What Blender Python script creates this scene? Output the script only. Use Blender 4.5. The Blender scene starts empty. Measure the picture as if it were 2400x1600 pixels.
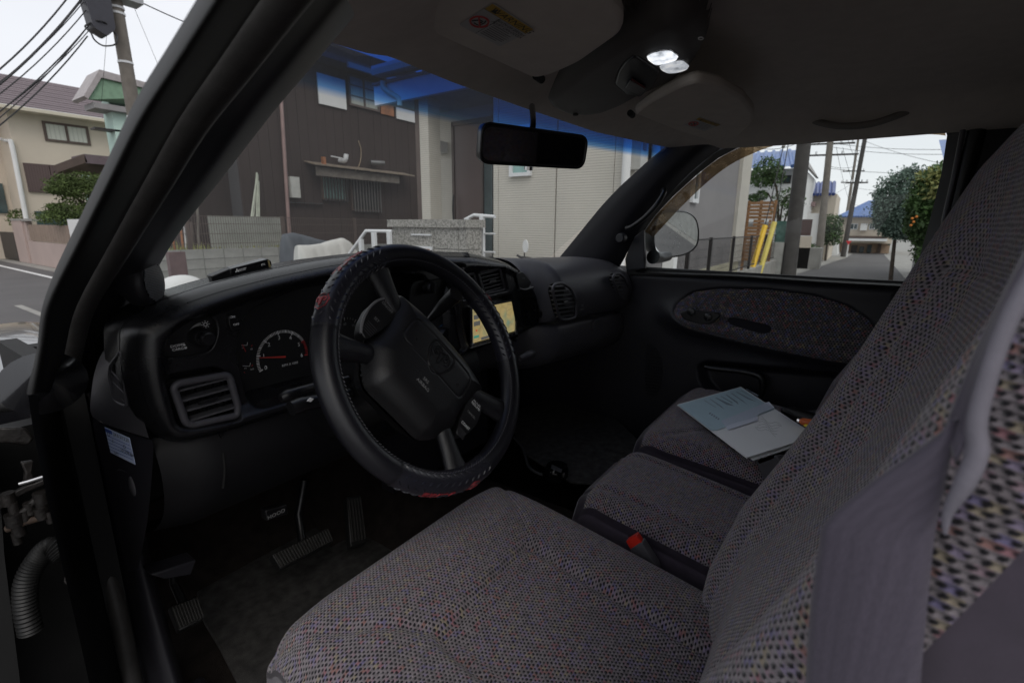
import bpy, bmesh, math, random
import numpy as np
from mathutils import Vector, Matrix
random.seed(7); rng = np.random.default_rng(7)
S = bpy.context.scene
COL = S.collection
# ------------------------------------------------------------------ camera
EYE = np.array([0.0, 0.0, 1.70])
YAW, PITCH, ROLL, FPX = math.radians(55), math.radians(-13.3), math.radians(0.5), 1140.0
_f = np.array([math.sin(YAW)*math.cos(PITCH), math.cos(YAW)*math.cos(PITCH), math.sin(PITCH)])
_r0 = np.array([math.cos(YAW), -math.sin(YAW), 0.0]); _u0 = np.cross(_r0, _f)
_r = _r0*math.cos(ROLL)+_u0*math.sin(ROLL); _u = _u0*math.cos(ROLL)-_r0*math.sin(ROLL)
cd = bpy.data.cameras.new('camera'); cam = bpy.data.objects.new('camera', cd); COL.objects.link(cam)
cam.matrix_world = Matrix(((_r[0], _u[0], -_f[0], EYE[0]), (_r[1], _u[1], -_f[1], EYE[1]), (_r[2], _u[2], -_f[2], EYE[2]), (0, 0, 0, 1)))
cd.sensor_width = 36; cd.lens = 36*FPX/2400; cd.clip_start = 0.02; cd.clip_end = 1500
cd.dof.use_dof = True; cd.dof.focus_distance = 0.95; cd.dof.aperture_fstop = 7.1
S.camera = cam
S.render.resolution_x, S.render.resolution_y = 1024, 682
# ------------------------------------------------------------------ sky and sun
SUN_EL, SUN_AZ = math.radians(48), math.radians(215)
w = bpy.data.worlds.new('World'); S.world = w; w.use_nodes = True
nt = w.node_tree; nt.nodes.clear()
sky = nt.nodes.new('ShaderNodeTexSky'); sky.sky_type = 'NISHITA'; sky.sun_disc = False
sky.sun_elevation = SUN_EL; sky.sun_rotation = SUN_AZ; sky.dust_density = 3
tc = nt.nodes.new('ShaderNodeTexCoord'); mp = nt.nodes.new('ShaderNodeMapping'); mp.inputs['Scale'].default_value = (1, 1, 3)
nz = nt.nodes.new('ShaderNodeTexNoise'); nz.inputs['Scale'].default_value = 1.6; nz.inputs['Detail'].default_value = 5
cr = nt.nodes.new('ShaderNodeValToRGB'); cr.color_ramp.elements[0].position = .3; cr.color_ramp.elements[1].position = .7
cr.color_ramp.elements[0].color = (.83, .85, .90, 1); cr.color_ramp.elements[1].color = (.93, .94, .97, 1)
sc_ = nt.nodes.new('ShaderNodeVectorMath'); sc_.operation = 'SCALE'; sc_.inputs[3].default_value = 7.6
mx = nt.nodes.new('ShaderNodeMix'); mx.data_type = 'RGBA'; mx.inputs[0].default_value = .9
bg = nt.nodes.new('ShaderNodeBackground'); bg.inputs[1].default_value = 0.1
wo = nt.nodes.new('ShaderNodeOutputWorld')
L = nt.links.new
L(tc.outputs['Generated'], mp.inputs[0]); L(mp.outputs[0], nz.inputs['Vector']); L(nz.outputs['Fac'], cr.inputs[0])
L(cr.outputs[0], sc_.inputs[0]); L(sky.outputs[0], mx.inputs[6]); L(sc_.outputs[0], mx.inputs[7]); L(mx.outputs[2], bg.inputs[0]); L(bg.outputs[0], wo.inputs[0])
sl = bpy.data.lights.new('sun', 'SUN'); sl.energy = 0.6; sl.angle = math.radians(30); sl.color = (1, .96, .9)
so = bpy.data.objects.new('sun', sl); COL.objects.link(so)
_d = Vector((math.sin(SUN_AZ)*math.cos(SUN_EL), math.cos(SUN_AZ)*math.cos(SUN_EL), math.sin(SUN_EL)))
so.rotation_euler = _d.to_track_quat('Z', 'Y').to_euler(); so.location = (-10, -10, 30)
S.view_settings.view_transform = 'Standard'; S.view_settings.look = 'None'; S.view_settings.exposure = 0.5; S.view_settings.gamma = 1
S.view_settings.use_curve_mapping = False
S.cycles.use_denoising = True
try: S.cycles.denoiser = 'OPENIMAGEDENOISE'
except Exception: pass
S.cycles.max_bounces = 10; S.cycles.transparent_max_bounces = 24; S.cycles.diffuse_bounces = 6; S.cycles.caustics_reflective = False; S.cycles.caustics_refractive = False
S.cycles.sample_clamp_indirect = 6
# ------------------------------------------------------------------ where a line of sight meets a real plane of the place
def ray(u, v): return _r*(u-1200)/FPX - _u*(v-800)/FPX + _f
def P(u, v, X=None, Y=None, Z=None, D=None, pl=None):
    d = ray(u, v)
    if X is not None: t = (X-EYE[0])/d[0]
    elif Y is not None: t = (Y-EYE[1])/d[1]
    elif Z is not None: t = (Z-EYE[2])/d[2]
    elif pl is not None: t = np.dot(np.array(pl[0])-EYE, np.array(pl[1]))/np.dot(d, np.array(pl[1]))
    else: t = D
    return EYE+d*t
def Q(u, v, **k): return P(u*2400/2352, v*2400/2352, **k)
def V(p): return Vector((float(p[0]), float(p[1]), float(p[2])))
# ------------------------------------------------------------------ tags and mesh helpers
def tag(o, label=None, cat=None, group=None, kind=None):
    if label: o['label'] = label
    if cat: o['category'] = cat
    if group: o['group'] = group
    if kind: o['kind'] = kind
    return o
def empty(name, loc, label, cat, group=None):
    o = bpy.data.objects.new(name, None); COL.objects.link(o); o.location = loc; o.empty_display_size = .1
    return tag(o, label, cat, group)
def link(name, me, parent=None, label=None):
    o = bpy.data.objects.new(name, me); COL.objects.link(o)
    if parent is not None:
        o.parent = parent
        q = parent; off = Vector((0, 0, 0))
        while q is not None: off += Vector(q.location); q = q.parent
        if parent.type == 'EMPTY': o.location = -off   # meshes are written in world coordinates
    if label: o['label'] = label
    return o
def mk(name, vs, fs, mat, parent=None, label=None, smooth=True, ang=35, uv=None, solid=0, sub=0, bevel=0, off=-1):
    me = bpy.data.meshes.new(name)
    me.from_pydata([tuple(float(c) for c in v) for v in vs], [], fs)
    me.validate(); me.update()
    if uv is not None:
        ul = me.uv_layers.new(name='UVMap')
        li = np.empty(len(me.loops), dtype=np.int32); me.loops.foreach_get('vertex_index', li)
        ul.data.foreach_set('uv', np.asarray(uv, dtype=np.float32)[li].ravel())
    me.materials.append(mat)
    if smooth:
        me.polygons.foreach_set('use_smooth', [True]*len(me.polygons))
        if ang: me.set_sharp_from_angle(angle=math.radians(ang))
    o = link(name, me, parent, label)
    if solid:
        m = o.modifiers.new('t', 'SOLIDIFY'); m.thickness = solid; m.offset = off
    if bevel:
        m = o.modifiers.new('b', 'BEVEL'); m.width = bevel; m.segments = 2; m.limit_method = 'ANGLE'; m.angle_limit = math.radians(40)
    if sub:
        m = o.modifiers.new('s', 'SUBSURF'); m.levels = sub; m.render_levels = sub
    return o
def gridfaces(n, m, cu=False, cv=False):
    f = []
    for i in range(n if cu else n-1):
        for j in range(m if cv else m-1):
            a = i*m+j; b = i*m+(j+1) % m; c = ((i+1) % n)*m+(j+1) % m; d = ((i+1) % n)*m+j
            f.append((a, b, c, d))
    return f
def sheet(name, rows, mat, parent=None, label=None, uv=True, cu=False, cv=False, **k):
    n, m = len(rows), len(rows[0]); vs = [p for r in rows for p in r]
    u = None
    if uv:
        A = np.array(vs, dtype=float).reshape(n, m, 3)
        du = np.zeros((n, m)); dv = np.zeros((n, m))
        du[:, 1:] = np.cumsum(np.linalg.norm(np.diff(A, axis=1), axis=2), axis=1)
        dv[1:, :] = np.cumsum(np.linalg.norm(np.diff(A, axis=0), axis=2), axis=0)
        u = np.stack([du, dv], -1).reshape(-1, 2)
    return mk(name, vs, gridfaces(n, m, cu, cv), mat, parent, label, uv=u, **k)
def prism(name, pts, d, mat, parent=None, label=None, bevel=0, smooth=False, **k):
    n = len(pts); d = np.array(d, float); a = [np.array(p, float) for p in pts]; b = [p+d for p in a]
    fs = [tuple(range(n)), tuple(range(2*n-1, n-1, -1))]+[(i, n+i, n+(i+1) % n, (i+1) % n) for i in range(n)]
    o = mk(name, a+b, fs, mat, parent, label, smooth=smooth or bevel > 0, bevel=bevel, **k)
    bm = bmesh.new(); bm.from_mesh(o.data); bmesh.ops.recalc_face_normals(bm, faces=bm.faces); bm.to_mesh(o.data); bm.free()
    return o
class MB:
    def __init__(s): s.v = []; s.f = []
    def box(s, x0, y0, z0, x1, y1, z1, M=None):
        i = len(s.v); c = [(x, y, z) for x in (x0, x1) for y in (y0, y1) for z in (z0, z1)]
        if M is not None: c = [tuple(M @ Vector(q)) for q in c]
        s.v += c; s.f += [tuple(i+k for k in f) for f in ((0, 1, 3, 2), (4, 6, 7, 5), (0, 4, 5, 1), (2, 3, 7, 6), (0, 2, 6, 4), (1, 5, 7, 3))]
        return s
    def prism(s, pts, d):
        i = len(s.v); n = len(pts); d = np.array(d, float)
        s.v += [tuple(np.array(p, float)) for p in pts]+[tuple(np.array(p, float)+d) for p in pts]
        s.f += [tuple(i+k for k in range(n)), tuple(i+k for k in range(2*n-1, n-1, -1))]+[(i+k, i+n+k, i+n+(k+1) % n, i+(k+1) % n) for k in range(n)]
        return s
    def tube(s, pts, r, seg=8, cap=True):
        pts = [Vector(tuple(float(c) for c in p)) for p in pts]; i0 = len(s.v); n = len(pts)
        rs = r if hasattr(r, '__len__') else [r]*n
        N = None
        for k in range(n):
            t = (pts[min(k+1, n-1)]-pts[max(k-1, 0)]).normalized()
            if N is None: N = t.orthogonal().normalized()
            else: N = (N-t*N.dot(t)).normalized()
            B = t.cross(N)
            for j in range(seg):
                a = 2*math.pi*j/seg; s.v.append(tuple(pts[k]+(N*math.cos(a)+B*math.sin(a))*rs[k]))
        for k in range(n-1):
            for j in range(seg):
                a = i0+k*seg+j; b = i0+k*seg+(j+1) % seg; s.f.append((a, b, b+seg, a+seg))
        if cap: s.f.append(tuple(i0+j for j in range(seg-1, -1, -1))); s.f.append(tuple(i0+(n-1)*seg+j for j in range(seg)))
        return s
    def quad(s, *p):
        i = len(s.v); s.v += [tuple(float(c) for c in q) for q in p]; s.f.append(tuple(range(i, i+len(p)))); return s
    def build(s, name, mat, parent=None, label=None, smooth=False, **k):
        o = mk(name, s.v, s.f, mat, parent, label, smooth=smooth, **k)
        return o
def tube(name, pts, r, mat, parent=None, label=None, seg=10, spline=0, **k):
    if spline: pts = crom(pts, spline)
    if hasattr(r, '__len__') and len(r) != len(pts): r = np.interp(np.linspace(0, 1, len(pts)), np.linspace(0, 1, len(r)), r)
    return MB().tube(pts, r, seg).build(name, mat, parent, label, smooth=True, ang=50, **k)
def crom(pts, n=8, closed=False):
    p = [np.array([float(c) for c in q]) for q in pts]; out = []
    N = len(p); rng_ = range(N) if closed else range(N-1)
    for i in rng_:
        if closed: a, b, c, d = p[i-1], p[i], p[(i+1) % N], p[(i+2) % N]
        else: a, b, c, d = p[max(i-1, 0)], p[i], p[i+1], p[min(i+2, N-1)]
        for k in range(n):
            t = k/n; out.append(.5*((2*b)+(-a+c)*t+(2*a-5*b+4*c-d)*t*t+(-a+3*b-3*c+d)*t**3))
    if not closed: out.append(p[-1])
    return out
def ss(x, a, b):
    t = np.clip((x-a)/(b-a), 0, 1); return t*t*(3-2*t)
def sdf(px, py, poly):
    """signed distance to a polygon, positive inside"""
    poly = np.array(poly, float)[:, :2]; d = np.full(px.shape, 1e9); ins = np.zeros(px.shape, bool); n = len(poly)
    for i in range(n):
        ax, ay = poly[i]; bx, by = poly[(i+1) % n]; ex, ey = bx-ax, by-ay
        t = np.clip(((px-ax)*ex+(py-ay)*ey)/(ex*ex+ey*ey+1e-12), 0, 1)
        d = np.minimum(d, np.hypot(px-ax-t*ex, py-ay-t*ey))
        c = ((ay > py) != (by > py)) & (px < ex*(py-ay)/(by-ay+1e-15)+ax); ins ^= c
    return np.where(ins, d, -d)
def rpoly(poly, r, k=5):
    """round the corners of a 2-D polygon"""
    out = []; n = len(poly)
    for i in range(n):
        a, b, c = (np.array(poly[(i+j-1) % n], float)[:2] for j in range(3))
        la, lc = np.linalg.norm(a-b), np.linalg.norm(c-b); rr = min(r, la*.45, lc*.45)
        p, q = b+(a-b)/la*rr, b+(c-b)/lc*rr
        for j in range(k+1):
            t = j/k; out.append((1-t)**2*p+2*t*(1-t)*b+t*t*q)
    return out
def field(name, A, B, fn, to3, mat, parent=None, label=None, keep=None, uv=True, **k):
    """a surface over a grid of two coordinates: to3(a, b, fn(a, b))"""
    a, b = np.meshgrid(A, B, indexing='ij'); h = fn(a, b); x, y, z = to3(a, b, h)
    n, m = a.shape; vs = np.stack([x*np.ones_like(a), y*np.ones_like(a), z*np.ones_like(a)], -1).reshape(-1, 3)
    idx = np.arange(n*m).reshape(n, m)
    f = np.stack([idx[:-1, :-1], idx[1:, :-1], idx[1:, 1:], idx[:-1, 1:]], -1).reshape(-1, 4)
    if keep is not None:
        kp = keep(a, b); kk = (kp[:-1, :-1] & kp[1:, :-1] & kp[1:, 1:] & kp[:-1, 1:]).reshape(-1); f = f[kk]
        used = np.unique(f); re = -np.ones(n*m, int); re[used] = np.arange(len(used)); vs = vs[used]; f = re[f]; ab = np.stack([a, b], -1).reshape(-1, 2)[used]
    else: ab = np.stack([a, b], -1).reshape(-1, 2)
    me = bpy.data.meshes.new(name); me.vertices.add(len(vs)); me.vertices.foreach_set('co', vs.astype(np.float32).ravel())
    me.loops.add(f.size); me.loops.foreach_set('vertex_index', f.astype(np.int32).ravel())
    me.polygons.add(len(f)); me.polygons.foreach_set('loop_start', np.arange(0, f.size, 4, dtype=np.int32))
    me.update(calc_edges=True); me.validate()
    if uv:
        ul = me.uv_layers.new(name='UVMap'); ul.data.foreach_set('uv', ab[f.ravel()].astype(np.float32).ravel())
    me.materials.append(mat); me.polygons.foreach_set('use_smooth', [True]*len(me.polygons))
    return link(name, me, parent, label)
def text(name, s, loc, ex, ey, size, mat, parent=None, ext=0.0, label=None, align='CENTER', sx=1.0, flat=True):
    """lettering as geometry; ex, ey: the reading direction and the up direction"""
    c = bpy.data.curves.new(name, 'FONT'); c.body = s; c.size = size; c.align_x = align; c.align_y = 'CENTER'; c.extrude = ext; c.resolution_u = 2
    c.materials.append(mat); o = bpy.data.objects.new(name, c); COL.objects.link(o)
    me = bpy.data.meshes.new_from_object(o); bpy.data.objects.remove(o); bpy.data.curves.remove(c); o = bpy.data.objects.new(name, me); COL.objects.link(o)
    X = Vector(tuple(float(q) for q in ex)).normalized(); Yv = Vector(tuple(float(q) for q in ey)); Yv = (Yv-X*Yv.dot(X)).normalized(); Zv = X.cross(Yv)
    M = Matrix((X*sx, Yv, Zv)).transposed().to_4x4(); M.translation = V(loc)
    if parent is not None:
        o.parent = parent; off = Vector((0, 0, 0)); q = parent
        while q is not None and q.type == 'EMPTY' : off += Vector(q.location); q = q.parent
        if parent.type == 'EMPTY': M.translation = M.translation-off
    o.matrix_local = M
    if label: o['label'] = label
    return o
def copy_tree(o, loc=None, parent=None, label=None):
    c = o.copy(); COL.objects.link(c)
    if parent is not None: c.parent = parent
    if loc is not None: c.location = loc
    if label: c['label'] = label
    for ch in list(o.children): copy_tree(ch, parent=c)
    return c
# ------------------------------------------------------------------ materials
class NT:
    def __init__(s, name):
        s.m = bpy.data.materials.new(name); s.m.use_nodes = True; s.t = s.m.node_tree; s.b = s.t.nodes['Principled BSDF']; s.o = s.t.nodes['Material Output']
    def n(s, ty, **k):
        q = s.t.nodes.new('ShaderNode'+ty)
        for a, b in k.items(): setattr(q, a, b)
        return q
    def l(s, a, b): s.t.links.new(a, b)
    def put(s, sock, v):
        if isinstance(v, (int, float, tuple, list)): sock.default_value = v
        else: s.l(v, sock)
    def math(s, op, a, b=None, c=None):
        q = s.n('Math', operation=op); s.put(q.inputs[0], a)
        if b is not None: s.put(q.inputs[1], b)
        if c is not None: s.put(q.inputs[2], c)
        return q.outputs[0]
    def mix(s, f, a, b, blend='MIX'):
        q = s.n('Mix', data_type='RGBA', blend_type=blend); s.put(q.inputs[0], f); s.put(q.inputs[6], c4(a)); s.put(q.inputs[7], c4(b)); return q.outputs[2]
    def noise(s, scale, detail=3, vec=None, rough=.55, w=None):
        q = s.n('TexNoise'); q.inputs['Scale'].default_value = scale; q.inputs['Detail'].default_value = detail; q.inputs['Roughness'].default_value = rough
        if vec is not None: s.l(vec, q.inputs['Vector'])
        return q.outputs['Fac']
    def ramp(s, f, stops, interp='LINEAR'):
        q = s.n('ValToRGB'); q.color_ramp.interpolation = interp; e = q.color_ramp.elements
        while len(e) < len(stops): e.new(.5)
        for i, (p, c) in enumerate(stops): e[i].position = p; e[i].color = c4(c)
        s.l(f, q.inputs[0]); return q.outputs[0]
    def coord(s, which='Object'):
        return s.n('TexCoord').outputs[which]
    def mapping(s, vec, scale=(1, 1, 1), rot=(0, 0, 0), loc=(0, 0, 0)):
        q = s.n('Mapping'); q.inputs['Scale'].default_value = scale; q.inputs['Rotation'].default_value = rot; q.inputs['Location'].default_value = loc; s.l(vec, q.inputs[0]); return q.outputs[0]
    def bump(s, h, st=.3, dist=.002, prev=None):
        q = s.n('Bump'); q.inputs['Strength'].default_value = st; q.inputs['Distance'].default_value = dist; s.l(h, q.inputs['Height'])
        if prev is not None: s.l(prev, q.inputs['Normal'])
        return q.outputs[0]
    def set(s, **k):
        for a, v in k.items(): s.put(s.b.inputs[{'col': 'Base Color', 'rough': 'Roughness', 'metal': 'Metallic', 'spec': 'Specular IOR Level', 'norm': 'Normal', 'sheen': 'Sheen Weight', 'coat': 'Coat Weight', 'em': 'Emission Color', 'es': 'Emission Strength', 'alpha': 'Alpha', 'trans': 'Transmission Weight'}[a]], c4(v) if a in ('col', 'em') else v)
        return s
def c4(c):
    if isinstance(c, (tuple, list)) and len(c) == 3: return (*c, 1)
    return c
def plain(name, col, rough=.6, var=.12, ns=6, bump=.0, bs=80, bd=.002, spec=.5, metal=0, **k):
    m = NT(name); v = m.coord()
    f = m.noise(ns, 4, v); a = tuple(c*(1-var) for c in col); b = tuple(min(1, c*(1+var)) for c in col)
    m.set(col=m.ramp(f, [(.3, a), (.7, b)]), rough=rough, spec=spec, metal=metal, **k)
    if bump: m.set(norm=m.bump(m.noise(bs, 3, v), bump, bd))
    return m.m
def grained(name, col, rough=.42, gs=900, st=.25, spec=.5, rv=.08, dust=.0):
    """moulded interior plastic: pebbled grain and slightly worn gloss"""
    m = NT(name); v = m.coord()
    vo = m.n('TexVoronoi'); vo.inputs['Scale'].default_value = gs; m.l(v, vo.inputs['Vector'])
    big = m.noise(9, 4, v)
    m.set(col=m.mix(m.math('MULTIPLY', big, dust), col, (.16, .15, .14)), rough=m.math('ADD', rough-rv, m.math('MULTIPLY', big, 2*rv)), spec=spec,
          norm=m.bump(vo.outputs['Distance'], st, .0004, m.bump(m.noise(2200, 2, v), st*.6, .0002)))
    return m.m
def knit(name, pu=.0066, pv=.0046, base=(.20, .185, .18), dark=(.010, .009, .012), sat=1.0, hole=.27, st=1.0):
    """seat cloth: staggered rows of looped yarn with dark gaps and coloured flecks; UV in metres"""
    m = NT(name); uv = m.coord('UV'); 
    wob = m.n('TexNoise'); wob.inputs['Scale'].default_value = 60; m.l(uv, wob.inputs['Vector'])
    sub = m.n('VectorMath', operation='SUBTRACT'); m.l(wob.outputs['Color'], sub.inputs[0]); sub.inputs[1].default_value = (.5, .5, .5)
    scl = m.n('VectorMath', operation='SCALE'); m.l(sub.outputs[0], scl.inputs[0]); scl.inputs[3].default_value = .0035
    add = m.n('VectorMath', operation='ADD'); m.l(uv, add.inputs[0]); m.l(scl.outputs[0], add.inputs[1])
    sp = m.n('SeparateXYZ'); m.l(add.outputs[0], sp.inputs[0])
    r = m.math('DIVIDE', sp.outputs[1], pv); row = m.math('FLOOR', r)
    half = m.math('MULTIPLY', m.math('FLOORED_MODULO', row, 2.0), .5)
    cx = m.math('ADD', m.math('DIVIDE', sp.outputs[0], pu), half); col = m.math('FLOOR', cx)
    fx = m.math('SUBTRACT', m.math('FRACT', cx), .5); fy = m.math('SUBTRACT', m.math('FRACT', r), .5)
    cmb = m.n('CombineXYZ'); m.l(col, cmb.inputs[0]); m.l(row, cmb.inputs[1])
    wn = m.n('TexWhiteNoise', noise_dimensions='2D'); m.l(cmb.outputs[0], wn.inputs['Vector'])
    fib = m.noise(1100, 4, uv, .75); fib2 = m.noise(420, 3, uv, .6)
    # dark gaps sit half a step beside the loops, irregular in size
    gx_ = m.math('SUBTRACT', .5, m.math('ABSOLUTE', fx)); 
    cg_ = m.n('CombineXYZ'); m.l(m.math('FLOOR', m.math('ADD', cx, .5)), cg_.inputs[0]); m.l(row, cg_.inputs[1]); cg_.inputs[2].default_value = 3.0
    wg = m.n('TexWhiteNoise', noise_dimensions='3D'); m.l(cg_.outputs[0], wg.inputs['Vector'])
    sz = m.math('ADD', hole*.92, m.math('MULTIPLY', wg.outputs['Value'], hole*.42))
    dg = m.math('SQRT', m.math('ADD', m.math('POWER', m.math('DIVIDE', gx_, sz), 2.0), m.math('POWER', m.math('DIVIDE', fy, m.math('MULTIPLY', sz, 1.18)), 2.0)))
    dg = m.math('ADD', dg, m.math('MULTIPLY', m.math('SUBTRACT', fib, .5), 1.0)); dg = m.math('ADD', dg, m.math('MULTIPLY', m.math('SUBTRACT', fib2, .5), 1.2))
    mr = m.n('MapRange', interpolation_type='SMOOTHSTEP'); m.l(dg, mr.inputs[0]); mr.inputs[1].default_value = .62; mr.inputs[2].default_value = 1.25
    hole_f = mr.outputs[0]                                   # 0 in the gap, 1 on a loop of yarn
    d = m.math('SQRT', m.math('ADD', m.math('POWER', m.math('MULTIPLY', fx, 2.0), 2.0), m.math('POWER', m.math('MULTIPLY', fy, 1.9), 2.0)))
    g = base
    yarn = m.ramp(wn.outputs['Value'], [(0, tuple(c*.72 for c in g)), (.18, g), (.40, tuple(c*1.25 for c in g)), (.58, (.19*sat, .15, .27)), (.70, (.25, .15, .19)), (.79, (.29, .24, .13)), (.85, (.27, .07, .09)), (.90, (.09, .08, .24)), (.95, (.26, .09, .06))], 'CONSTANT')
    blot = m.noise(7, 3, uv); mid = m.noise(260, 3, uv, .6)
    yarn = m.mix(m.math('MULTIPLY', fib, .5), yarn, tuple(min(1, c*2.0) for c in base))
    yarn = m.mix(m.math('MULTIPLY', mid, .35), yarn, tuple(c*.55 for c in base))
    yarn = m.mix(m.math('MULTIPLY', blot, .3), yarn, tuple(c*.6 for c in base))
    m.set(col=m.mix(hole_f, dark, yarn), rough=.95, spec=.12, sheen=.25)
    hb_ = m.n('MapRange', interpolation_type='SMOOTHSTEP'); m.l(d, hb_.inputs[0]); hb_.inputs[1].default_value = 1.1; hb_.inputs[2].default_value = 0.1
    h = m.math('ADD', m.math('MULTIPLY', hb_.outputs[0], .9), m.math('MULTIPLY', fib, .25))
    m.set(norm=m.bump(h, .9*st, .0018))
    return m.m
def glass(name, tint=(1, 1, 1), refl=.06, rough=0.0, band=False, veil=0):
    m = NT(name); m.t.nodes.remove(m.b)
    tr = m.n('BsdfTransparent'); gl = m.n('BsdfGlossy'); gl.inputs['Roughness'].default_value = rough; gl.inputs['Color'].default_value = (1, 1, 1, 1)
    fr = m.n('Fresnel'); fr.inputs[0].default_value = 1.45; ms = m.n('MixShader')
    m.l(m.math('MULTIPLY', fr.outputs[0], refl), ms.inputs[0]); m.l(tr.outputs[0], ms.inputs[1]); m.l(gl.outputs[0], ms.inputs[2])
    if band:
        sp = m.n('SeparateXYZ'); m.l(m.coord('UV'), sp.inputs[0])
        c = m.ramp(sp.outputs[1], band); m.l(c, tr.inputs[0])
    else: tr.inputs[0].default_value = c4(tint)
    if veil:   # thin film of dust that scatters the daylight
        tl_ = m.n('BsdfTranslucent'); tl_.inputs[0].default_value = (.8, .8, .8, 1); m2 = m.n('MixShader'); v_ = m.coord()
        m.l(m.math('MULTIPLY', m.math('ADD', .55, m.noise(2.5, 5, v_)), veil), m2.inputs[0]); m.l(ms.outputs[0], m2.inputs[1]); m.l(tl_.outputs[0], m2.inputs[2]); ms = m2
    m.l(ms.outputs[0], m.o.inputs[0]); return m.m
def emis(name, col, st):
    m = NT(name); m.set(col=(.02, .02, .02), em=col, es=st, rough=.3); return m.m
M = {}
M['bezel'] = grained('bezel_plastic', (.0085, .0085, .0100), .27, 1100, .35, .5, .06, .02)
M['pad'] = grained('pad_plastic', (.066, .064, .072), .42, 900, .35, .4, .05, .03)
M['endcap'] = grained('side_plastic', (.052, .050, .057), .55, 900, .3, .35, .05, .05)
M['black'] = grained('black_plastic', (.006, .006, .007), .34, 1400, .15, .45, .06, .02)
M['gloss'] = plain('gloss_black', (.006, .006, .007), .12, .1, 10)
M['void'] = plain('dark_recess', (.004, .004, .004), .8)
M['doorp'] = grained('door_plastic', (.014, .0135, .0175), .42, 800, .25, .35, .05, .03)
M['rubber'] = plain('weather_rubber', (.034, .032, .030), .5, .25, 60, .35, 300, .0008)
M['rubber2'] = plain('dark_rubber', (.006, .006, .006), .55, .25, 40, .3, 200, .0008)
M['paint'] = plain('black_car_paint', (.010, .010, .012), .16, .2, 5, 0, spec=.6, coat=.6)
M['dustpaint'] = plain('dusty_black_paint', (.006, .006, .006), .62, .4, 14, .15, 60, .001, spec=.22)
M['grime'] = plain('grimy_metal', (.014, .012, .011), .5, .6, 30, .6, 90, .003, metal=.3)
M['rust'] = plain('rusty_metal', (.030, .017, .010), .75, .5, 50, .6, 120, .002)
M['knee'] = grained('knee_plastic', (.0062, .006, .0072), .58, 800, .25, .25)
M['headliner'] = plain('headliner_cloth', (.54, .49, .44), .95, .05, 30, .35, 900, .0008, spec=.1)
M['visor'] = plain('visor_cloth', (.56, .51, .455), .95, .05, 25, .35, 700, .0008, spec=.1)
M['console'] = grained('console_plastic', (.085, .077, .072), .6, 900, .25, .3)
M['leather'] = (lambda m: (m.set(col=(.007, .007, .010), rough=m.math('ADD', .26, m.math('MULTIPLY', m.noise(30, 4, m.coord()), .2)), spec=.5, norm=m.bump(m.noise(900, 4, m.coord()), .35, .0006)), m.m)[1])(NT('black_leather'))
M['leather2'] = (lambda m: (m.set(col=(.008, .008, .010), rough=.34, spec=.45, norm=m.bump(m.noise(420, 5, m.coord(), .65), .7, .0012)), m.m)[1])(NT('wrinkled_leather'))
M['treadr'] = plain('tread_rubber', (.016, .016, .022), .30, .15, 60, .1, 500, .0005)
M['red'] = plain('red_rubber', (.26, .028, .035), .5, .25, 80)
M['airbag'] = grained('airbag_cover', (.0075, .0075, .0085), .42, 600, .55, .45, .04)
M['knit'] = knit('seat_knit', base=(.180, .158, .170))
M['knitdoor'] = knit('door_knit', .0085, .006, (.095, .088, .09), (.008, .008, .009), .6, .26, .6)
M['suede'] = plain('purple_grey_trim', (.040, .030, .046), .9, .12, 60, .3, 900, .0007, sheen=.3)
def beltmat(name):
    m = NT(name); uv = m.coord('UV'); sp = m.n('SeparateXYZ'); m.l(uv, sp.inputs[0])
    w1 = m.math('SINE', m.math('MULTIPLY', sp.outputs[0], 900.0)); n1 = m.noise(700, 2, m.mapping(uv, (1, .35, 1))); st_ = m.noise(90, 3, m.mapping(uv, (1, .03, 1)))
    dots = m.noise(160, 1, m.mapping(uv, (1, .6, 1)))
    c = m.mix(n1, (.050, .042, .062), (.115, .097, .135)); c = m.mix(m.math('MULTIPLY', st_, .6), c, (.045, .04, .055)); 
    c = m.mix(m.math('MULTIPLY', m.math('ADD', w1, 1.0), .09), c, (.030, .025, .038))
    m.set(col=c, rough=.6, spec=.4, sheen=.2, norm=m.bump(m.math('ADD', m.math('MULTIPLY', w1, .25), n1), .4, .0005)); return m.m
M['belt'] = beltmat('belt_webbing')
M['carpet'] = plain('grey_carpet', (.055, .053, .051), 1, .35, 40, .9, 500, .004, spec=.1)
M['carpetb'] = plain('brown_carpet', (.020, .016, .014), 1, .3, 30, .9, 500, .004, spec=.1)
M['chrome'] = plain('chrome', (.6, .6, .6), .15, .05, 8, metal=1)
M['steel'] = plain('steel', (.35, .35, .36), .4, .2, 20, metal=1)
M['white'] = plain('white_print', (.80, .80, .80), .7, .03)
M['dim'] = plain('dim_print', (.24, .24, .24), .7, .03)
M['redprint'] = plain('red_print', (.45, .03, .03), .6, .03)
M['redplastic'] = plain('red_plastic', (.52, .022, .012), .3, .08)
M['handle'] = grained('handle_plastic', (.20, .185, .17), .6, 900, .25, .3)
M['slat'] = grained('slat_plastic', (.075, .074, .08), .34, 900, .15, .6)
M['paper'] = plain('paper', (.86, .87, .88), .6, .03, 8)
M['lblwhite'] = plain('label_white', (.40, .39, .38), .7, .03)
M['lblyellow'] = plain('label_yellow', (.45, .28, .03), .7, .05)
M['ink'] = plain('ink', (.02, .02, .02), .8, .02)
M['wind'] = glass('windshield_glass', band=[(0, (.003, .03, .16)), (.58, (.004, .055, .30)), (.78, (.012, .13, .50)), (.89, (.14, .38, .78)), (1, (.88, .90, .89))], refl=.6, veil=.022)
M['sideglass'] = glass('side_glass', (.90, .93, .92), .5)
M['clearglass'] = glass('clear_glass', (.85, .90, .90), 1.0)
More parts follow.
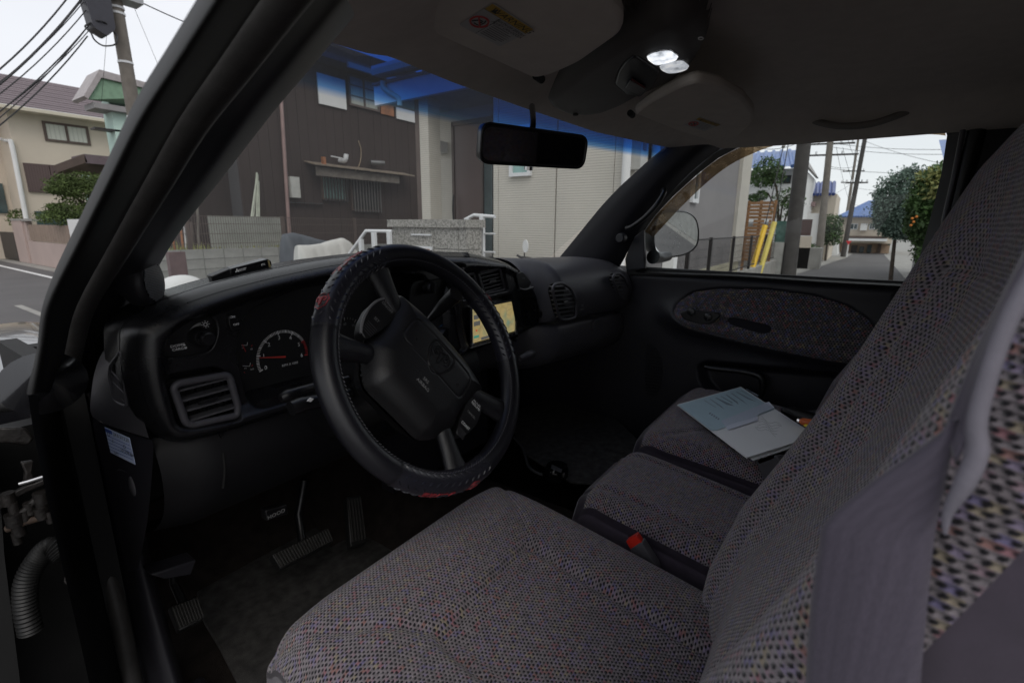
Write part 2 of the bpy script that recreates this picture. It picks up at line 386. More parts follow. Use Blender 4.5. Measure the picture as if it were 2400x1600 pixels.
# ------------------------------------------------------------------ outdoor materials
def wallmat(name, col, line=None, axis=2, depth=.5, streak=0, rough=.85, blotch=.08):
    m = NT(name); v = m.coord(); sp = m.n('SeparateXYZ'); m.l(v, sp.inputs[0])
    c = m.ramp(m.noise(1.1, 5, v), [(.3, tuple(q*(1-blotch) for q in col)), (.7, tuple(q*(1+blotch) for q in col))])
    nrm = None
    if streak:
        s = m.noise(7, 5, m.mapping(v, (1, 1, .12)), .7)
        c = m.mix(m.math('MULTIPLY', s, streak), c, tuple(q*2.3+.03 for q in col))
        s2 = m.noise(14, 4, m.mapping(v, (1, 1, .05)), .7); c = m.mix(m.math('MULTIPLY', s2, .5), c, tuple(q*.45 for q in col))
    if line:
        h = m.math('FRACT', m.math('DIVIDE', sp.outputs[axis], line))
        g = m.n('MapRange', interpolation_type='SMOOTHSTEP'); m.l(h, g.inputs[0]); g.inputs[1].default_value = .02; g.inputs[2].default_value = .32
        edge = m.noise(23, 4, m.mapping(v, (1, 1, 9)))
        c = m.mix(m.math('MULTIPLY', m.math('SUBTRACT', 1.0, g.outputs[0]), depth), c, tuple(q*.42 for q in col))
        c = m.mix(m.math('MULTIPLY', edge, .25), c, tuple(min(1, q*1.35) for q in col))
        nrm = m.bump(g.outputs[0], .5, .008)
    m.set(col=c, rough=rough, spec=.2, norm=m.bump(m.noise(55, 4, v), .3, .006, nrm)); return m.m
O = {}
O['siding'] = wallmat('ribbed_siding', (.56, .53, .47), .034, depth=.5)
O['stucco'] = wallmat('grey_stucco', (.235, .225, .225), None, blotch=.05)
O['found'] = wallmat('cream_foundation', (.52, .49, .37))
O['brownwood'] = wallmat('dark_stained_boards', (.052, .038, .034), None, streak=.16)
O['white'] = plain('white_wall', (.72, .72, .71), .8, .04, 2)
O['cream'] = wallmat('cream_wall', (.60, .53, .44), blotch=.04)
O['pink'] = wallmat('pink_wall', (.45, .36, .33), blotch=.06)
O['mint'] = wallmat('mint_wall', (.52, .68, .61), blotch=.04)
O['green'] = plain('green_soffit', (.20, .32, .22), .8)
O['rooft'] = wallmat('brown_grey_roof', (.18, .15, .16), .28, axis=2, depth=.5)
O['bluet'] = plain('blue_glazed_tile', (.07, .15, .38), .28, .25, 3, spec=.6)
O['bluet2'] = plain('dark_blue_tile', (.045, .075, .26), .28, .25, 3, spec=.6)
O['asphalt'] = plain('asphalt', (.105, .10, .10), .9, .12, .6, .5, 90, .01)
O['conc'] = plain('concrete', (.30, .29, .27), .9, .18, 2.5, .4, 40, .006)
O['block'] = plain('concrete_block', (.33, .33, .31), .95, .22, 3, .6, 70, .008)
O['mortar'] = plain('mortar', (.17, .17, .16), .95, .2, 9)
O['line'] = plain('road_paint', (.72, .72, .71), .8, .08, 3)
O['trim'] = plain('brown_trim', (.10, .072, .06), .6, .15, 4)
O['panel'] = wallmat('brown_shutter', (.115, .085, .082), .09, axis=0, depth=.5)
O['gutter'] = plain('beige_gutter', (.55, .50, .40), .5, .05)
O['pole'] = plain('pole_concrete', (.17, .152, .132), .9, .15, 4, .3, 60, .004)
O['pole2'] = plain('dark_pole_concrete', (.062, .058, .055), .9, .15, 4, .3, 60, .004)
O['cable'] = plain('cable', (.02, .02, .022), .6)
O['dark'] = plain('dark_metal', (.025, .022, .022), .5)
O['whitem'] = plain('white_metal', (.70, .71, .72), .45, .03)
O['granite'] = (lambda m: (m.set(col=m.ramp(m.noise(42, 5, m.coord(), .75), [(.38, (.09, .085, .075)), (.5, (.30, .29, .26)), (.62, (.46, .44, .41))]), rough=.6, norm=m.bump(m.noise(60, 3, m.coord()), .3, .004)), m.m)[1])(NT('granite'))
O['door'] = plain('brown_steel_door', (.115, .078, .070), .45, .05, 2)
O['winglass'] = plain('window_glass', (.05, .08, .085), .08, .3, 1.5, spec=.8)
O['curtain'] = wallmat('net_curtain', (.55, .56, .50), .16, axis=0, depth=.45)
O['frost'] = plain('frosted_glass', (.22, .36, .34), .3, .25, 3)
O['shoji'] = wallmat('paper_screen', (.40, .42, .38), .3, axis=0, depth=.3)
O['orangew'] = plain('orange_wood', (.32, .13, .055), .6, .3, 6)
O['cedar'] = plain('cedar_slat', (.30, .16, .075), .7, .25, 5)
O['yellow'] = plain('yellow_guard', (.80, .50, .03), .45, .06)
O['yellow2'] = plain('faded_yellow_guard', (.68, .56, .13), .5, .1)
O['silver'] = plain('silver_cover_cloth', (.56, .55, .52), .55, .06, 3, .35, 5, .03, sheen=.2)
O['greycover'] = plain('grey_cover_cloth', (.075, .085, .10), .6, .15, 3, .35, 5, .03)
O['terra'] = plain('terracotta', (.45, .18, .09), .8)
O['pinkpipe'] = plain('pink_brown_pipe', (.30, .20, .185), .5, .15, 3)
O['needle'] = plain('pine_needles', (.075, .11, .03), .9, .5, 3)
O['leafg'] = plain('broad_leaves', (.055, .105, .03), .6, .6, 2.5)
O['leafy'] = plain('yellow_green_leaves', (.26, .27, .09), .7, .45, 2.5)
O['olive'] = plain('olive_leaves', (.13, .19, .15), .7, .4, 3)
O['bark'] = plain('bark', (.075, .058, .045), .95, .3, 9, .7, 30, .02)
O['soil'] = plain('soil_and_moss', (.085, .08, .04), 1, .5, 2.5)
O['rednet'] = plain('stop_red', (.60, .03, .04), .5)
O['bluepl'] = plain('blue_tarp', (.05, .16, .36), .6)
O['greennet'] = plain('green_netting', (.12, .24, .20), .8, .3, 8)
# ------------------------------------------------------------------ ground
def st(o): o['kind'] = 'structure'; return o
me = MB(); me.quad((-300, -300, -.012), (400, -300, -.012), (400, 400, -.012), (-300, 400, -.012)); st(me.build('ground', O['conc']))
me = MB(); me.quad((-3.5, -60, -.004), (4.6, -60, -.004), (5.0, 70, -.004), (-3.5, 70, -.004)); st(me.build('road', O['asphalt']))
me = MB(); me.quad((4.6, -1.55, 0.0), (70, -1.75, 0.0), (70, -.55, 0.0), (36, .62, 0.0), (21, 1.9, 0.0), (4.8, 2.2, 0)); st(me.build('side_street', O['asphalt']))
me = MB().quad((2.25, -20, 0.002), (2.37, -20, 0.002), (2.37, 14.3, 0.002), (2.25, 14.3, 0.002)); st(me.build('road_seam', O['conc']))
me = MB().quad((4.19, 20.2, .003), (4.33, 20.2, .003), (4.38, 45, .003), (4.26, 45, .003)); st(me.build('road_line', O['line']))
me = MB()
me.quad((9, 1.98, .004), (21, 1.98, .004), (21, 2.36, .004), (9, 2.5, .004)); me.quad((21, 1.98, .004), (36, .65, .004), (36, 1.15, .004), (21, 2.5, .004)); me.quad((12, -1.9, .004), (44, -2.0, .004), (44, -1.45, .004), (12, -1.5, .004))
st(me.build('gutter_strip', O['conc']))
# terrace behind the block wall
me = MB().prism([(3.9, 11.06, 0), (15.5, 11.06, 0), (15.5, 24, 0), (8.6, 24, 0)], (0, 0, 1.02)); st(me.build('terrace_ground', O['soil']))
# ------------------------------------------------------------------ helpers for buildings
def part(mb, name, mat, parent, label=None, **k): return mb.build(name, mat, parent, label, **k)
def window(parent, a, b, axis, at_, z0, z1, frame, pane, out=-1, t=.05, mull=1, label=None, hm=0):
    """a window in a wall on axis (0: wall at X=at_, 1: wall at Y=at_); a..b along the other axis"""
    m = MB(); d0, d1 = sorted((at_+out*.06, at_-out*.02))
    def bx(mm, p, q, r, s, dd0, dd1):
        if axis == 0: mm.box(dd0, p, r, dd1, q, s)
        else: mm.box(p, dd0, r, q, dd1, s)
    bx(m, a, b, z0, z0+t, d0, d1); bx(m, a, b, z1-t, z1, d0, d1); bx(m, a, a+t, z0+t, z1-t, d0, d1); bx(m, b-t, b, z0+t, z1-t, d0, d1)
    for i in range(1, mull+1):
        c = a+(b-a)*i/(mull+1); bx(m, c-t*.4, c+t*.4, z0+t, z1-t, d0, d1)
    for i in range(1, hm+1):
        c = z0+(z1-z0)*i/(hm+1); bx(m, a+t, b-t, c-.012, c+.012, d0+.01, d1-.01)
    w_ = m.build('window', frame, parent, label)
    e0, e1 = sorted((at_+out*.022, at_+out*.012))
    for i in range(mull+1):
        p = a+(b-a)*i/(mull+1); q = a+(b-a)*(i+1)/(mull+1)
        m = MB(); bx(m, p+t*.5, q-t*.5, z0+t, z1-t, e0, e1); m.build('pane', pane, w_)
    return w_
# ------------------------------------------------------------------ ribbed beige house with a recessed porch (front right)
FX = 6.2; SY = 2.64; DX = 7.1
yc = P(1154, 450, X=FX)[1]
h1 = empty('corner_house', (FX, 4, 0), 'beige ribbed-siding house with brown front door and raised porch behind the stone gatepost', 'house')
seam = P(1303, 450, X=FX)[1]; s2 = P(1437, 450, X=FX)[1]; s1 = P(1168, 450, X=FX)[1]
for a, b in ((SY, s2-.004), (s2+.004, seam-.010), (seam+.010, s1-.004), (s1+.004, yc)):
    MB().box(FX, a, .35, FX+.12, b, 6.4).build('siding_panel', O['siding'], h1)
MB().box(FX+.06, SY+.05, .3, FX+1.2, yc-.02, 6.35).build('wall_core', O['dark'], h1)
MB().box(FX+.121, SY, .85, FX+.9, SY+.1, 6.4).build('side_siding', O['siding'], h1)
MB().box(FX+.90, SY+.05, .85, 13.5, SY+.15, 6.4).build('side_wall', O['stucco'], h1, 'plain grey stucco wall facing the side street')
MB().box(13.5, SY-.03, .85, 14.6, SY+1.2, 6.4).build('corner_siding', O['siding'], h1)
MB().box(DX+.1, SY+.2, .4, 14.5, 7.15, 6.3).build('house_core', O['stucco'], h1)
MB().box(FX+.02, SY+.02, 0.2, 14.55, SY+.14, .85).build('foundation', O['found'], h1)
MB().box(FX-.5, SY-.6, 6.4, 15.2, 7.3, 6.6).build('roof', O['rooft'], h1)
# porch
DX = 7.1
MB().box(DX, 5.1, 1.2, DX+.1, 7.15, 3.9).build('porch_back_wall', O['siding'], h1)
MB().box(FX, yc-.02, .4, DX, yc+.0, 4).build('porch_side_wall', O['siding'], h1)
ydl = P(1066, 450, X=DX)[1]; ydr = P(1136, 450, X=DX)[1]
dz0, dz1 = 1.25, P(1066, 290, X=DX)[2]
dr = MB().box(DX-.05, ydr+.03, dz0, DX-.01, ydl-.06, dz1-.06).build('front_door', O['door'], h1, 'plain brown front door with long dark handle')
yh = P(1074, 480, X=DX)[1]
tube('handle', [(DX-.13, yh, 1.75), (DX-.15, yh, 2.0), (DX-.13, yh, 2.25)], .018, O['dark'], dr, spline=4)
m = MB().box(DX-.07, ydl-.05, dz0, DX, ydl, dz1).box(DX-.07, yc-.2, dz1-.055, DX, ydl, dz1+.02).box(DX-.07, ydr-.01, dz0, DX, ydr+.03, dz1-.06).build('door_frame', O['trim'], h1)
MB().box(DX-.04, 5.2, dz0, DX-.02, ydr-.02, dz1-.06).build('side_light', O['winglass'], h1, 'narrow glass strip beside the front door')
pl0, pl1 = P(1008, 450, X=FX)[1], P(982, 450, X=FX)[1]
MB().box(FX, pl0, .8, FX+.28, pl1-.06, 4).build('porch_column', O['siding'], h1)
MB().box(FX+.02, pl1-.058, .8, FX+.3, pl1+.06, 4).build('column_trim', O['trim'], h1)
MB().box(FX+.2, 5.1, .3, DX, 6.6, 1.2).build('porch_floor', O['conc'], h1)
MB().box(FX-.12, yc+.03, 3.72, DX+.1, 7.0, 3.80).build('porch_soffit', plain('beige_soffit', (.42, .40, .33)), h1)
MB().box(FX-.2, yc-.6, 3.68, FX-.12, 7.1, 3.98).build('porch_fascia', O['whitem'], h1)
MB().box(FX-.24, yc-.6, 3.98, DX, 7.1, 4.02).build('porch_roof', O['rooft'], h1)
gc = P(881, 175, X=5.9)
MB().box(5.82, SY-.5, gc[2]-.03, 6.05, gc[1], gc[2]+.06).build('roof_gutter', O['gutter'], h1)
MB().box(5.85, SY-.5, gc[2]+.061, 6.3, gc[1]+.05, gc[2]+.12).build('eave', O['whitem'], h1)
tube('downspout', [P(898, 190, X=5.95), P(899, 205, X=5.95), P(912, 217, X=5.97), P(935, 232, X=6.0), P(937, 248, X=6.0)], .045, O['gutter'], h1, spline=4)
window(h1, P(1247, 400, X=FX)[1], P(1198, 400, X=FX)[1], 0, FX, P(1220, 414, X=FX)[2], 3.1, O['whitem'], O['frost'], -1, .05, 0)
# lamp box by the door, meter, downpipes on the side
lp = P(1032, 345, X=DX-.1)
MB().box(DX-.2, lp[1]-.09, lp[2]-.1, DX-.0, lp[1]+.09, lp[2]+.09).build('porch_lamp', O['whitem'], h1, 'square grey porch lamp')
def onside(u): return P(u, 400, Y=SY-.05)[0]
xa = onside(1462)
tube('downpipe', [(xa, SY-.08, .4), (xa, SY-.08, 6.3)], .055, O['white'], h1, 'white downpipe at the house corner')
xm = onside(1487); zm = P(1487, 345, Y=SY-.1)[2]
mt = MB().box(xm-.09, SY-.16, zm-.26, xm+.14, SY-.0, zm+.24).build('meter_box', plain('meter_grey', (.45, .45, .43)), h1)
MB().box(xm-.03, SY-.165, zm-.02, xm+.09, SY-.16, zm+.15).build('meter_window', O['gloss'] if 'gloss' in O else M['gloss'], mt)
xb = onside(1528)
tube('duct', [(xb, SY-.09, zm+1), (xb, SY-.09, zm-.05), (xb+.08, SY-.09, zm-.18), (xb+.35, SY-.09, zm-.25)], .06, O['white'], h1, spline=5)
window(h1, onside(1636), onside(1650), 1, SY+.05, P(1645, 478, Y=SY)[2], 3.6, O['whitem'], O['winglass'], -1, .07, 0)
# ------------------------------------------------------------------ stone gatepost, rails
sx = 4.6; ya, yb = P(1092, 514, X=sx)[1], P(918, 514, X=sx)[1]
g = empty('stone_gatepost', (sx, (ya+yb)/2, 0), 'speckled granite gatepost with a mail slot, between two white handrails', 'gatepost')
MB().box(sx-.04, ya-.03, 1.68, sx+.34, yb+.05, 1.775).build('cap_stone', O['granite'], g)
ym = P(1016, 560, X=sx)[1]; yr = P(1074, 560, X=sx)[1]; zt = P(970, 572, X=sx)[2]
for a, b, c, d in ((ya, yr-.004, 1.42, 1.675), (yr+.004, ym-.004, 1.42, 1.675), (ym+.004, yb, 1.42, 1.675), (ya, yr-.004, 1.02, 1.412), (yr+.004, ym-.004, 1.02, 1.412), (ym+.004, yb, 1.02, 1.412), (ya, ym-.004, 0, 1.012), (ym+.004, yb, 0, 1.012)):
    MB().box(sx+random.uniform(0, .006), a, c, sx+.3, b, d).build('stone', O['granite'], g)
y0, y1 = P(1014, 550, X=sx)[1], P(966, 550, X=sx)[1]; zb = P(990, 577, X=sx)[2]
ms = MB().box(sx-.03, y0, zb-.11, sx, y1, zb).build('mail_slot', O['whitem'], g)
MB().box(sx-.034, y0+.03, zb-.085, sx-.031, y1-.03, zb-.03).build('flap', plain('copper', (.25, .11, .07), .4), ms)
MB().box(sx-.02, P(1012, 540, X=sx)[1], P(990, 550, X=sx)[2]-.01, sx, P(966, 550, X=sx)[1], P(990, 550, X=sx)[2]+.01).build('name_plate', O['whitem'], g)
def rail(name, lab, pts, posts, r=.022):
    t = empty(name, (pts[0][0], pts[0][1], 0), lab, 'handrail', 'white handrails of the porch steps')
    tube('top_rail', pts, r, O['whitem'], t)
    for p in posts: MB().box(p[0]-.022, p[1]-.03, 0, p[0]+.022, p[1]+.03, p[2]).build('post', O['whitem'], t)
    return t
t = rail('handrail', 'white handrail climbing from the road to the left side of the stone gatepost', [P(800, 622, X=4.3), P(858, 541, X=4.3), P(918, 542, X=4.45)], [P(876, 544, X=4.3), P(912, 544, X=4.4), P(846, 560, X=4.3)])
t = rail('handrail', 'white two-bar handrail between the stone gatepost and the beige siding wall', [P(1090, 515, X=5.0), P(1111, 504, X=5.0), P(1160, 508, X=5.0)], [P(1096, 512, X=5.0), P(1130, 506, X=5.0)])
for vv in (547, 590): tube('lower_bar', [P(1096, vv, X=5.0), P(1160, vv+1, X=5.0)], .012, O['whitem'], t)
# ------------------------------------------------------------------ dark boarded house at the back
BY = 13.5
h2 = empty('boarded_house', (10, BY, 1), 'tall dark brown board-clad house with white panels and small barred windows', 'house')
xl = P(566, 450, Y=BY)[0]
x = xl; boards = []
while x < 15.2:
    wd = .30; MB().box(x+.004, BY+random.uniform(0, .01), 1.0, x+wd-.004, BY+.06, 6.9).build('board', O['brownwood'], h2); x += wd
MB().box(xl, BY+.061, 1, 15.2, BY+.6, 6.9).build('wall_core', O['dark'], h2)
MB().box(6.0, BY+1.8, 1, xl+1.8, BY+3, 4.6).build('side_wing', O['brownwood'], h2)
MB().box(5.95, BY+1.3, 4.6, xl-.05, BY+3.1, 4.75).build('wing_roof', O['rooft'], h2)
def bpx(name, mat, u0, v0, u1, v1, y=BY-.02, th=.04, lab=None):
    p, q = P(u0, v0, Y=y), P(u1, v1, Y=y); z = sorted((p[2], q[2]))
    return MB().box(p[0], y-th, z[0], q[0], y, z[1]).build(name, mat, h2, lab)
def bq(u0, v0, u1, v1, y=BY):
    p, q = P(u0, v0, Y=y), P(u1, v1, Y=y); return p[0], q[0], q[2], p[2]
bpx('white_panel', O['white'], 741, 170, 811, 258)
bpx('white_panel', O['white'], 925, 205, 978, 290)
bpx('shutter', O['orangew'], 888, 195, 922, 274)
a, b, c, d = bq(812, 172, 887, 264); window(h2, a, b, 1, BY-.02, c, d, O['trim'], O['shoji'], -1, .06, 1, hm=2)
p = P(560, 372, Y=BY+1.75); q = P(600, 378, Y=BY+1.75)
MB().box(p[0]-.5, BY+1.7, 3.55, P(598, 370, Y=BY+1.75)[0], BY+1.8, 4.15).build('white_panel', O['white'], h2)
e0 = P(813, 151, Y=BY-.6); e1 = P(881, 174, Y=BY-.6)
MB().box(xl+.3, BY-.6, e0[2]+.02, 15.5, BY+.4, e0[2]+.16).build('eave', O['trim'], h2)
MB().box(e0[0], BY-.68, e0[2]-.08, 15.5, BY-.6, e0[2]+.06).build('gutter', O['gutter'], h2)
# small awning over the barred windows
a0 = P(737, 384, Y=BY-.5); a1 = P(970, 411, Y=BY-.5)
MB().prism([(a0[0], BY-.55, a0[2]), (a1[0], BY-.55, a0[2]), (a1[0], BY, a0[2]+.12), (a0[0], BY, a0[2]+.12)], (0, 0, -.03)).build('awning', plain('rusty_tin', (.20, .16, .12), .7, .4, 5), h2)
MB().box(a0[0]+.1, BY-.42, a0[2]-.30, P(935, 420, Y=BY-.4)[0], BY-.38, a0[2]-.06).build('awning_board', plain('weathered_board', (.16, .14, .12), .9, .3, 6), h2)
for k, (u0, u1, v0, v1, pm, nb) in enumerate(((750, 811, 412, 471, O['frost'], 8), (818, 890, 418, 496, M['void'], 10))):
    a, b, c, d = bq(u0, v0, u1, v1); w_ = window(h2, a, b, 1, BY-.02, c, d, O['trim'], pm, -1, .04, 0)
    for i in range(nb):
        xx = a+(b-a)*(i+.5)/nb; MB().box(xx-.018, BY-.16, c-.04, xx+.018, BY-.13, d+.1).build('bar', O['dark'] if k == 0 else plain('grey_bar', (.10, .095, .09)), w_)
pp = P(655, 240, Y=BY-.1); qq = P(678, 560, Y=BY-.1)
tube('downpipe', [(qq[0], BY-.1, 1.0), (pp[0]+.12, BY-.1, 6.8)], .05, O['pinkpipe'], h2, 'pinkish brown drainpipe')
bpx('meter_cabinet', plain('cabinet_white', (.50, .50, .47)), 674, 414, 699, 464, BY-.03, .14, 'white wall cabinet')
bpx('ledge', plain('blue_grey_ledge', (.18, .24, .27)), 674, 474, 754, 478, BY-.02, .1)
f = P(806, 372, Y=BY-.2); tube('vent_pipe', [(f[0], BY, f[2]-.05), (f[0], BY-.25, f[2]-.05), (f[0]+.03, BY-.28, f[2]+.12)], .07, O['whitem'], h2, spline=3)
tube('vent_arm', [(f[0]-.05, BY-.2, f[2]), (f[0]-.45, BY-.2, f[2]+.02)], .018, O['whitem'], h2)
f = P(885, 382, Y=BY-.2); tube('tin_duct', [(f[0]-.2, BY-.1, f[2]), (f[0]+.2, BY-.3, f[2])], .08, plain('tin', (.18, .18, .18), .4, .2, 5, metal=.5), h2)
f = P(842, 345, Y=BY-.05); tube('loose_wire', [(f[0], BY-.03, f[2]+.2), (f[0]+.06, BY-.05, f[2]-.1), (f[0]-.02, BY-.05, f[2]-.5), (f[0]-.3, BY-.1, f[2]-.8)], .012, plain('tan_wire', (.35, .27, .18)), h2, spline=5)
bpx('chimney_stub', O['orangew'], 752, 368, 760, 386, BY-.3, .1)
# bamboo poles leaning on the boards
bp = empty('bamboo_poles', (7.3, BY-.4, 1), 'bundle of pale bamboo poles leaning against the dark boards left of the drainpipe', 'poles')
for u0, u1, v1, ut, vt in ((570, 585, 540, 603, 408), (580, 590, 560, 602, 405), (592, 600, 560, 604, 410), (604, 608, 550, 606, 425), (598, 604, 555, 601, 418)):
    a = P(u1, v1, Y=BY-.7); b = P(ut, vt, Y=BY-.12); d_ = np.array(a)-np.array(b); a = np.array(b)+d_*((b[2]-1.0)/max(.3, b[2]-a[2]))
    tube('bamboo', [a, b], .022, plain('bamboo', (.42, .44, .36), .6, .2), bp, seg=6)
# ------------------------------------------------------------------ concrete block wall, wire fence on top
BW = 10.9
bw = empty('block_wall', (7, BW, 0), 'grey concrete block wall topped with wire fence behind the motorcycles', 'wall')
MB().box(3.8, BW+.01, 0, 15.4, BW+.13, 1.05).build('mortar_bed', O['mortar'], bw)
bm_ = MB().box(-.194, 0, -.094, .194, .05, .094); proto = None
for r_ in range(2, 6):
    for c_ in range(3, 31):
        o = None
        cx_, cz_ = 2.8+.4*c_, .1+.2*r_
        if proto is None: proto = bm_.build('block', O['block'], None, bevel=.006); me_ = proto.data; bpy.data.objects.remove(proto); proto = me_
        o = link('block', proto, bw); o.location = (cx_-7, -.0+random.uniform(-.004, .004), cz_); o.rotation_euler = (0, 0, random.uniform(-.006, .006))
MB().box(3.8, BW, 0, 15.4, BW+.05, .4).build('footing', O['block'], bw)
wf = empty('mesh_fence', (7, BW+.06, 1), 'thin brown wire mesh fence standing on the block wall', 'fence')
for i in range(1, 7): MB().box(2.4+2*i-.03, BW+.04, .95, 2.4+2*i+.03, BW+.1, 1.88).build('post', O['trim'], wf)
m = MB()
for i in range(228): xx = 3.9+.05*i; m.box(xx-.0035, BW+.066, 1.12, xx+.0035, BW+.072, 1.86)
for zz in (1.14, 1.3, 1.5, 1.7, 1.85): m.box(3.9, BW+.06, zz-.005, 15.3, BW+.066, zz+.005)
tag(m.build('wire_mesh', O['trim'], wf), kind='stuff')
# weeds, sheet and plants behind the fence
m = MB()
for i in range(700):
    xx = random.uniform(4.2, 9); yy = random.uniform(11.2, 12.6); hh = random.uniform(.04, .22)*(1.5 if xx < 5 else 1); a = random.uniform(0, 6.3)
    dx, dy = .035*math.cos(a), .035*math.sin(a); m.quad((xx-dx, yy-dy, 1.02), (xx+dx, yy+dy, 1.02), (xx+dx*.3+random.uniform(-.05, .05), yy, 1.02+hh))
tag(m.build('weeds', O['leafy']), 'short yellow green weeds along the top of the block wall', 'weeds', kind='stuff')
sh = P(487, 512, Y=12.2); sh2 = P(660, 512, Y=12.2)
o = MB().box(sh[0], 12.2, 1.02, sh2[0], 12.23, 1.88).build('plastic_sheet', plain('translucent_sheet', (.30, .31, .28), .5, .2, 2)); tag(o, 'pale corrugated plastic sheet standing behind the wire fence', 'sheet')
pt = P(404, 590, Y=9.6); pt2 = P(428, 590, Y=9.6)
o = MB().box(pt[0]-.1, 9.5, 0, pt2[0], 9.62, pt[2]-.0).build('garden_gate', plain('maroon_panel', (.15, .095, .095), .6, .15)); tag(o, 'maroon upright panel in front of the left end of the block wall', 'panel')
pt = P(425, 665, Y=7.5)
o = sheet('cloth_bundle', [[(pt[0]+.32*math.cos(b)*math.cos(a)*(1+.1*math.sin(3*b)), 7.5+.2*math.sin(b)*math.cos(a), .8+.22*math.sin(a)) for b in np.linspace(0, 6.283, 25)] for a in np.linspace(0, 1.57, 8)], O['white'], uv=False); tag(o, 'white cloth bundle below the maroon panel', 'bundle')
o = MB().box(pt[0]-.35, 7.2, 0, pt[0]+1.5, 7.9, .8).build('green_crate', O['greennet']); tag(o, 'green covered crate under the white bundle', 'crate')
# small tools hung in the left corner of the yard
yard = empty('yard_poles', (4.1, 12.4, 1), 'row of thin poles and canes standing in the yard behind the wire fence', 'poles')
for u, v0, v1, mat in ((433, 530, 590, O['whitem']), (462, 470, 592, O['pole']), (448, 520, 590, O['trim']), (425, 540, 585, O['orangew']), (405, 560, 585, O['orangew'])):
    a, b = P(u+4, v1, Y=12.4), P(u, v0, Y=12.4); tube('cane', [(a[0], 12.4, 1.0), b], .025, mat, yard, seg=6)
# ------------------------------------------------------------------ covered motorcycles
def cover(name, lab, prof, y0, y1, mat, grp):
    """draped cover: ridge profile (x, z) swept across its width with folds"""
    xs = np.linspace(prof[0][0], prof[-1][0], 46); zs = np.interp(xs, [p[0] for p in prof], [p[1] for p in prof])
    rows = []
    for i, (x_, z_) in enumerate(zip(xs, zs)):
        row = []
        for j in range(25):
            t = j/24*2-1; s = abs(t)
            wd = (y1-y0)/2*(.55+.45*math.sin(min(1, min(i, 45-i)/8)*1.57))
            yy = (y0+y1)/2+math.copysign(wd*(.18+.82*s**.7)*s**.3 if s > 0 else 0, t)
            fold = .03*math.sin(x_*17+t*3)*s+.015*math.sin(x_*41)*s
            zz = z_*(1-s**2.2)+.02+ (z_*.0)
            row.append((x_+fold*.4, yy+fold, max(.02, zz-.02+fold*.5*(1-s))))
        rows.append(row)
    o = sheet(name, rows, mat, uv=False, ang=70); return tag(o, lab, 'covered motorcycle', grp)
z = lambda u, v, y: (P(u, v, Y=y)[0], P(u, v, Y=y)[2])
cover('covered_motorcycle', 'motorcycle under a dark grey cover beside the block wall', [(z(655, 600, 8.7)[0], .3), z(665, 549, 8.7), z(690, 545, 8.7), z(715, 551, 8.7), z(745, 560, 8.7), z(775, 566, 8.7), z(805, 566, 8.7), (z(840, 640, 8.7)[0], .3)], 8.4, 9.1, O['greycover'], 'motorcycles under covers')
cover('covered_motorcycle', 'motorcycle under a silver white cover in front of the grey covered one', [(z(686, 640, 7.7)[0], .25), z(692, 574, 7.7), z(720, 574, 7.7), z(750, 570, 7.7), z(775, 562, 7.7), z(797, 557, 7.7), z(812, 566, 7.7), z(830, 590, 7.7), (z(846, 640, 7.7)[0], .2)], 7.3, 8.0, O['silver'], 'motorcycles under covers')
# bike mirror poking up in front of the siding wall
bk = empty('parked_bicycle', (4.9, 3.0, 0), 'bicycle with a round mirror in front of the beige siding wall, mostly below the dashboard', 'bicycle')
mc = P(1231, 577, X=4.9)
c_ = [(4.9+.01*math.cos(a), mc[1]+.045*math.cos(a), mc[2]+.075*math.sin(a)) for a in np.linspace(0, 6.283, 18)[:-1]]
prism('mirror', c_, (.012, 0, 0), O['white'], bk)
tube('mirror_stem', [P(1229, 592, X=4.9), P(1229, 612, X=4.9), (4.9, mc[1], .95)], .008, O['dark'], bk)
tube('handlebar', [P(1212, 598, X=4.9), P(1222, 603, X=4.9), P(1245, 606, X=4.9), P(1262, 612, X=4.9), P(1275, 614, X=4.9)], .014, O['dark'], bk, spline=3)
tube('basket_rim', [(4.7, mc[1]-.1, .9), (5.1, mc[1]-.1, .9), (5.1, mc[1]-.4, .9), (4.7, mc[1]-.4, .9), (4.7, mc[1]-.1, .9)], .01, O['dark'], bk)
for yy in (mc[1]+.25, mc[1]-.75):
    tube('wheel', [(4.9, yy+.3*math.cos(a), .33+.3*math.sin(a)) for a in np.linspace(0, 6.283, 25)], .018, O['dark'], bk)
tube('frame', [(4.9, mc[1]+.05, .9), (4.9, mc[1]+.25, .33), (4.9, mc[1]+.05, .8), (4.9, mc[1]-.3, .35), (4.9, mc[1]-.4, .85), (4.9, mc[1]-.3, .35), (4.9, mc[1]-.75, .33)], .016, O['bluepl'], bk)
# ------------------------------------------------------------------ left: pink wall, cream house, mint house, pole
PX = 5.32
wl = empty('garden_wall', (PX, 28, 0), 'low pink rendered garden wall with gate pillars beside the road', 'wall')
ys = [P(37, 560, X=PX)[1], P(60, 560, X=PX)[1], P(66, 560, X=PX)[1], 22.0]
zt0 = P(110, 569, X=PX)[2]
MB().box(PX, ys[3]-4, 0, PX+.15, ys[2], zt0).build('low_wall', O['pink'], wl)
zp = P(40, 517, X=PX)[2]
MB().box(PX-.03, ys[1], 0, PX+.3, ys[0], zp).build('pillar', O['pink'], wl)
MB().box(PX-.05, ys[1]-.03, zp, PX+.33, ys[0]+.03, zp+.08).build('pillar_cap', O['conc'], wl)
MB().box(PX-.02, ys[2]-1.2, zp-.02, PX+.3, ys[1]-.05, zp+.06).build('coping', O['conc'], wl)
MB().box(PX+.04, ys[1]-.3, 0, PX+.16, ys[1]-.02, zp-.05).build('pillar', O['pink'], wl)
yp0 = P(157, 540, X=PX)[1]; yp1 = P(64, 540, X=PX)[1]; zf = P(100, 527, X=PX)[2]
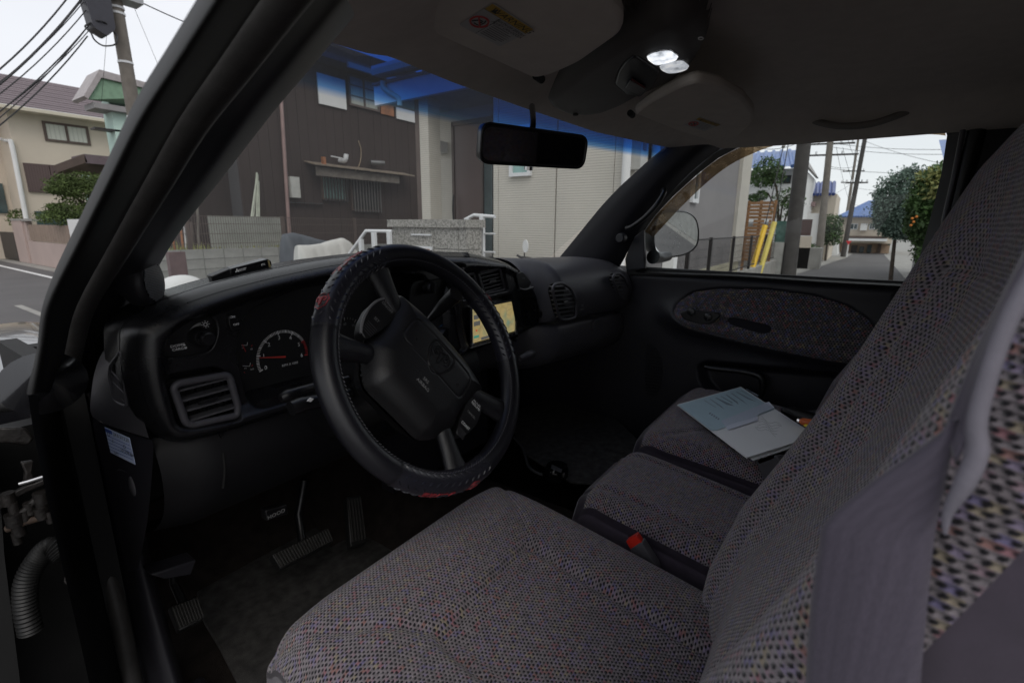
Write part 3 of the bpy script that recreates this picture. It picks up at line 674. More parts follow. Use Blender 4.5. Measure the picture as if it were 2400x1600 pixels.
x_ = yp0; 
while x_ < yp1-.1:
    MB().box(PX+.03, x_+.01, zt0+.03, PX+.06, min(x_+.32, yp1), zf).build('fence_panel', plain('tan_panel', (.25, .185, .145), .6, .15, 2) if 'tanp' not in O else O['tanp'], wl); x_ += .33
gt = MB().box(PX-.04, ys[0]+.05, .05, PX, ys[0]+3.5, zp-.5).build('gate', O['dark']); tag(gt, 'dark iron gate left of the pink pillar', 'gate')
yy0, yy1 = P(190, 515, X=PX-.1)[1], P(157, 515, X=PX-.1)[1]
MB().box(PX-.1, yy0-.8, 0.9, PX+.05, yy1, P(160, 514, X=PX-.1)[2]).build('white_pillar', O['white'], wl)
# cream house: faces the camera on plane Y=HY
HY = 30.5
h = empty('cream_house', (8, HY, 0), 'cream rendered two-storey house with grey-brown roof and closed brown shutters', 'house')
cx0 = P(22, 300, Y=HY)[0]; ze = P(150, 272, Y=HY)[2]
MB().box(cx0, HY, 0, 16, HY+8, ze).build('wall', O['cream'], h)
MB().box(cx0-5, HY+2.5, 0, cx0+.02, HY+8, ze-.4).build('wing_wall', O['cream'], h)
def hq(u0, v0, u1, v1, y=HY): p, q = P(u0, v0, Y=y), P(u1, v1, Y=y); return p[0], q[0], q[2], p[2]
a, b, c, d = hq(97, 283, 213, 342); window(h, a, b, 1, HY, c-.0, d, O['trim'], O['curtain'], -1, .1, 1, 'upper window with pale net curtains')
a, b, c, d = hq(51, 376, 190, 455); x_ = a
while x_ < b-.1:
    MB().box(x_+.01, HY-.1, c, min(b, x_+.85)-.01, HY-.0, d-.1).build('shutter', O['panel'], h); x_ += .85
a, b, c, d = hq(80, 495, 260, 560); MB().box(a, HY-.06, c, b, HY, d).build('ground_window', O['winglass'], h)
a, b, c, d = hq(0, 430, 20, 500, HY+2.5); MB().box(a-.5, HY+2.42, c, b, HY+2.5, d).build('side_window', O['winglass'], h)
# roof: gable end towards the camera's left, slope facing the camera, eave along X
el = P(57, 252, Y=HY-.7); er = P(330, 300, Y=HY-.7); rl = P(51, 186, Y=HY+3.2); rr = P(400, 250, Y=HY+3.2)
rz = (rl[2]+P(205, 210, Y=HY+3.2)[2])/2
n_ = 14
for k in range(n_):
    t0, t1 = k/n_, (k+1)/n_
    def rp(x_, t, dz): return (x_, HY-.7+3.9*t, el[2]+(rz-el[2])*t+dz)
    xa_ = cx0-.7+ (1.3*t0)
    MB().prism([rp(xa_, t0, .03), rp(16.5, t0, .03), rp(16.5, t1, .0), rp(xa_, t1, .0)], (0, 0, .05)).build('roof_course', O['rooft'], h)
MB().prism([(cx0-.7, HY-.7, el[2]), (cx0-.7, HY+8, el[2]), (cx0+.6, HY+8, rz), (cx0+.6, HY+3.2, rz)], (.15, 0, 0)).build('gable', O['cream'], h)
MB().prism([(cx0-5.5, HY+2.0, el[2]-.9), (cx0-.6, HY+1.6, el[2]), (cx0-.6, HY+8, el[2]), (cx0-5.5, HY+8, el[2]-.9)], (0, 0, .08)).build('wing_roof', O['rooft'], h)
MB().box(cx0-.7, HY-.82, el[2]-.14, 16, HY-.7, el[2]-.0).build('gutter', O['gutter'], h)
MB().box(cx0-.7, HY-.7, el[2]-.14, 16, HY, el[2]-.1).build('soffit', O['gutter'], h)
tube('downpipe', [P(25, 330, Y=HY-.15), P(30, 350, Y=HY-.15), P(62, 515, Y=HY-.15), (P(64, 515, Y=HY-.15)[0], HY-.15, 0)], .09, O['white'], h, spline=0)
tube('gutter_arm', [P(0, 325, Y=HY+1), P(14, 330, Y=HY+1), P(25, 330, Y=HY-.1)], .07, O['white'], h)
# mint house nearer the pole
GY = 25
h = empty('mint_house', (9, GY, 0), 'mint green house with broad green soffits and brown porch roof, behind the utility pole', 'house')
wx = P(255, 240, Y=GY)[0]
MB().box(wx, GY, 2.6, 20, GY+.8, P(255, 200, Y=GY)[2]).build('upper_wall', O['mint'], h)
tip = P(232, 164, Y=GY-1.0); le = P(197, 224, Y=GY-1.0); zr = tip[2]
prism('gable_roof', [P(196, 225, Y=GY-1.2), P(233, 163, Y=GY-1.2), P(420, 215, Y=GY-1.2), P(420, 226, Y=GY-1.2), P(238, 182, Y=GY-1.2), P(207, 232, Y=GY-1.2)], (0, 1.4, 0), plain('roof_fascia', (.36, .33, .33)), h)
prism('soffit', [P(207, 233, Y=GY-1.15), P(238, 184, Y=GY-1.15), P(420, 228, Y=GY-1.15), P(420, 262, Y=GY-.0), P(256, 238, Y=GY-.0)], (0, .05, 0), O['green'], h)
prism('porch_roof', [P(125, 388, Y=GY-1.5), P(197, 361, Y=GY-1.5), P(205, 380, Y=GY-1.5), P(133, 405, Y=GY-1.5)], (3.5, 1.2, -.0), O['trim'], h)
p0, p1 = P(197, 361, Y=GY-1.5), P(205, 383, Y=GY-1.5)
MB().box(p0[0], GY-1.5, p1[2], 16, GY, p0[2]).build('porch_fascia', plain('purple_brown_fascia', (.13, .10, .11)), h)
MB().box(p0[0]+.2, GY-.9, 1.2, 16, GY, p1[2]).build('lower_wall', O['mint'], h)
cl = P(262, 262, Y=GY-.8)
MB().box(cl[0], GY-.8, 2, cl[0]+.7, GY-.1, cl[2]).build('chimney_column', O['mint'], h)
MB().box(cl[0]-.6, GY-1.1, cl[2], cl[0]+1.4, GY, cl[2]+.2).build('column_cap', plain('column_cap', (.27, .26, .26)), h)
a = P(215, 285, Y=GY-.6); b = P(262, 312, Y=GY-.6)
MB().box(a[0], GY-.8, b[2]+.05, cl[0]+3, GY-.3, b[2]+.12).build('balcony_rail', O['dark'], h)
MB().box(cl[0]+.7, GY-.2, b[2]-1, cl[0]+2.2, GY-.12, b[2]+.6).build('louvre', plain('louvre_grey', (.13, .13, .14)), h)
# ------------------------------------------------------------------ foliage
def clump_mesh(name, blobs, n, size, mat, seed=1, flat=.6):
    r = np.random.default_rng(seed); vs = []; fs = []
    for (cx_, cy_, cz_, rx, ry, rz_, wt) in blobs:
        for _ in range(int(n*wt)):
            d = r.normal(size=3); d /= np.linalg.norm(d); q = r.uniform(.55, 1.0)**.6
            c = np.array([cx_, cy_, cz_])+d*q*np.array([rx, ry, rz_])*(1+.12*r.normal())
            a = r.normal(size=3); a /= np.linalg.norm(a); b = np.cross(a, r.normal(size=3)); b /= np.linalg.norm(b)+1e-9
            s = size*r.uniform(.5, 1.4); a = a*s; b = b*s*.45; i = len(vs)
            vs += [c-a, c+b, c+a*1.0, c-b]; fs.append((i, i+1, i+2, i+3))
    me = bpy.data.meshes.new(name); me.from_pydata([tuple(map(float, v)) for v in vs], [], fs); me.materials.append(mat); return me
def tree(name, lab, base, trunk, blobs, n, size, mat, seed, cat='tree', tr=.09, grp=None):
    t = empty(name, base, lab, cat, grp)
    for k, pts in enumerate(trunk): tube('trunk' if k == 0 else 'limb', pts, [tr/(1+.8*(k > 0)), tr*.35], O['bark'], t, seg=7, spline=4)
    o = link('crown', clump_mesh('crown', blobs, n, size, mat, seed), t); o['kind'] = 'stuff'; return t
def at3(u, v, X=None, Y=None): return tuple(float(c) for c in P(u, v, X=X, Y=Y))
ty = 23.5; B = lambda u, v, r, rz_, w=1: (*at3(u, v, Y=ty), r, r, rz_, w)
tree('pine_tree', 'cloud-pruned green pine in front of the cream house', (7.2, ty, 0), [[(P(205, 500, Y=ty)[0], ty, .8), at3(212, 470, Y=ty), at3(200, 440, Y=ty)], [at3(205, 480, Y=ty), at3(180, 465, Y=ty), at3(160, 455, Y=ty)]],
     [B(165, 434, .7, .28), B(190, 424, .8, .32), B(215, 434, .75, .3), B(182, 449, .75, .2), B(146, 446, .5, .18, .5), B(200, 462, .8, .3, .7), B(138, 484, .35, .12, .3), B(170, 488, .7, .2, .7), B(195, 498, .9, .25), B(135, 503, .35, .2, .4), B(150, 510, .8, .3, .8)], 1500, .045, O['needle'], 3)
tree('clipped_shrub', 'round clipped shrub on top of the pink gate wall', (6, 29, 1.6), [[(P(46, 520, X=5.7)[0], P(46, 520, X=5.7)[1], 1.2), at3(46, 512, X=5.7)]], [(*at3(46, 511, X=5.7), .45, .45, .38, 1)], 700, .05, O['needle'], 5, 'shrub', .04)
# ------------------------------------------------------------------ utility poles and cables
def upole(lab, pb, ptp, r0, r1, mat, arms=(), grp='utility poles along the streets'):
    r0, r1 = r0*.62, r1*.62
    t = empty('utility_pole', tuple(pb), lab, 'utility pole', grp); pb, ptp = np.array(pb, float), np.array(ptp, float)
    MB().tube([pb, ptp], [r0, r1], 14).build('pole', mat, t, smooth=True)
    for k, (tt, ln, d_) in enumerate(arms):
        c = pb+(ptp-pb)*tt; d_ = np.array([d_[0], d_[1], 0.0]); o = MB().box(-ln, -.04, -.04, ln, .04, .04).build('cross_arm', O['dark'], None)
        o.parent = t; M_ = Matrix.Rotation(math.atan2(d_[1], d_[0]), 4, 'Z'); M_.translation = V(c)-Vector(t.location); o.matrix_local = M_
        for q in (-.9, -.45, .45, .9):
            e = c+d_/np.linalg.norm(d_)*ln*q; tube('insulator', [e, e+np.array([0, 0, .18])], .045, O['whitem'], t, seg=6)
    return t
pb = P(350, 480, Y=19.4); p1_ = P(283, 80, Y=19.4)
d_ = (p1_-pb); d_ = d_/d_[2]; base = pb+d_*(0-pb[2]); top = pb+d_*(11-pb[2])
lp_ = upole('weathered utility pole with grey transformer box leaning over the mint house', (base[0], 19.4, 0), (top[0], 19.4, 11), .36, .27, O['pole'], [(.93, .9, (1, .3))])
for zz in (P(283, 35, Y=19.4)[2], P(283, 22, Y=19.4)[2], P(295, 148, Y=19.4)[2], P(310, 275, Y=19.4)[2]):
    c = pb+d_*(zz-pb[2]); MB().tube([(c[0], c[1], zz-.03), (c[0], c[1], zz+.03)], .205, 12).build('steel_band', O['whitem'], lp_, smooth=True)
b0 = P(228, 42, Y=19.1)
bxp = [(q_[0], 18.85, q_[1]) for q_ in rpoly([(b0[0]-.33, b0[2]+.75), (b0[0]+.33, b0[2]+.75), (b0[0]+.33, b0[2]-.25), (b0[0]+.1, b0[2]-.5), (b0[0]-.2, b0[2]-.35)], .08)]
m = MB(); m.prism(bxp, (0, .5, 0))
m.build('junction_box', plain('dark_box', (.03, .03, .04), .5), lp_)
b1 = P(300, 0, Y=19.3); MB().box(b1[0]-.55, 19.0, b1[2]-.1, b1[0]+.3, 19.6, b1[2]+.6).build('transformer', plain('transformer_grey', (.35, .36, .38), .5), lp_)
tube('cable_coil', [(b0[0]+.35*math.cos(a)*(1+.1*math.sin(5*a)), 18.9+.1*math.sin(a*3), b0[2]-.45+.3*math.sin(a)) for a in np.linspace(0, 12.6, 60)], .022, O['cable'], lp_, seg=5)
def cable(lab, pts, r, sag=0, grp='overhead cables'):
    pts = [np.array(p, float) for p in pts]; out = []
    for a, b in zip(pts[:-1], pts[1:]):
        for t in np.linspace(0, 1, 12, endpoint=False): out.append(a+(b-a)*t-np.array([0, 0, sag*4*t*(1-t)]))
    out.append(pts[-1]); o = MB().tube(out, r*.6, 5).build('overhead_cable', O['cable'], smooth=True); return tag(o, lab, 'cable', grp)
topP = P(225, 10, Y=19.2)
cl_ = [(170, -20, -160, 275, .035), (190, 0, -150, 300, .05), (205, 20, -150, 318, .025), (212, 55, -150, 360, .03), (205, 85, -140, 390, .03), (196, 5, -150, 285, .02), (210, 70, -150, 350, .02), (208, 60, -140, 375, .022)]
for k, (u0, v0, u1, v1, r) in enumerate(cl_):
    cable('%s dark cable running up to the weathered utility pole' % ('uppermost', 'thick upper', 'thin middle', 'lower middle', 'lowest', 'thin uppermost', 'thin lower', 'second lowest')[k], [P(u0, v0, Y=19.1), P(u1, v1, D=11)], r, .25)
cable('single cable leaving the transformer towards the right', [P(318, 0, Y=19.3), P(520, 85, D=16)], .03, .05)
for u in (250, 310): cable('thin vertical drop wire in front of the mint house gable' if u < 300 else 'thin slanting drop wire right of the weathered pole', [P(u+5, 20, Y=19), P(u-12 if u < 300 else u+70, 240 if u < 300 else 175, Y=21)], .01, 0)
# ------------------------------------------------------------------ right: fence, guy guards, poles, houses along the side street
FY = 2.42
rw = empty('retaining_kerb', (12, FY, 0), 'low pale concrete kerb under the dark mesh fence', 'kerb')
MB().box(7.0, FY-.08, 0, 19.5, FY+.08, .62).build('kerb_block', O['conc'], rw)
MB().box(7.0, FY+.08, 0, 19.4, SY-.02, .45).build('gravel_bed', plain('white_gravel', (.55, .55, .54), .9, .45, 25, .6, 60, .01), rw)
ff = empty('steel_fence', (12, FY, .6), 'dark mesh fence with posts along the grey stucco wall', 'fence')
for u in (1612, 1663, 1716, 1757, 1790):
    xx = P(u, 600, Y=FY)[0]; MB().box(xx-.03, FY-.03, .6, xx+.03, FY+.03, 1.52).build('post', O['dark'], ff)
for zz in (1.49, .72): MB().box(7.4, FY-.012, zz-.012, 19.3, FY+.012, zz+.012).build('rail', O['dark'], ff)
m = MB()
for i in range(150): xx = 7.4+.08*i; m.box(xx-.0018, FY-.002, .7, xx+.0018, FY+.002, 1.48)
for zz in (.85, 1.0, 1.15, 1.3): m.box(7.4, FY+.004, zz-.003, 19.3, FY+.008, zz+.003)
tag(m.build('wire_mesh', O['dark'], ff), kind='stuff')
xw = P(1568, 600, Y=2.3)[0]; o = MB().box(xw-.09, 2.2, 0, xw+.09, 2.36, 1.9).build('white_post', O['white']); tag(o, 'square white post right behind the door mirror', 'post')
o = MB(); 
for i in range(9): o.box(P(1515+i*6, 620, Y=2.2)[0], 2.18, 0, P(1515+i*6, 620, Y=2.2)[0]+.03, 2.2, .95)
tag(o.build('white_railing', O['white']), 'short white railing seen below the door mirror', 'railing', kind='stuff')
for lab, ub, vb, ut, vt, X_, mt_ in (('bright yellow guy-wire guard, the left one of the pair', 1760, 640, 1793, 529, 15.5, O['yellow']), ('faded yellow guy-wire guard, the right one of the pair', 1780, 640, 1815, 521, 16.5, O['yellow2'])):
    t = empty('guy_wire_guard', tuple(P(ub, vb, X=X_)), lab, 'guy wire guard', 'yellow guy-wire guards')
    a, b = P(ub, vb, X=X_), P(ut, vt, X=X_+.6); dd = (b-a); a2 = a-dd*(a[2]/dd[2])
    tube('sleeve', [a2, b], .075, mt_, t, seg=12)
    e = P(ut+50, vt-215, X=X_+2.0) if X_ < 16 else P(ut+40, vt-225, X=X_+2.2); tube('guy_wire', [b, e], .014, O['cable'], t, seg=5)
    mm = b+(e-b)*.85; tube('insulator', [mm, mm+(e-b)*.04], [.05, .07, .05], O['conc'], t, seg=8)
def polepx(lab, ub, vb, ut, vt, X_, r0, r1, mat, arms=()):
    a, b = P(ub, vb, X=X_), P(ut, vt, X=X_); dd = b-a; dd /= dd[2]
    return upole(lab, a-dd*a[2], a+dd*(9-a[2]), r0, r1, mat, arms)
polepx('thick dark grey utility pole nearest on the right, beside the yellow guards', 1847, 645, 1886, 320, 20, .40, .30, O['pole2'])
polepx('second utility pole up the side street, with cross arms', 1918, 612, 1947, 320, 31, .30, .20, O['pole'], [(.60, 1.3, (.3, -1)), (.72, 1.3, (.3, -1)), (.66, 1.1, (.3, -1))])
polepx('slim dark utility pole leaning in front of the far blue-roofed house', 1976, 598, 2029, 315, 38, .24, .17, O['pole2'], [(.5, .6, (.3, -1))])
polepx('thin distant utility pole left of the slim dark one', 1972, 590, 2002, 390, 52, .22, .14, O['pole'], [(.62, .8, (.3, -1)), (.72, .8, (.3, -1))])
for k, (u0, v0, u1, v1, a, b) in enumerate(((1946, 335, 2300, 348, 31, 26), (1950, 345, 2290, 360, 31, 26), (2030, 332, 2300, 400, 38, 26), (1960, 345, 1990, 470, 31, 50), (1975, 345, 2005, 440, 31, 50), (1985, 320, 2012, 380, 31, 40), (1945, 395, 2290, 400, 31, 27), (1946, 390, 2020, 385, 31, 38), (2005, 440, 2120, 445, 52, 50), (1895, 480, 1996, 430, 31, 50), (1770, 345, 1880, 330, 18, 20), (2005, 480, 2120, 490, 52, 50))):
    cable('%s thin cable crossing the sky over the side street' % ('topmost', 'second', 'third', 'steep near', 'steep middle', 'steep short', 'level middle', 'short level', 'low distant', 'slanting low', 'left-hand upper', 'lowest')[k], [P(u0, v0, X=a), P(u1, v1, X=b)], .016, .15, 'cables over the side street')
def ribroof(name, p0, p1, p2, p3, n, mat, parent, r=.09):
    """tiled slope between eave p0-p1 and ridge p3-p2, each column of tiles its own rib"""
    p0, p1, p2, p3 = (np.array(p, float) for p in (p0, p1, p2, p3))
    b = MB().quad(p0, p1, p2, p3).build(name, mat, parent, smooth=False)
    for i in range(n):
        t = (i+.5)/n; MB().tube([p0+(p1-p0)*t, p3+(p2-p3)*t], r, 6).build('tile_row', mat, b, smooth=True)
    return b
# first blue-roofed house
def sq(u, v, X_): return P(u, v, X=X_)
h = empty('blue_roof_house', (26, 4, 0), 'white two-storey house with bright blue tiled roof just beyond the grey stucco wall', 'house')
HX = 26; yr_ = sq(1875, 460, HX)[1]; z1 = sq(1850, 395, HX)[2]
MB().box(HX, yr_, 0, HX+7, 12, z1).build('wall', O['white'], h)
MB().box(HX-1.0, yr_-1.2, 0, HX-.02, 6, .9).build('plinth', O['conc'], h)
e0 = sq(1745, 400, HX-.8); e1 = sq(1893, 383, HX-.8); r0 = sq(1745, 362, HX+2); r1 = sq(1878, 356, HX+2)
e0[2] = e1[2] = (e0[2]+e1[2])/2; r0[2] = r1[2] = r1[2]+.1; e0[1] = 9; r0[1] = 9
ribroof('roof', e0, e1, r1, r0, 18, O['bluet'], h)
MB().prism([e1, (HX+6, e1[1], e1[2]), r1], (0, .12, 0)).build('gable_board', plain('gable_grey', (.35, .34, .33)), h)
a = sq(1830, 412, HX); b = sq(1853, 430, HX)
window(h, b[1], a[1], 0, HX, b[2], a[2], O['dark'], O['winglass'], -1, .05, 1)
MB().box(HX-.4, yr_+.2, 1.9, HX, 8, 2.0).build('ledge', plain('ledge_grey', (.30, .30, .30)), h)
wf_ = empty('slatted_screen', (19, 3, .6), 'orange brown horizontal wood slat screen beside the grey house', 'fence')
ya_, yb_ = sq(1808, 520, 18.6)[1], sq(1750, 520, 18.6)[1]; zb_, zt_ = sq(1755, 570, 18.6)[2]-.6, sq(1757, 472, 18.6)[2]
nn = 17
for i in range(nn):
    zz = zb_+(zt_-zb_)*i/nn
    if i in (10, 11):
        for a, b in ((ya_, ya_+.08), (ya_+.22, ya_+.55), (ya_+.7, yb_)): MB().box(18.6, a, zz+.01, 18.63, b, zz+(zt_-zb_)/nn-.015).build('slat', O['cedar'], wf_)
    else: MB().box(18.6, ya_, zz+.01, 18.63, yb_, zz+(zt_-zb_)/nn-.015).build('slat', O['cedar'], wf_)
for y_ in (ya_-.05, (ya_+yb_)/2, yb_): MB().box(18.63, y_-.04, 0, 18.72, y_+.04, zt_+.02).build('post', O['cedar'], wf_)
# garden of the first house: block wall, green fence, tree
gw = empty('garden_boundary', (20, 2.6, 0), 'dark concrete garden wall with green and brown screens behind the big utility pole', 'wall')
MB().box(19.8, 2.2, 0, 20, 3.4, sq(1830, 568, 19.8)[2]).build('wall_panel', O['block'], gw)
MB().box(20.4, sq(1850, 540, 20.4)[1], 1.0, 20.45, sq(1818, 540, 20.4)[1], sq(1830, 518, 20.4)[2]).build('green_screen', O['greennet'], gw)
a, b = sq(1905, 514, 25), sq(1872, 552, 25)
MB().box(25, a[1], b[2], 25.1, b[1], a[2]).build('brown_screen', plain('brown_metal_screen', (.085, .05, .045), .6, .1), gw)
a, b = sq(1903, 554, 25), sq(1860, 610, 25); MB().box(25, a[1], 0, 25.2, b[1], a[2]).build('cream_wall_panel', O['cream'], gw)
TX = 22
def bb(u, v, X_, r, rz_, w=1): p = P(u, v, X=X_); return (p[0], p[1], p[2], r, r, rz_, w)
tree('garden_tree', 'layered garden tree with rounded dark green head in front of the blue-roofed house', tuple(sq(1822, 600, TX)*np.array([1, 1, 0])), [[(TX, sq(1826, 600, TX)[1], .5), sq(1824, 520, TX), sq(1820, 440, TX), sq(1800, 405, TX)], [sq(1826, 540, TX), sq(1836, 470, TX), sq(1852, 455, TX)], [sq(1824, 500, TX), sq(1800, 452, TX)], [sq(1826, 560, TX), sq(1845, 500, TX), sq(1862, 470, TX)]],
     [bb(1798, 402, TX, .55, .55, 1.3), bb(1785, 415, TX, .5, .4, 1), bb(1815, 412, TX, .4, .4, .8), bb(1786, 458, TX, .22, .2, .5), bb(1768, 466, TX, .25, .18, .5), bb(1846, 462, TX, .5, .35, .5), bb(1860, 475, TX, .4, .35, .4), bb(1835, 490, TX, .5, .4, .25)], 620, .06, O['leafg'], 11, tr=.07)
h = empty('blue_roof_house', (33, 3, 0), 'cream house with darker blue tiled roof between the first and second utility poles', 'house')
HX = 33; MB().box(HX, sq(1955, 500, HX)[1], 0, HX+5, 4, sq(1930, 455, HX)[2]).build('wall', O['cream'], h)
e0 = sq(1880, 458, HX-.8); e1 = sq(1958, 455, HX-.8); r0 = sq(1880, 430, HX+1.5); r1 = sq(1960, 427, HX+1.5); e0[2] = e1[2]; r0[2] = r1[2]; e0[1] += 1; r0[1] += 1
ribroof('roof', e0, e1, r1, r0, 14, O['bluet2'], h)
MB().box(HX-1, sq(1912, 480, HX)[1], sq(1900, 485, HX)[2], HX, 4, sq(1900, 475, HX)[2]).build('lower_roof', plain('pinkish_tin', (.30, .2, .2)), h)
MB().box(HX-2, sq(1925, 520, HX-2)[1], 0, HX-1.8, 4, sq(1900, 500, HX-2)[2]).build('front_wall', O['white'], h)
h = empty('white_gable_house', (40, 2.6, 0), 'small pale house with shallow gable beyond the second utility pole', 'house')
HX = 40; prism('wall', [sq(1925, 600, HX), sq(1925, 462, HX), sq(1940, 455, HX), sq(1962, 475, HX), sq(1962, 600, HX)], (4, 0, 0), O['white'], h)
a, b = sq(1950, 480, HX), sq(1940, 505, HX); window(h, a[1], b[1], 0, HX, b[2], a[2], O['whitem'], O['winglass'], -1, .05, 1)
# far house closing the street
h = empty('far_blue_house', (44, 0, 0), 'cream two-storey house with broad blue roof closing the end of the side street', 'house')
HX = 44; ya_, yb_ = sq(2095, 540, HX)[1], sq(1962, 540, HX)[1]; ze = sq(2030, 508, HX)[2]
MB().box(HX, ya_, sq(2030, 570, HX)[2], HX+7, yb_, ze).build('upper_wall', O['cream'], h)
MB().box(HX+1.4, ya_, 0, HX+7, yb_, sq(2030, 570, HX)[2]).build('lower_wall', plain('tan_wall', (.38, .27, .19)), h)
e0 = sq(1960, 509, HX-.7); e1 = sq(2100, 509, HX-.7); e0[2] = e1[2] = ze; r0 = sq(2035, 472, HX+3); r1 = sq(2110, 468, HX+3)
ribroof('roof', e0, e1, r1, r0, 22, O['bluet'], h, .07)
for u0, u1 in ((1990, 2012), (2036, 2052), (2058, 2070)):
    a, b = sq(u1, 524, HX), sq(u0, 538, HX); window(h, a[1], b[1], 0, HX, b[2], a[2], O['whitem'], O['winglass'], -1, .05, 1)
a, b = sq(2034, 524, HX-.3), sq(2015, 540, HX-.3); MB().box(HX-.3, a[1], b[2], HX-.01, b[1], a[2]).build('square_plaque', O['white'], h)
for v0, v1, mt_ in ((554, 557, O['trim']), (560, 564, O['whitem'])):
    a, b = sq(2080, v0, HX-.9), sq(1985, v1, HX-.9); MB().box(HX-.9, a[1], b[2], HX-.0, b[1], a[2]).build('canopy', mt_, h)
for u0, u1, v0, v1, mt_ in ((1992, 2010, 575, 598, O['dark']), (2012, 2026, 578, 597, O['winglass']), (2030, 2044, 574, 595, O['winglass']), (2053, 2067, 570, 600, O['trim'])):
    a, b = sq(u1, v0, HX+1.3), sq(u0, v1, HX+1.3); MB().box(HX+1.3, a[1], max(.02, b[2]), HX+1.39, b[1], a[2]).build('garage_opening', mt_, h)
ss_ = empty('stop_sign', tuple(sq(1989, 600, 37)*np.array([1, 1, 0])), 'small red road sign on a white post at the end of the side street', 'sign')
c = sq(1989, 569, 37); prism('sign_face', [(37, c[1]-.15, c[2]+.12), (37, c[1]+.15, c[2]+.12), (37, c[1], c[2]-.13)], (.03, 0, 0), O['rednet'], ss_)
tube('post', [(37.05, c[1], 0), (37.05, c[1], c[2]+.15)], .035, O['whitem'], ss_)
# shrubs left of the street end
tree('street_shrub', 'rounded green and yellow shrubs against the cream wall by the second pole', (32, 1.6, 0), [[(32, sq(1942, 560, 32)[1], 0), sq(1942, 540, 32)]], [bb(1945, 524, 32, .62, .5, 1), bb(1935, 545, 32, .6, .6, 1), bb(1950, 553, 32, .5, .5, .9)], 900, .07, O['leafg'], 21, 'shrub', .06)
tree('pot_plant', 'reddish green plant in a terracotta pot at the foot of the second pole', (26, 1.9, 0), [[(26, sq(1895, 600, 26)[1], .2), sq(1893, 590, 26)]], [bb(1890, 588, 26, .45, .35, 1), bb(1902, 602, 26, .35, .3, .8)], 500, .07, O['leafg'], 22, 'plant', .04)
c = sq(1887, 604, 25.6); o = MB().tube([(25.6, c[1], 0), (25.6, c[1], .4)], [.2, .28], 14).build('flower_pot', O['terra'], smooth=True); tag(o, 'terracotta flower pot at the kerb beneath the reddish plant', 'pot')
# right side trees
T2 = 21
tree('olive_tree', 'loose grey-green olive tree over the right side of the side street', (T2, -1.6, 0), [[(T2, sq(2098, 600, T2)[1], 0), sq(2100, 540, T2), sq(2115, 470, T2)], [sq(2102, 560, T2), sq(2088, 500, T2)], [sq(2104, 540, T2), sq(2135, 470, T2)]],
     [bb(2110, 455, T2, .7, .8, 1.2), bb(2085, 475, T2, .5, .7, 1), bb(2135, 440, T2, .5, .7, .8), bb(2105, 500, T2, .75, .7, 1.3), bb(2130, 500, T2, .7, .8, 1.2), bb(2080, 510, T2, .35, .5, .5), bb(2125, 535, T2, .6, .4, .8), bb(2100, 530, T2, .5, .4, .6), bb(2130, 415, T2, .25, .3, .25)], 2200, .05, O['olive'], 31, tr=.07)
T3 = 12.5
tree('orange_tree', 'dense dark green orange tree with yellowish top, nearest on the right of the street', (T3, -1.6, 0), [[(T3, sq(2215, 600, T3)[1], 0), sq(2205, 540, T3), sq(2200, 460, T3)], [sq(2206, 540, T3), sq(2175, 490, T3)]],
     [bb(2200, 438, T3, .40, .40, 1), bb(2172, 475, T3, .32, .36, 1), bb(2200, 500, T3, .42, .45, 1.4), bb(2160, 525, T3, .26, .32, .8), bb(2178, 552, T3, .28, .3, .8), bb(2225, 470, T3, .45, .6, 1.2), bb(2200, 590, T3, .4, .4, .8), bb(2215, 640, T3, .4, .4, .8)], 1900, .05, O['leafg'], 41, tr=.06)
o = link('blossoms', clump_mesh('blossoms', [bb(2200, 425, T3-.1, .36, .26, 1), bb(2215, 440, T3-.2, .35, .3, .8)], 500, .05, O['leafy'], 42)); tag(o, 'pale yellow young leaves on top of the orange tree', 'leaves', kind='stuff')
for k, (u, v) in enumerate(((2138, 512), (2141, 520), (2148, 508), (2135, 528))):
    c = sq(u, v, T3-.5); me_ = bpy.data.meshes.new('orange'); bm = bmesh.new(); bmesh.ops.create_icosphere(bm, subdivisions=2, radius=.024); bm.to_mesh(me_); bm.free(); me_.materials.append(plain('orange_peel', (.6, .2, .03)) if k == 0 else bpy.data.materials['orange_peel'])
    o = link('orange_fruit', me_); o.location = V(c); tag(o, ('upper left', 'lower', 'upper right', 'lowest')[k]+' small orange fruit among the leaves of the orange tree', 'fruit', 'orange fruits on the tree')
hw = empty('right_boundary', (15, -2, 0), 'white garden wall with black gate on the right side of the side street', 'wall')
for (ub, ut, vt, X0, X1, mt_) in ((0, 2118, 556, 18, 20.5, O['dark']), (0, 2140, 556, 14.5, 18, O['white'])):
    z_ = sq(ut, vt, X0)[2]; y_ = sq(ut, 600, X0)[1]; MB().box(X0, -2.15, 0, X1, -2.0, z_).build('wall_panel', mt_, hw)
MB().box(8, -2.3, 0, 14.4, -2.1, 1.0).build('wall_panel', plain('brick_brown', (.16, .085, .06), .9, .3, 6), hw)
h = empty('blue_eave_house', (20, -4, 0), 'grey house with blue eave above the orange tree', 'house')
a = sq(2196, 362, 20); MB().box(20, -9, 0, 26, a[1]-.35, a[2]-.1).build('wall', plain('grey_wall', (.3, .3, .31)), h)
ribroof('roof', (19.6, -9, a[2]-.3), (19.6, a[1]-.2, a[2]-.35), (23, a[1]-.2, a[2]+.8), (23, -9, a[2]+.8), 12, O['bluet'], h)
# ================================================================== THE TRUCK
T = empty('pickup_truck', (1.0, 0.2, 0), 'black pickup truck whose cab interior, dashboard and grey cloth bench seats fill the view', 'pickup truck')
BX0 = np.array
def T_(mb, name, mat, label=None, parent=None, **k): return mb.build(name, mat, parent or T, label, **k)
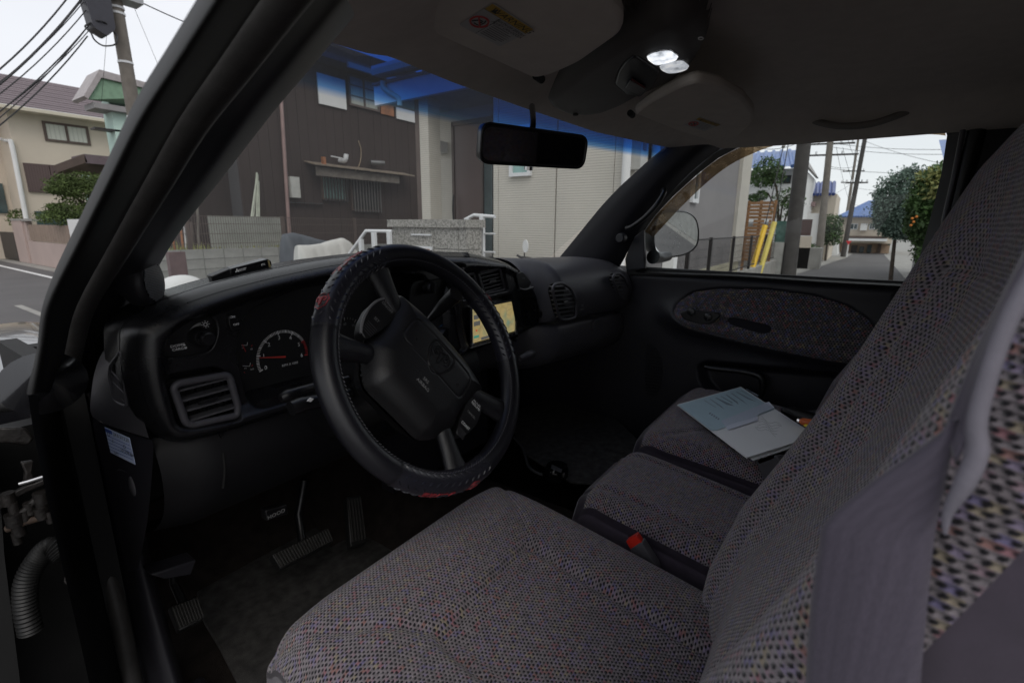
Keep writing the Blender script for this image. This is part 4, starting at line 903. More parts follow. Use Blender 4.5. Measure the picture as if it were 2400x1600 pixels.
# ---------------------------------------------------------------- dashboard bezel (a relief over x, z)
out = rpoly([(.232, 1.42), (.226, 1.50), (.234, 1.557), (.262, 1.578), (.30, 1.592), (.36, 1.607), (.45, 1.622), (.55, 1.634), (.68, 1.642), (.81, 1.643), (.99, 1.632), (1.13, 1.608), (1.22, 1.572), (1.29, 1.51), (1.325, 1.44), (1.315, 1.385), (1.20, 1.37), (.85, 1.362), (.55, 1.358), (.32, 1.358), (.262, 1.368)], .03)
dish = rpoly([(.262, 1.40), (.256, 1.49), (.270, 1.545), (.32, 1.572), (.42, 1.596), (.60, 1.616), (.81, 1.620), (.95, 1.610), (.90, 1.52), (.90, 1.385), (.55, 1.380), (.34, 1.378), (.28, 1.384)], .03)
clus = rpoly([(.388, 1.386), (.376, 1.50), (.40, 1.558), (.50, 1.588), (.72, 1.600), (.83, 1.590), (.85, 1.50), (.84, 1.385)], .025)
hl = rpoly([tuple(Q(u, v, Y=.8)[[0, 2]]) for u, v in ((383, 818), (398, 752), (430, 732), (514, 735), (521, 768), (505, 812), (440, 828), (395, 828))], .012)
ventL = rpoly([tuple(Q(u, v, Y=.8)[[0, 2]]) for u, v in ((390, 885), (405, 868), (515, 848), (538, 860), (562, 930), (560, 965), (545, 972), (445, 990), (420, 985))], .012)
navr = rpoly([tuple(Q(u, v, Y=.8)[[0, 2]]) for u, v in ((1064, 706), (1183, 676), (1200, 768), (1085, 800))], .006)
vC = [rpoly([tuple(Q(u, v, Y=.8)[[0, 2]]) for u, v in q], .006) for q in (((1110, 624), (1164, 614), (1176, 668), (1126, 680)), ((1058, 634), (1103, 625), (1118, 682), (1070, 690)))]
outl = rpoly([tuple(Q(u, v, Y=.8)[[0, 2]]) for u, v in ((1200, 688), (1240, 683), (1252, 745), (1210, 751))], .02)
cupp = rpoly([tuple(Q(u, v, Y=.8)[[0, 2]]) for u, v in ((1188, 628), (1205, 622), (1228, 650), (1222, 662), (1196, 668))], .012)
hvac = rpoly([tuple(Q(u, v, Y=.8)[[0, 2]]) for u, v in ((970, 650), (1050, 640), (1078, 810), (990, 840), (955, 830))], .02)
cen = rpoly([(.93, 1.60), (1.12, 1.592), (1.20, 1.565), (1.27, 1.50), (1.298, 1.44), (1.295, 1.395), (1.20, 1.382), (.94, 1.378), (.915, 1.45)], .03)
def bezel(a, b):
    do = sdf(a, b, out); y = .80+.055*(1-np.sqrt(np.clip(1-(1-np.clip(do/.032, 0, 1))**2, 0, 1)))
    y = y+.028*ss(sdf(a, b, dish), -.002, .024)+.10*ss(sdf(a, b, clus), 0, .022)
    y = y+.010*ss(sdf(a, b, hl), -.001, .003)+.03*ss(sdf(a, b, ventL), -.001, .006)
    y = y+.012*ss(sdf(a, b, cen), -.004, .02)+.022*ss(sdf(a, b, navr), -.001, .006)+.02*ss(sdf(a, b, outl), -.001, .006)+.016*ss(sdf(a, b, cupp), -.001, .008)+.02*ss(sdf(a, b, hvac), 0, .006)
    for q in vC: y = y+.04*ss(sdf(a, b, q), -.001, .004)
    return y-.02*np.clip((a-.9)/.4, 0, 1)*0
bz = field('dash_bezel', np.linspace(.215, 1.335, 560), np.linspace(1.345, 1.655, 190), bezel, lambda a, b, h: (a, h, b), M['bezel'], T, 'shiny black dashboard bezel around the gauges', keep=lambda a, b: sdf(a, b, out) > .0004)
bo_ = crom([(q[0], q[1], 0) for q in out], 3, closed=True); n_b = len(bo_)
_c = np.array([q[:2] for q in bo_]); _t = np.roll(_c, -1, 0)-np.roll(_c, 1, 0); _n = np.stack([-_t[:, 1], _t[:, 0]], 1); _n /= np.linalg.norm(_n, axis=1)[:, None]+1e-9
if sdf(np.array([_c[0][0]+_n[0][0]*.01]), np.array([_c[0][1]+_n[0][1]*.01]), out)[0] < 0: _n = -_n
def _py(d): return .80+.055*(1-math.sqrt(max(0, 1-(1-min(1, d/.032))**2)))
sheet('bezel_rim', [[(_c[i][0]+_n[i][0]*d, _py(max(d, 0))-.0012 if d > 0 else .852, _c[i][1]+_n[i][1]*d) for i in range(n_b)] for d in (.010, .007, .0045, .0025, .001, .0)], M['bezel'], T, uv=False, cv=True, ang=0)
mk('bezel_edge', [(q[0], .846, q[1]) for q in bo_]+[(q[0]*.99+.01*.75, .93, q[1]-.004) for q in bo_], [(i, (i+1) % n_b, n_b+(i+1) % n_b, n_b+i) for i in range(n_b)], M['bezel'], T, ang=0)
# dash top behind the brow
xs = np.linspace(.20, 1.34, 30)
def browz(x): return float(np.interp(x, [.2, .232, .262, .34, .46, .62, .81, .99, 1.13, 1.22, 1.29, 1.34], [1.50, 1.553, 1.578, 1.603, 1.623, 1.639, 1.643, 1.632, 1.608, 1.572, 1.53, 1.50]))
rows = [[(x, .852+.0*x, browz(x)-.003), (x, .90, max(browz(x)-.028, 1.51)), (x, .98, max(browz(x)-.060, 1.505)), (x, 1.10, max(browz(x)-.09, 1.50)), (x, 1.30, 1.50), (x, 1.42, 1.47)] for x in xs]
rows = [[(max(p[0], .238+(p[1]-.85)*.27), p[1], p[2]) for p in r] for r in rows]
sheet('dash_top', rows, M['pad'], T, 'matt black dashboard top', ang=0)
# end cap towards the open door
ei = [Q(u, v, Y=.835) for u, v in ((312, 742), (296, 760), (308, 795), (306, 850), (316, 905), (326, 950), (342, 1006))]
eo = [Q(u, v, Y=.97) for u, v in ((300, 742), (262, 775), (232, 815), (216, 860), (209, 910), (207, 940), (213, 958))]
rows = [crom([eo[k], eo[k]*.6+ei[k]*.4+np.array([-.004, -.0, 0]), ei[k]], 4) for k in range(7)]
rows = [list(r) for r in zip(*[crom([rows[k][j] for k in range(7)], 4) for j in range(len(rows[0]))])]
sheet('end_cap', rows, M['endcap'], T, 'dark grey end panel of the dashboard', ang=0)
li = [Q(u, v, Y=.835) for u, v in ((342, 1008), (352, 1020), (348, 1100), (338, 1200), (318, 1300))]
lo = [Q(u, v, Y=.97) for u, v in ((213, 960), (218, 1000), (238, 1080), (262, 1190), (292, 1310))]
rows = [crom([lo[k], lo[k]*.5+li[k]*.5+np.array([-.004, -.006, 0]), li[k]], 4) for k in range(5)]
sheet('lower_end_panel', [list(r) for r in zip(*[crom([rows[k][j] for k in range(5)], 4) for j in range(len(rows[0]))])], M['doorp'], T, 'lower black side panel with the service sticker', ang=0)
def endp(u, v, off=.004):   # a point on the lower end panel
    a, b, c = lo[1], li[1], lo[3]; n = np.cross(b-a, c-a); n /= np.linalg.norm(n); 
    if np.dot(n, EYE-a) < 0: n = -n
    return P(u, v, pl=(a+n*(off+.004), n)), n
# side vent
vp = [(272, 822), (283, 826), (290, 880), (297, 945), (280, 948), (266, 934), (258, 895), (254, 858)]
vp = [(float(a), float(b)) for a, b in rpoly([(a/1.0204, b/1.0204) for a, b in ((283, 823), (290, 870), (297, 952), (280, 946), (266, 934), (255, 880), (258, 855))], 6)]
def ecap(u, v, off=0):
    a, b, c = eo[3], ei[3], ei[5]; n = np.cross(b-a, c-a); n /= np.linalg.norm(n)
    if np.dot(n, EYE-a) < 0: n = -n
    return Q(u, v, pl=(a+n*off, n)), n
sv = prism('side_vent', [ecap(u, v, .004)[0] for u, v in vp], -ecap(0, 0)[1]*.003, M['void'], T, 'narrow demister vent in the end panel')
cc = np.mean(np.array(vp), 0); ring = [ecap(u, v, .007)[0] for u, v in vp]
tube('vent_rim', ring+[ring[0]], .0022, M['pad'], sv, seg=6)
for k in range(6):
    va = 828+k*20; 
    u0 = np.interp(va, [807, 838, 862, 915, 932], [277, 253, 250, 261, 272]); u1 = np.interp(va+38, [807, 853, 933], [277, 284, 291])
    if va+38 > 930: u1 -= 4
    tube('slat', [ecap(u0, va, .005)[0], ecap(u1, min(va+38, 930), .005)[0]], .0012, M['pad'], sv, seg=5)
# service sticker with handwriting
stq = [(245, 1000.5), (303, 1026), (317, 1088.5), (259, 1060)]
n_ = endp(260, 1030)[1]; c_ = [endp(u, v, .006)[0] for u, v in stq]
stk = prism('service_sticker', c_, -n_*.0006, plain('sticker_paper', (.50, .58, .78), .6, .03), T, 'pale blue oil-change sticker with handwriting')
ex_ = c_[1]-c_[0]; ey_ = c_[0]-c_[3]
def stp(a, b): return c_[3]+ex_*a+ey_*b+n_*.0008
inkm, blu = M['ink'], plain('sticker_blue', (.05, .10, .38), .6)
prism('print_block', [stp(.02, .98), stp(.30, .98), stp(.30, .84), stp(.02, .84)], -n_*.0003, blu, stk)
for b in (.70, .56, .42, .28, .15): prism('print_line', [stp(.03, b+.008), stp(.97, b+.008), stp(.97, b-.008), stp(.03, b-.008)], -n_*.0003, blu, stk)
hh = float(np.linalg.norm(ey_))
for s, a, b, z_ in (('24.9-3/13.20', .66, .88, .20), ('O', .14, .78, .26), ('3', .25, .56, .20), ('O', .72, .54, .22), ('101398 km', .78, .35, .19), ('GPS', .28, .1, .17)):
    text('handwriting', s, stp(a, b), ex_, ey_, hh*z_, inkm, stk, sx=.8)
# round-ended fuse lid
lid = [(264, 1076), (290, 1082), (318, 1098), (334, 1128), (338, 1170), (332, 1215), (318, 1238), (300, 1226), (286, 1190)]
lid = rpoly([(a*1.0204, b*1.0204) for a, b in lid], 14)
q0 = prism('fuse_lid', [endp(u, v, .006)[0] for u, v in lid], -endp(0, 0)[1]*.004, M['doorp'], T, 'oval fuse access lid', bevel=.0015)
text('lid_lettering', 'FUSE ACCESS', endp(309, 1196, .0075)[0], endp(340, 1210)[0]-endp(290, 1188)[0], endp(300, 1150)[0]-endp(309, 1196)[0], .006, M['dim'], q0)
nl = endp(0, 0)[1]; pc = endp(311, 1140, .008)[0]
sheet('finger_pull', [[pc+np.array([0, .012*math.cos(a)*math.cos(t), .018*math.sin(a)*math.cos(t)])+nl*(.004*math.sin(t)) for a in np.linspace(0, 6.283, 17)] for t in np.linspace(0, 1.57, 5)], M['pad'], q0, uv=False, ang=0)
# ---------------------------------------------------------------- headlamp switch, rocker, left vent
def B8(u, v, Y=.8): return Q(u, v, Y=Y)
yh = .828+.010
hp = prism('headlamp_panel', [(a, yh-.006, b) for a, b in [(.999*q[0]+.0003, q[1]) for q in hl]], (0, .004, 0), M['black'], T, 'headlamp and dimmer switch panel', bevel=.001)
kc = Q(465, 775, Y=yh-.02)
MB().tube([(kc[0], yh-.006, kc[2]), (kc[0], yh-.020, kc[2]), (kc[0], yh-.024, kc[2])], [.0165, .015, .012], 24).build('knob_base', M['black'], hp, smooth=True, ang=40)
MB().tube([(kc[0], yh-.020, kc[2]), (kc[0], yh-.040, kc[2]), (kc[0], yh-.043, kc[2])], [.0115, .0115, .009], 24).build('knob', M['bezel'], hp, smooth=True, ang=40)
def arc(c, r0, r1, a0, a1, y, n=18):
    A = np.linspace(math.radians(a0), math.radians(a1), n)
    return [(c[0]+r1*math.cos(a), y, c[2]+r1*math.sin(a)) for a in A]+[(c[0]+r0*math.cos(a), y, c[2]+r0*math.sin(a)) for a in A[::-1]]
prism('dimmer_scale', arc(Q(468, 772, Y=yh-.007), .0185, .0225, 175, 95, yh-.0075), (0, .001, 0), M['dim'], hp)
lc = Q(412, 795, Y=yh-.008); xd, zu = (1, 0, 0), (0, 0, 1)
text('lettering', 'DOME', Q(408, 793.5, Y=yh-.0075), xd, zu, .0056, M['white'], hp, sx=1.25); text('lettering', 'CARGO', Q(413, 801, Y=yh-.0075), xd, zu, .0056, M['white'], hp, sx=1.05)
for u, v in ((424, 792), (427, 799)):
    c = Q(u, v, Y=yh-.0075); prism('dot', arc(c, 0, .0011, 0, 330, c[1], 10)[:10], (0, .0005, 0), M['white'], hp)
lc = Q(472, 745, Y=yh-.0075); prism('lamp_symbol', arc(lc, .0022, .0030, 0, 359, lc[1], 18), (0, .0005, 0), M['white'], hp)
for k in range(8):
    a = k*math.pi/4; p, q = np.array([math.cos(a), 0, math.sin(a)]), np.array([-math.sin(a), 0, math.cos(a)])*.0004
    prism('lamp_ray', [np.array(lc)+p*.0042+q, np.array(lc)+p*.0062+q, np.array(lc)+p*.0062-q, np.array(lc)+p*.0042-q], (0, .0005, 0), M['white'], hp)
rc = [tuple(Q(u, v, Y=.815)[[0, 2]]) for u, v in ((526, 724), (543, 722), (552, 745), (552, 758), (537, 762), (528, 750))]
rk = prism('rocker_switch', [(a, .817, b) for a, b in rpoly(rc, .005)], (0, .012, 0), M['black'], T, 'small on-off rocker switch', bevel=.001)
text('lettering', 'ON', Q(534, 728, Y=.8165), xd, zu, .0055, M['white'], rk); text('lettering', 'OFF', Q(543, 745, Y=.8165), xd, zu, .0055, M['white'], rk)
def slatvent(name, poly, y, rows_, label, cols=6, tilt=.0, rr=.0024, depth=.03, rim=M['pad'], ringr=.004):
    """vent: rounded ring, back plate, horizontal slats, thin upright vanes behind"""
    poly = [np.array(q) for q in poly]; ring = [(q[0], y, q[1]) for q in poly]
    v = tube(name, ring+[ring[0]], ringr, rim, T, label, seg=8)
    c = np.mean(np.array(poly), 0); prism('vent_back', [(q[0], y+depth, q[1]) for q in poly], (0, .002, 0), M['void'], v)
    zs = [q[1] for q in poly]; z0, z1 = min(zs), max(zs)
    def span(z_, shear=0):
        xs_ = []
        for i in range(len(poly)):
            a, b = poly[i], poly[(i+1) % len(poly)]; za, zb_ = a[1]-tilt*a[0], b[1]-tilt*b[0]
            if (za > z_) != (zb_ > z_): t = (z_-za)/(zb_-za); xs_.append(a[0]+(b[0]-a[0])*t)
        return (min(xs_), max(xs_)) if len(xs_) >= 2 else None
    zz = [q[1]-tilt*q[0] for q in poly]; za, zb_ = min(zz), max(zz)
    for k in range(rows_):
        z_ = za+(zb_-za)*(k+.75)/(rows_+.5); s_ = span(z_)
        if s_: 
            p0, p1 = (s_[0], y+.003, z_+tilt*s_[0]), (s_[1], y+.003, z_+tilt*s_[1])
            b = MB(); h = rr
            b.prism([(p0[0], p0[1]-.001, p0[2]+h*.5), (p0[0], p0[1]+.014, p0[2]+h*1.2), (p0[0], p0[1]+.014, p0[2]-h*.2), (p0[0], p0[1]-.001, p0[2]-h*.5)], (p1[0]-p0[0], 0, p1[2]-p0[2]))
            b.build('slat', M['slat'], v, bevel=.0006)
    x0, x1 = min(q[0] for q in poly), max(q[0] for q in poly)
    for k in range(cols):
        x_ = x0+(x1-x0)*(k+.8)/(cols+.6); MB().box(x_-.0006, y+.016, z0+.006+tilt*0, x_+.0006, y+.027, z1-.006).build('vane', M['black'], v)
    m = MB(); zc = (za+zb_)/2+tilt*(x0+x1)/2; m.tube([((x0+x1)/2-.014, y-.001, zc-tilt*.014), ((x0+x1)/2+.014, y-.001, zc+tilt*.014)], [.003, .003], 8); m.build('thumb_tab', M['black'], v, smooth=True)
    return v
vin = rpoly([tuple(Q(u, v, Y=.812)[[0, 2]]) for u, v in ((402, 893), (412, 882), (522, 862), (532, 868), (551, 935), (549, 955), (445, 978), (430, 972))], .009)
slatvent('air_vent', vin, .818, 4, 'left outer dashboard air vent', 6, tilt=.02, ringr=.0058, rr=.0032)
slatvent('air_vent', [((q[0]-1.075)*.92+1.075, (q[1]-1.552)*.90+1.552) for q in vC[0]], .822, 6, 'centre air vent right of the steering wheel', 0, tilt=.08, rr=.0026, depth=.028)
slatvent('air_vent', [((q[0]-.99)*.92+.99, (q[1]-1.552)*.90+1.552) for q in vC[1]], .822, 6, 'centre air vent mostly behind the wheel rim', 0, tilt=.08, rr=.0026, depth=.028)
# ---------------------------------------------------------------- gauges
YG = .892
gp = field('gauge_face', np.linspace(.385, .845, 4), np.linspace(1.388, 1.60, 4), lambda a, b: a*0+YG, lambda a, b, h: (a, h, b), plain('gauge_black', (.008, .008, .009), .5), T, 'instrument panel with tachometer')
def G(u, v): return Q(u, v, Y=YG-.0015)
tc_ = P(664, 836, Y=YG-.0015); R_ = np.linalg.norm((P(602, 830, Y=YG-.0015)-tc_))
def aim(u, v): q = P(u, v, Y=YG-.0015)-tc_; return math.degrees(math.atan2(q[2], q[0]))
a0 = aim(616, 866); a6 = aim(735, 830)
if a0 < 0: a0 += 360
def tick(a, r0, r1, w_, mat, c=tc_):
    a = math.radians(a); p, q = np.array([math.cos(a), 0, math.sin(a)]), np.array([-math.sin(a), 0, math.cos(a)])*w_
    return prism('tick', [c+p*r0+q, c+p*r1+q, c+p*r1-q, c+p*r0-q], (0, .0004, 0), mat, gp)
for k in range(61):
    a = a0+(a6-a0)*k/60; big = k % 10 == 0; mid = k % 5 == 0
    tick(a, R_*(.86 if big else .90), R_*1.0, .0010 if (big or mid) else .00055, M['redprint'] if k > 49 else M['white'])
for k in range(7):
    a = math.radians(a0+(a6-a0)*k/6); text('numeral', str(k), tc_+np.array([math.cos(a), 0, math.sin(a)])*R_*.74, xd, zu, R_*.21, M['white'], gp)
text('lettering', 'RPM X 1000', P(680, 853, Y=YG-.0015), xd, zu, R_*.125, M['white'], gp)
na = math.radians(aim(607, 838)); p_, q_ = np.array([math.cos(na), 0, math.sin(na)]), np.array([-math.sin(na), 0, math.cos(na)])
prism('needle', [tc_+p_*R_*.9+q_*.0006, tc_-p_*.004+q_*.0018, tc_-p_*.004-q_*.0018, tc_+p_*R_*.9-q_*.0006], (0, -.002, 0), plain('needle_red', (.5, .05, .04)), gp)
for s, u, v, sz in (('18', 589, 818, .0045), ('14', 569, 815, .0045), ('10', 575, 863, .0045), ('260', 591, 865, .0045), ('97859', 604, 920, .008)):
    text('numeral', s, P(u, v, Y=YG-.0015), xd, zu, sz, M['white'] if sz < .006 else plain('odometer', (.05, .048, .04)), gp)
for pts in (((566, 809), (579, 809), (580, 802)), ((569, 857), (585, 858), (587, 850))): tube('gauge_arc', [P(u, v, Y=YG-.002) for u, v in pts], .0006, M['white'], gp, seg=4)
for pts in (((568, 807), (576, 824)), ((591, 808), (589, 812)), ((592, 854), (590, 858)), ((572, 871), (574, 874))): tube('needle', [P(u, v, Y=YG-.002) for u, v in pts], .0008, M['redprint'], gp, seg=4)
# second big dial (mostly hidden by the wheel)
sc2 = tc_+np.array([.145, 0, .004])
for k in range(33): tick(225-270*k/32, R_*.86 if k % 4 == 0 else R_*.92, R_, .0009 if k % 4 == 0 else .0005, M['dim'], sc2)
for k in range(9):
    a = math.radians(225-270*k/8); text('numeral', str(k*15), sc2+np.array([math.cos(a), 0, math.sin(a)])*R_*.72, xd, zu, R_*.15, M['dim'], gp)
# lens over the gauges
# ---------------------------------------------------------------- centre: navigation unit, climate panel, outlets
YN = .818
nq = [Q(u, v, Y=YN) for u, v in ((1072, 711), (1176, 685), (1194, 768), (1092, 796))]
nx = (nq[1]-nq[0]); nx[2] = 0; ncx = (nq[0]+nq[1]+nq[2]+nq[3])/4
xL, xR, zT, zB = (nq[0][0]+nq[3][0])/2-.004, (nq[1][0]+nq[2][0])/2, (nq[0][2]+nq[1][2])/2, (nq[2][2]+nq[3][2])/2
nav = MB().box(xL, YN, zB, xR, YN+.03, zT).build('navigation_unit', M['gloss'], T, 'in-dash navigation screen showing a map', bevel=.002)
# map screen
def mapmat():
    m = NT('map_screen'); v = m.coord(); sp = m.n('SeparateXYZ'); m.l(v, sp.inputs[0])
    vo = m.n('TexVoronoi', feature='DISTANCE_TO_EDGE'); vo.inputs['Scale'].default_value = 38; m.l(v, vo.inputs['Vector'])
    road = m.n('MapRange'); m.l(vo.outputs['Distance'], road.inputs[0]); road.inputs[1].default_value = .02; road.inputs[2].default_value = .05
    a = m.noise(24, 2, v)
    c = m.ramp(a, [(.35, (.52, .40, .16)), (.5, (.56, .44, .20)), (.62, (.42, .40, .20)), (.72, (.25, .36, .26))])
    c = m.mix(m.math('MULTIPLY', m.math('SUBTRACT', 1.0, road.outputs[0]), .5), c, (.30, .24, .14))
    m.set(col=(.02, .02, .02), em=c, es=.42, rough=.2); return m.m
sb = .004
scr = MB().box(xL+.010, YN-.001, zB+.014, xR-.007, YN+.0, zT-.006).build('screen', mapmat(), nav)
m = MB(); m.box(xL, YN-.004, zB, xR, YN-.0, zB+.011); m.build('button_strip', M['black'], nav, bevel=.0015)
for q in (.18, .3, .62, .76, .88): MB().box(xL+(xR-xL)*q-.0015, YN-.0046, zB+.004, xL+(xR-xL)*q+.0015, YN-.004, zB+.0075).build('button_mark', M['dim'], nav)
MB().box(xL-.001, YN-.006, zB+.003, xL+.009, YN+.002, zB+.016).build('bracket', M['steel'], nav, bevel=.001); MB().box(xR-.009, YN-.006, zB+.003, xR+.001, YN+.002, zB+.016).build('bracket', M['steel'], nav, bevel=.001)
MB().box(xL+.0, YN-.003, zT-.004, xR, YN+.0, zT).build('top_edge', M['pad'], nav); MB().box(xR-.005, YN-.003, zB+.011, xR, YN, zT-.004).build('side_edge', M['steel'], nav); MB().box(xL, YN-.003, zB+.011, xL+.007, YN, zT-.004).build('side_edge', M['pad'], nav)
em1 = emis('map_button', (.12, .12, .11), .5); em2 = emis('map_text', (.05, .05, .04), .3); em3 = emis('map_red', (.6, .1, .05), .5); em4 = emis('map_green', (.08, .30, .22), .5)
MB().box(xL+.014, YN-.0022, zT-.034, xL+.034, YN-.001, zT-.022).build('map_button', em1, nav); MB().box(xL+.014, YN-.0022, zT-.052, xL+.040, YN-.001, zT-.040).build('map_button', em1, nav)
text('map_text', '500m', (xL+.024, YN-.0022, zT-.013), xd, zu, .010, em2, nav)
MB().box(xL+.014, YN-.0022, zB+.026, xL+.034, YN-.001, zB+.033).build('map_patch', em4, nav); MB().box(xL+.022, YN-.0022, zB+.044, xL+.027, YN-.001, zB+.049).build('map_arrow', em3, nav)
MB().box(xL+.045, YN-.0022, zB+.016, xL+.080, YN-.001, zB+.024).build('map_button', em1, nav)
# climate panel with knobs
cp = prism('climate_panel', [(q[0], .836, q[1]) for q in hvac], (0, .004, 0), M['black'], T, 'climate control panel with round knobs')
for (u, v, r) in ((1020, 768, .020), (988, 660, .016)):
    c = Q(u, v, Y=.825); MB().tube([(c[0], .836, c[2]), (c[0], .820, c[2]), (c[0], .816, c[2])], [r, r*.86, r*.7], 24).build('knob', M['bezel'], cp, smooth=True, ang=40)
    MB().box(c[0]-.0025, .808, c[2]-r*.8, c[0]+.0025, .817, c[2]+r*.8).build('knob_grip', M['black'], cp, bevel=.001)
c = Q(1020, 768, Y=.834); prism('red_scale', arc(c, .024, .027, 20, -60, .8355), (0, .0005, 0), M['redprint'], cp); prism('blue_scale', arc(c, .024, .027, 160, 90, .8355), (0, .0005, 0), plain('blue_print', (.03, .10, .25)), cp)
for k in range(5):
    c = Q(975+k*14, 642, Y=.834); text('symbol', '=', (c[0], .8355, c[2]-.012), xd, zu, .008, M['dim'], cp)
# outlets
op = prism('outlet_panel', [(q[0], .818, q[1]) for q in [((q[0]-1.26)*.95+1.26, (q[1]-1.44)*.95+1.44) for q in outl]], (0, .004, 0), M['black'], T, 'panel with lighter and power outlet')
for (u, v) in ((1226, 706), (1212, 723), (1240, 722)):
    c = Q(u, v, Y=.815); MB().tube([(c[0], .818, c[2]), (c[0], .811, c[2])], .0105, 20).build('socket', M['bezel'], op, smooth=True, ang=40); MB().tube([(c[0], .8112, c[2]), (c[0], .8106, c[2])], .007, 20).build('socket_hole', M['void'], op)
c = Q(1206, 656, Y=.80); k_ = prism('cup_lid', [(q[0], .806, q[1]) for q in [((q[0]-1.20)*.9+1.20, (q[1]-1.552)*.9+1.552) for q in cupp]], (0, .006, 0), M['black'], T, 'small push switch lid', bevel=.0015)
text('lettering', 'PUSH', Q(1203, 639, Y=.8055), xd, zu, .006, M['dim'], k_)
tube('push_rail', [Q(1192, 663, Y=.803), Q(1206, 666, Y=.80), Q(1224, 660, Y=.803)], .004, M['bezel'], k_, spline=4)
# ---------------------------------------------------------------- passenger pad, glove box
def padY(x): return float(np.interp(x, [1.15, 1.33, 1.5, 1.65, 1.74, 1.775], [.80, .775, .745, .715, .70, .72])+.10*(1-float(ss(np.array(x), 1.31, 1.345))))
def padz(x): return float(np.interp(x, [1.15, 1.4, 1.6, 1.70, 1.75, 1.775], [1.0, 1.0, .985, .93, .84, .72]))
rows = []
prof = [(.035, 1.392), (.008, 1.400), (-.012, 1.425), (-.024, 1.462), (-.024, 1.50), (-.012, 1.54), (.015, 1.572), (.055, 1.592), (.12, 1.598), (.25, 1.585), (.40, 1.55), (.62, 1.49)]
prof = crom([(a, b, 0) for a, b in prof], 5)
for x in np.concatenate([np.linspace(1.30, 1.36, 8), np.linspace(1.37, 1.70, 20), np.linspace(1.715, 1.775, 8)]):
    s = padz(x); rows.append([(x, padY(x)+p[0], 1.40+(p[1]-1.40)*s) for p in prof])
sheet('passenger_pad', rows, M['pad'], T, 'rounded dark grey airbag pad in front of the passenger seat', ang=0)
def padpoly(pts, y): return [tuple(Q(u, v, Y=y)[[0, 2]]) for u, v in pts]
slatvent('air_vent', rpoly(padpoly(((1266, 665), (1272, 652), (1290, 650), (1308, 662), (1322, 690), (1320, 728), (1300, 734), (1285, 733), (1278, 715)), .736), .018), .732, 8, 'oval air vent at the left of the passenger pad', 0, tilt=-.06, rr=.0030, depth=.015, ringr=.005)
slatvent('air_vent', rpoly(padpoly(((1403, 640), (1408, 628), (1420, 628), (1432, 640), (1441, 662), (1440, 682), (1430, 687), (1420, 680)), .688), .014), .682, 7, 'oval air vent at the right of the passenger pad', 0, tilt=-.06, rr=.0028, depth=.014, ringr=.005)
c = Q(1337, 702, Y=.716); text('pad_lettering', 'SRS', (c[0], .7145, c[2]), xd, zu, .011, M['dim'], T, label='faint airbag lettering'); text('pad_lettering', 'AIRBAG', (c[0], .7145, c[2]-.012), xd, zu, .008, M['dim'], T)
rows = []
prof = crom([(.05, 1.388, 0), (.012, 1.384, 0), (.0, 1.372, 0), (-.006, 1.34, 0), (-.002, 1.30, 0), (.02, 1.265, 0), (.07, 1.235, 0), (.20, 1.20, 0)], 4)
for x in np.linspace(.80, 1.765, 36): rows.append([(x, padY(max(x, 1.15))+p[0]+.004, p[1]) for p in prof])
gb = sheet('glove_box', rows, M['pad'], T, 'glove box band below the passenger pad', ang=0)
c = Q(1372, 745, Y=.728); gh = prism('glove_handle', [(a, .727, b) for a, b in rpoly([(c[0]-.03, c[2]+.018), (c[0]+.03, c[2]+.024), (c[0]+.03, c[2]-.014), (c[0]-.028, c[2]-.02)], .012)], (0, .012, 0), M['pad'], T, 'glove box latch', bevel=.003)
for x in (1.245, 1.262): tube('seam', [(x, padY(x)-.001, 1.375), (x, padY(x)-.004, 1.34), (x, padY(x), 1.30), (x, padY(x)+.03, 1.262)], .0025, M['void'], gb, seg=6)
c = Q(1208, 812, Y=.78); tube('ash_tray_pull', [(c[0]-.04, .775, c[2]-.006), (c[0], .768, c[2]+.0), (c[0]+.035, .775, c[2]-.004)], [.008, .012, .008], M['pad'], T, 'small pull of the lower drawer', spline=4)
# ---------------------------------------------------------------- knee panel, column, lower dash
rows = []
for x in np.linspace(.25, 1.0, 30):
    cz = 1.355+.0*x; dip = .10*math.exp(-((x-.56)/.13)**2)
    p = crom([(.83, 1.375, 0), (.812, 1.35, 0), (.806+.0*dip, 1.30, 0), (.83, 1.24, 0), (.90, 1.185, 0), (1.00, 1.16, 0)], 4)
    edge = .03*(1-ss(x, .25, .30)); rows.append([(x, q[0]+edge, q[1]) for q in p])
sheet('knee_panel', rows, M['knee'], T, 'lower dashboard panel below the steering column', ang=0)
for x in (.352,): tube('panel_seam', [Q(512, 1040, Y=.806), Q(516, 1080, Y=.804), Q(512, 1120, Y=.806)], .002, M['void'], T, seg=6, spline=4)
hr = prism('hood_release', [Q(610, 1172, Y=.90), Q(660, 1158, Y=.90), Q(662, 1180, Y=.90), Q(612, 1196, Y=.90)], (0, .02, 0), M['black'], T, 'hood release lever', bevel=.002)
text('lettering', 'HOOD', Q(635, 1180, Y=.898), xd, (0, 0, 1), .012, M['dim'], hr)
prism('parking_brake_cover', [Q(345, 1320, Y=.90), Q(452, 1285, Y=.90), Q(440, 1320, Y=.90), Q(380, 1330, Y=.90)], (0, .04, 0), M['doorp'], T, 'small lower trim cover', bevel=.003)
WC = np.array([.55, .542, 1.482]); tl = math.radians(25); Wn = np.array([0, -math.cos(tl), math.sin(tl)]); Wx = np.array([1., 0, 0]); Wy = np.array([0, math.sin(tl), math.cos(tl)])
MB().tube([WC-Wn*.05, WC-Wn*.10, WC-Wn*.20, WC-Wn*.36], [.045, .062, .066, .07], 24).build('steering_column', M['black'], T, 'steering column shroud', smooth=True, ang=50)
